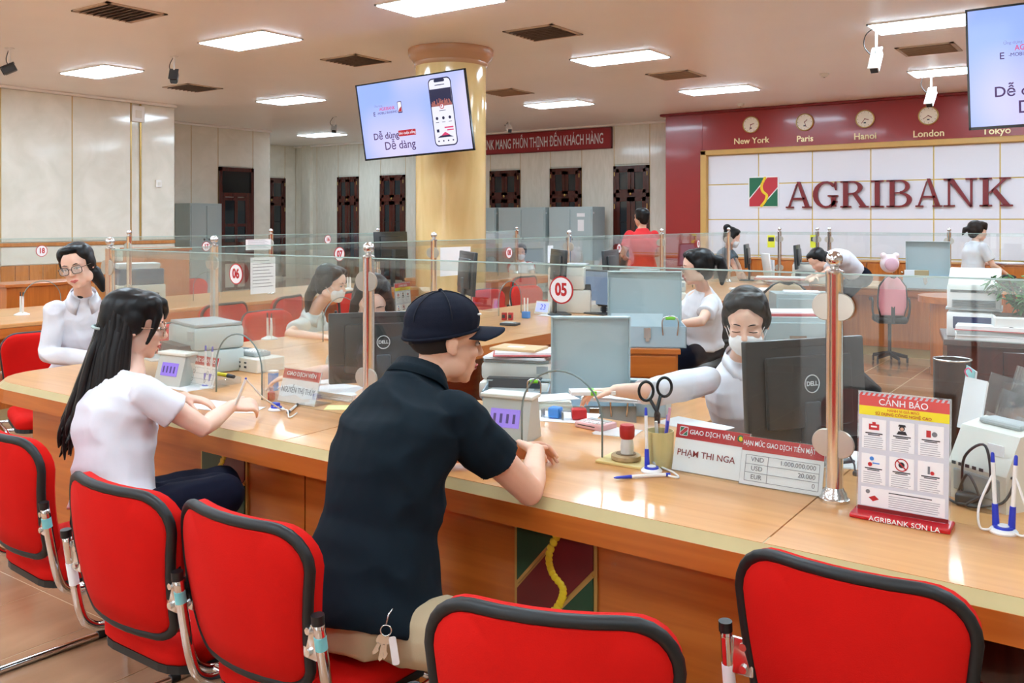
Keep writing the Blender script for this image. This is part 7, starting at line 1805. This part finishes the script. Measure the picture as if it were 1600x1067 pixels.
# ---- masked clerk in profile, forearms on the ledge
pel = dat(474, 600, 6.1); nek = dat(489, 488, 5.98)
J = dict(pel=pel, nek=nek, che=lerp(pel, nek, .58), sR=dat(470, 505, 5.78), sL=dat(530, 500, 6.12), eR=dat(452, 522, 5.62), wR=dat(512, 528, 5.42), eL=dat(540, 526, 5.9), wL=dat(566, 528, 5.5), kR=(-4.45, 4.0, .5), kL=(-4.45, 4.25, .5), aR=(-4.5, 4.0, .09), aL=(-4.5, 4.25, .09), hip=cdir(.4, -.9))
H4 = (dat(518, 443, 5.9), cdir(0.95, -0.18, -0.24), cdir(0.16, 0, 1), 1.0)
c4, J4, H4l = person('person in profile with white mask and pale shirt, arms folded on the counter ledge', J, H4, False, M_SKIN2, mat('pale green shirt', (226, 234, 232), .8), 0.62, -0.16, M_NAVY, 'trousers', 0.008, 1.0, None, 0.006, seed=31)
face_bits(c4, *H4l[:3], 1.0, lips=False); mask(c4, *H4l[:3], 1.0); collar(c4, J4, MATS['pale green shirt'], 1.2, drop=.05)
hair(c4, H4l, blobs=(((0, -0.105, -0.03), (0.05, 0.035, 0.08)),), tubes=((((0, -0.11, -0.05), .038), ((0.0, -0.13, -0.12), .034), ((0, -0.12, -0.22), .014)), (((0.05, 0.045, 0.085), .028), ((0.068, 0.035, 0.04), .012)), (((-0.05, 0.045, 0.085), .028), ((-0.068, 0.035, 0.04), .012))))

# ---- masked clerk behind the first monitor
pel = dat(585, 660, 4.35); nek = dat(582, 522, 4.12)
J = dict(pel=pel, nek=nek, che=lerp(pel, nek, .58), sR=dat(540, 545, 4.02), sL=dat(632, 545, 4.16), eR=dat(520, 580, 3.82), wR=dat(462, 586, 3.72), eL=dat(640, 600, 3.95), wL=dat(592, 604, 3.62), hip=cdir(-1, 0))
H5 = (dat(581, 474, 4.0), cdir(0.18, -0.88, -0.36), cdir(0.0, 0.1, 1), 1.0)
c5, J5, H5l = person('person with straight long hair and mask looking down behind the monitor', J, H5, False, M_SKIN2, MATS['pale green shirt'], 0.62, -0.16, M_NAVY, 'trousers', 0.007, 1.0,
    dict(R=dict(d=cdir(-0.95, -0.15, -0.2), palm=(0, 0, -1), thumb=cdir(0, -1, 0)), L=dict(d=cdir(-0.8, -0.4, -0.2), palm=(0, 0, -1), thumb=cdir(0, 1, 0))), 0.006, seed=41)
face_bits(c5, *H5l[:3], 1.0, lips=False, closed=True); mask(c5, *H5l[:3], 1.0); collar(c5, J5, MATS['pale green shirt'], 1.2, drop=.05)
hair(c5, H5l, m=M_HAIRBROWN, tubes=((((0.0, 0.04, 0.108), .02), ((0.05, 0.045, 0.08), .026), ((0.075, 0.03, 0.02), .022), ((0.085, 0.02, -0.08), .024), ((0.085, 0.0, -0.18), .02), ((0.08, 0.0, -0.25), .008)), (((0.0, 0.04, 0.108), .02), ((-0.05, 0.045, 0.08), .026), ((-0.075, 0.03, 0.02), .022), ((-0.085, 0.02, -0.08), .024), ((-0.085, 0.0, -0.18), .02), ((-0.08, 0.0, -0.25), .008)), (((0, -0.07, -0.05), .06), ((0, -0.09, -0.15), .06), ((0, -0.09, -0.24), .03))))

# ---- masked clerk reaching across, beside the second monitor
pel = dat(1168, 705, 3.62); nek = dat(1160, 556, 3.44)
J = dict(pel=pel, nek=nek, che=lerp(pel, nek, .58), sR=dat(1100, 588, 3.36), sL=dat(1226, 590, 3.54), eR=dat(1022, 612, 3.18), wR=dat(962, 610, 3.06), eL=dat(1256, 665, 3.42), wL=dat(1205, 690, 3.2), hip=cdir(-1, 0))
H6 = (dat(1166, 503, 3.32), cdir(-0.30, -0.88, -0.30), cdir(0.02, 0.08, 1), 0.99)
c6, J6, H6l = person('person in white blouse and mask reaching an arm with papers over the desk', J, H6, False, M_SKIN2, M_SHIRTW, 1.05, -0.16, M_NAVY, 'trousers', 0.006, 1.0,
    dict(R=dict(d=cdir(-0.95, 0.1, -0.12), palm=cdir(-0.1, -0.3, -0.9), thumb=cdir(-0.4, -0.8, -0.2), curl=(.5, .55, .6, .7), spread=.12), L=dict(d=cdir(-0.8, -0.4, -0.1), palm=(0, 0, -1), thumb=cdir(0, 1, 0))), 0.006, seed=51)
face_bits(c6, *H6l[:3], .99, lips=False, closed=True); mask(c6, *H6l[:3], .99); collar(c6, J6, M_SHIRTW, 1.2, spread=.02, drop=.09)
hair(c6, H6l, tubes=((((0.0, 0.045, 0.106), .02), ((0.05, 0.05, 0.08), .026), ((0.074, 0.012, 0.03), .015), ((0.076, -0.01, -0.02), .008)), (((0.0, 0.045, 0.106), .02), ((-0.05, 0.05, 0.08), .026), ((-0.074, 0.012, 0.03), .015), ((-0.076, -0.01, -0.02), .008))), blobs=(((0, -0.125, -0.01), (0.045, 0.035, 0.045)),))

# ---- clerk in white with glasses and ponytail, seen from behind and the side
pel = dat(1098, 535, 6.1); nek = dat(1098, 450, 5.98)
J = dict(pel=pel, nek=nek, che=lerp(pel, nek, .58), sR=dat(1080, 466, 6.15), sL=dat(1114, 468, 5.82), eR=dat(1060, 496, 6.1), wR=dat(1040, 500, 6.0), eL=dat(1096, 502, 5.66), wL=dat(1062, 506, 5.7), hip=cdir(-.3, .9))
H8 = (dat(1089, 418, 5.9), cdir(-0.95, 0.05, -0.10), (0, 0, 1), 1.0)
c8, J8, H8l = person('person in a white shirt with glasses and ponytail seated behind the grey steel box', J, H8, False, M_SKIN2, M_SHIRTW, 0.62, -0.1, M_NAVY, 'trousers', 0.009, 1.02, None, 0.014, seed=61)
face_bits(c8, *H8l[:3], 1.0); glasses(c8, *H8l[:3], MATS['dark glasses frame'], 1.0, False)
hair(c8, H8l, tubes=((((0, -0.11, 0.04), .035), ((0, -0.155, 0.03), .036), ((0, -0.165, -0.04), .038), ((0, -0.15, -0.12), .014)), (((0.05, 0.05, 0.085), .028), ((0.07, 0.03, 0.04), .014)), (((-0.05, 0.05, 0.085), .028), ((-0.07, 0.03, 0.04), .014))))

# ---- people deeper in the hall
b = dat(1003, 420, 11.0); f = cdir(-0.25, 1.0)
def stand(b, f, hgt, dx=0.0):
    r = V((f.y, -f.x, 0)); s = hgt/1.68
    return r, s
r, s = stand(b, f, 1.64)
J = dict(pel=V((b.x, b.y, .9*s)), nek=V((b.x, b.y, 1.42*s)), che=V((b.x, b.y, 1.2*s))-f*.02, sR=V((b.x, b.y, 1.355*s))+r*.175, sL=V((b.x, b.y, 1.355*s))-r*.175, eR=V((b.x, b.y, 1.1*s))+r*.24+f*.02, wR=V((b.x, b.y, 1.06*s))+r*.14+f*.22, eL=V((b.x, b.y, 1.1*s))-r*.24+f*.02, wL=V((b.x, b.y, 1.06*s))-r*.14+f*.22,
         kR=V((b.x, b.y, .48*s))+r*.09, kL=V((b.x, b.y, .48*s))-r*.09, aR=V((b.x, b.y, .085))+r*.1, aL=V((b.x, b.y, .085))-r*.1, hip=r, toeR=f, toeL=f)
H = (V((b.x, b.y, 1.555*s))+f*.02, cdir(-0.55, 0.8), (0, 0, 1), 1.0)
p7, _, Hl = person('person in a red polo shirt standing with his back turned by the red wall', J, H, True, M_SKIN, M_REDPOLO, 0.62, -0.2, mat('charcoal trousers', (40, 42, 50), .8), 'trousers', 0.011, 1.0, None, 0.006)
B = Blob(); add_hair_cap(B, Hl[0], Hl[1], Hl[2], 1.0, thick=.007); B.build('hair', M_HAIR, p7, .01, 2)
# bending woman in grey
b = dat(1126, 425, 11.3)
J = dict(pel=V((b.x, b.y, .86)), nek=dat(1139, 388, 11.2), che=lerp(V((b.x, b.y, .86)), dat(1139, 388, 11.2), .58), sR=dat(1134, 392, 11.0), sL=dat(1142, 393, 11.4), eR=dat(1146, 412, 11.0), wR=dat(1152, 425, 10.95), eL=dat(1152, 412, 11.3), wL=dat(1158, 424, 11.2), kR=V((b.x, b.y-.05, .46)), kL=V((b.x, b.y+.1, .46)), aR=V((b.x, b.y-.05, .085)), aL=V((b.x, b.y+.1, .085)), hip=cdir(.1, -1))
H = (dat(1144, 371, 11.15), cdir(0.9, -0.1, -0.35), cdir(.3, 0, 1), 1.0)
p9, _, Hl = person('person in a grey top bending over the far counter, hair in a bun', J, H, False, M_SKIN2, M_GREYSHIRT, 0.6, 0.25, M_NAVY, 'trousers', 0.011, 1.0, None, 0.005)
hair(p9, Hl, voxel=.01, blobs=(((0, -0.1, 0.09), (0.05, 0.05, 0.05)),)); mask(p9, *Hl[:3], 1.0)
# walking woman with folders
b = dat(1522, 425, 10.3); f = cdir(1, 0.05); r = V((f.y, -f.x, 0))
def at(x, z, y=0.0): return V((b.x, b.y, 0))+f*x+r*y+V((0, 0, z))
J = dict(pel=at(-.02, .84), nek=at(.02, 1.245), che=at(-.01, 1.07), sR=at(.02, 1.20, .16), sL=at(.02, 1.20, -.16), eR=at(.10, .98, .2), wR=at(.28, .88, .16), eL=at(.12, .99, -.2), wL=at(.30, .98, -.12), kR=at(.1, .45, .08), kL=at(-.06, .45, -.08), aR=at(.12, .085, .08), aL=at(-.18, .1, -.08), hip=r)
H = (at(.045, 1.36), cdir(0.97, -0.05, -0.12), (0, 0, 1), .98)
p10, _, Hl = person('person walking past the white panels in a white blouse with a short ponytail', J, H, False, M_SKIN2, M_SHIRTW, 0.75, -0.1, M_NAVY, 'trousers', 0.010, .95, None, 0.005)
hair(p10, Hl, m=M_HAIRBROWN, voxel=.009, tubes=((((0, -0.1, 0.02), .035), ((0, -0.15, -0.0), .035), ((0, -0.17, -0.06), .012)), (((0.05, 0.05, 0.085), .03), ((0.06, 0.06, 0.04), .018)), (((-0.05, 0.05, 0.085), .03), ((-0.06, 0.06, 0.04), .018)))); face_bits(p10, *Hl[:3], .98)
q = thing('document_folder', 'red and white folder carried by the walking person', 'folder', tuple(at(.40, .99, .03)), yaw_of(f))
bx('cover', (-.15, -.12, -.012), (.15, .12, -.004), M_DEEPRED, q); bx('sheets', (-.14, -.11, -.004), (.14, .11, .012), M_PAPER, q)
# bent-over woman at the far desk
J = dict(pel=dat(1340, 430, 9.7), nek=dat(1296, 404, 9.5), che=dat(1316, 405, 9.6), sR=dat(1296, 408, 9.7), sL=dat(1300, 410, 9.3), eR=dat(1284, 424, 9.6), wR=dat(1270, 430, 9.5), eL=dat(1292, 426, 9.2), wL=dat(1276, 432, 9.1), hip=cdir(0, 1))
H = (dat(1278, 407, 9.4), cdir(-0.75, -0.3, -0.65), cdir(-.7, 0, .75), 1.0)
p11, _, Hl = person('person with black hair bent low over the far desk, white blouse', J, H, False, M_SKIN2, M_SHIRTW, 0.6, 0.1, M_NAVY, 'trousers', 0.010, 1.0, None, 0.005)
hair(p11, Hl, voxel=.009, tubes=((((0, -0.1, 0.0), .04), ((0.0, -0.13, -0.06), .04), ((0, -0.14, -0.14), .02)),))
# small masked clerk under the sign 08
p = dat(815, 452, 13.7); chair(p.x, p.y, yaw_of(cdir(0, -1)), 'red chair under the small distant masked clerk')
J = dict(pel=dat(815, 452, 13.6), nek=dat(815, 408, 13.6), che=dat(815, 427, 13.65), sR=dat(802, 413, 13.6), sL=dat(829, 413, 13.6), eR=dat(798, 430, 13.5), wR=dat(806, 438, 13.3), eL=dat(833, 430, 13.5), wL=dat(824, 438, 13.3), hip=cdir(-1, 0))
H = (dat(814, 394, 13.55), cdir(-0.1, -1, -0.1), (0, 0, 1), 1.0)
p12, _, Hl = person('small distant person with a white mask seated under the sign 08', J, H, False, M_SKIN2, M_SHIRTW, 0.6, -0.1, M_NAVY, 'trousers', 0.011, 1.0, None, 0.004)
hair(p12, Hl, voxel=.01); mask(p12, *Hl[:3], 1.0); face_bits(p12, *Hl[:3], 1.0, lips=False)
# ------------------------------------------------------------------ lettering becomes plain meshes
bpy.context.view_layer.update()
dg = bpy.context.evaluated_depsgraph_get()
for o in [o for o in bpy.data.objects if o.type == 'FONT']:
    me = bpy.data.meshes.new_from_object(o.evaluated_get(dg))
    n = bpy.data.objects.new('tmp', me); COL.objects.link(n)
    n.parent = o.parent; n.location = o.location; n.rotation_euler = o.rotation_euler; n.scale = o.scale
    nm = o.name.split('.')[0]
    bpy.data.objects.remove(o, do_unlink=True); n.name = nm
for me in bpy.data.meshes:
    pass
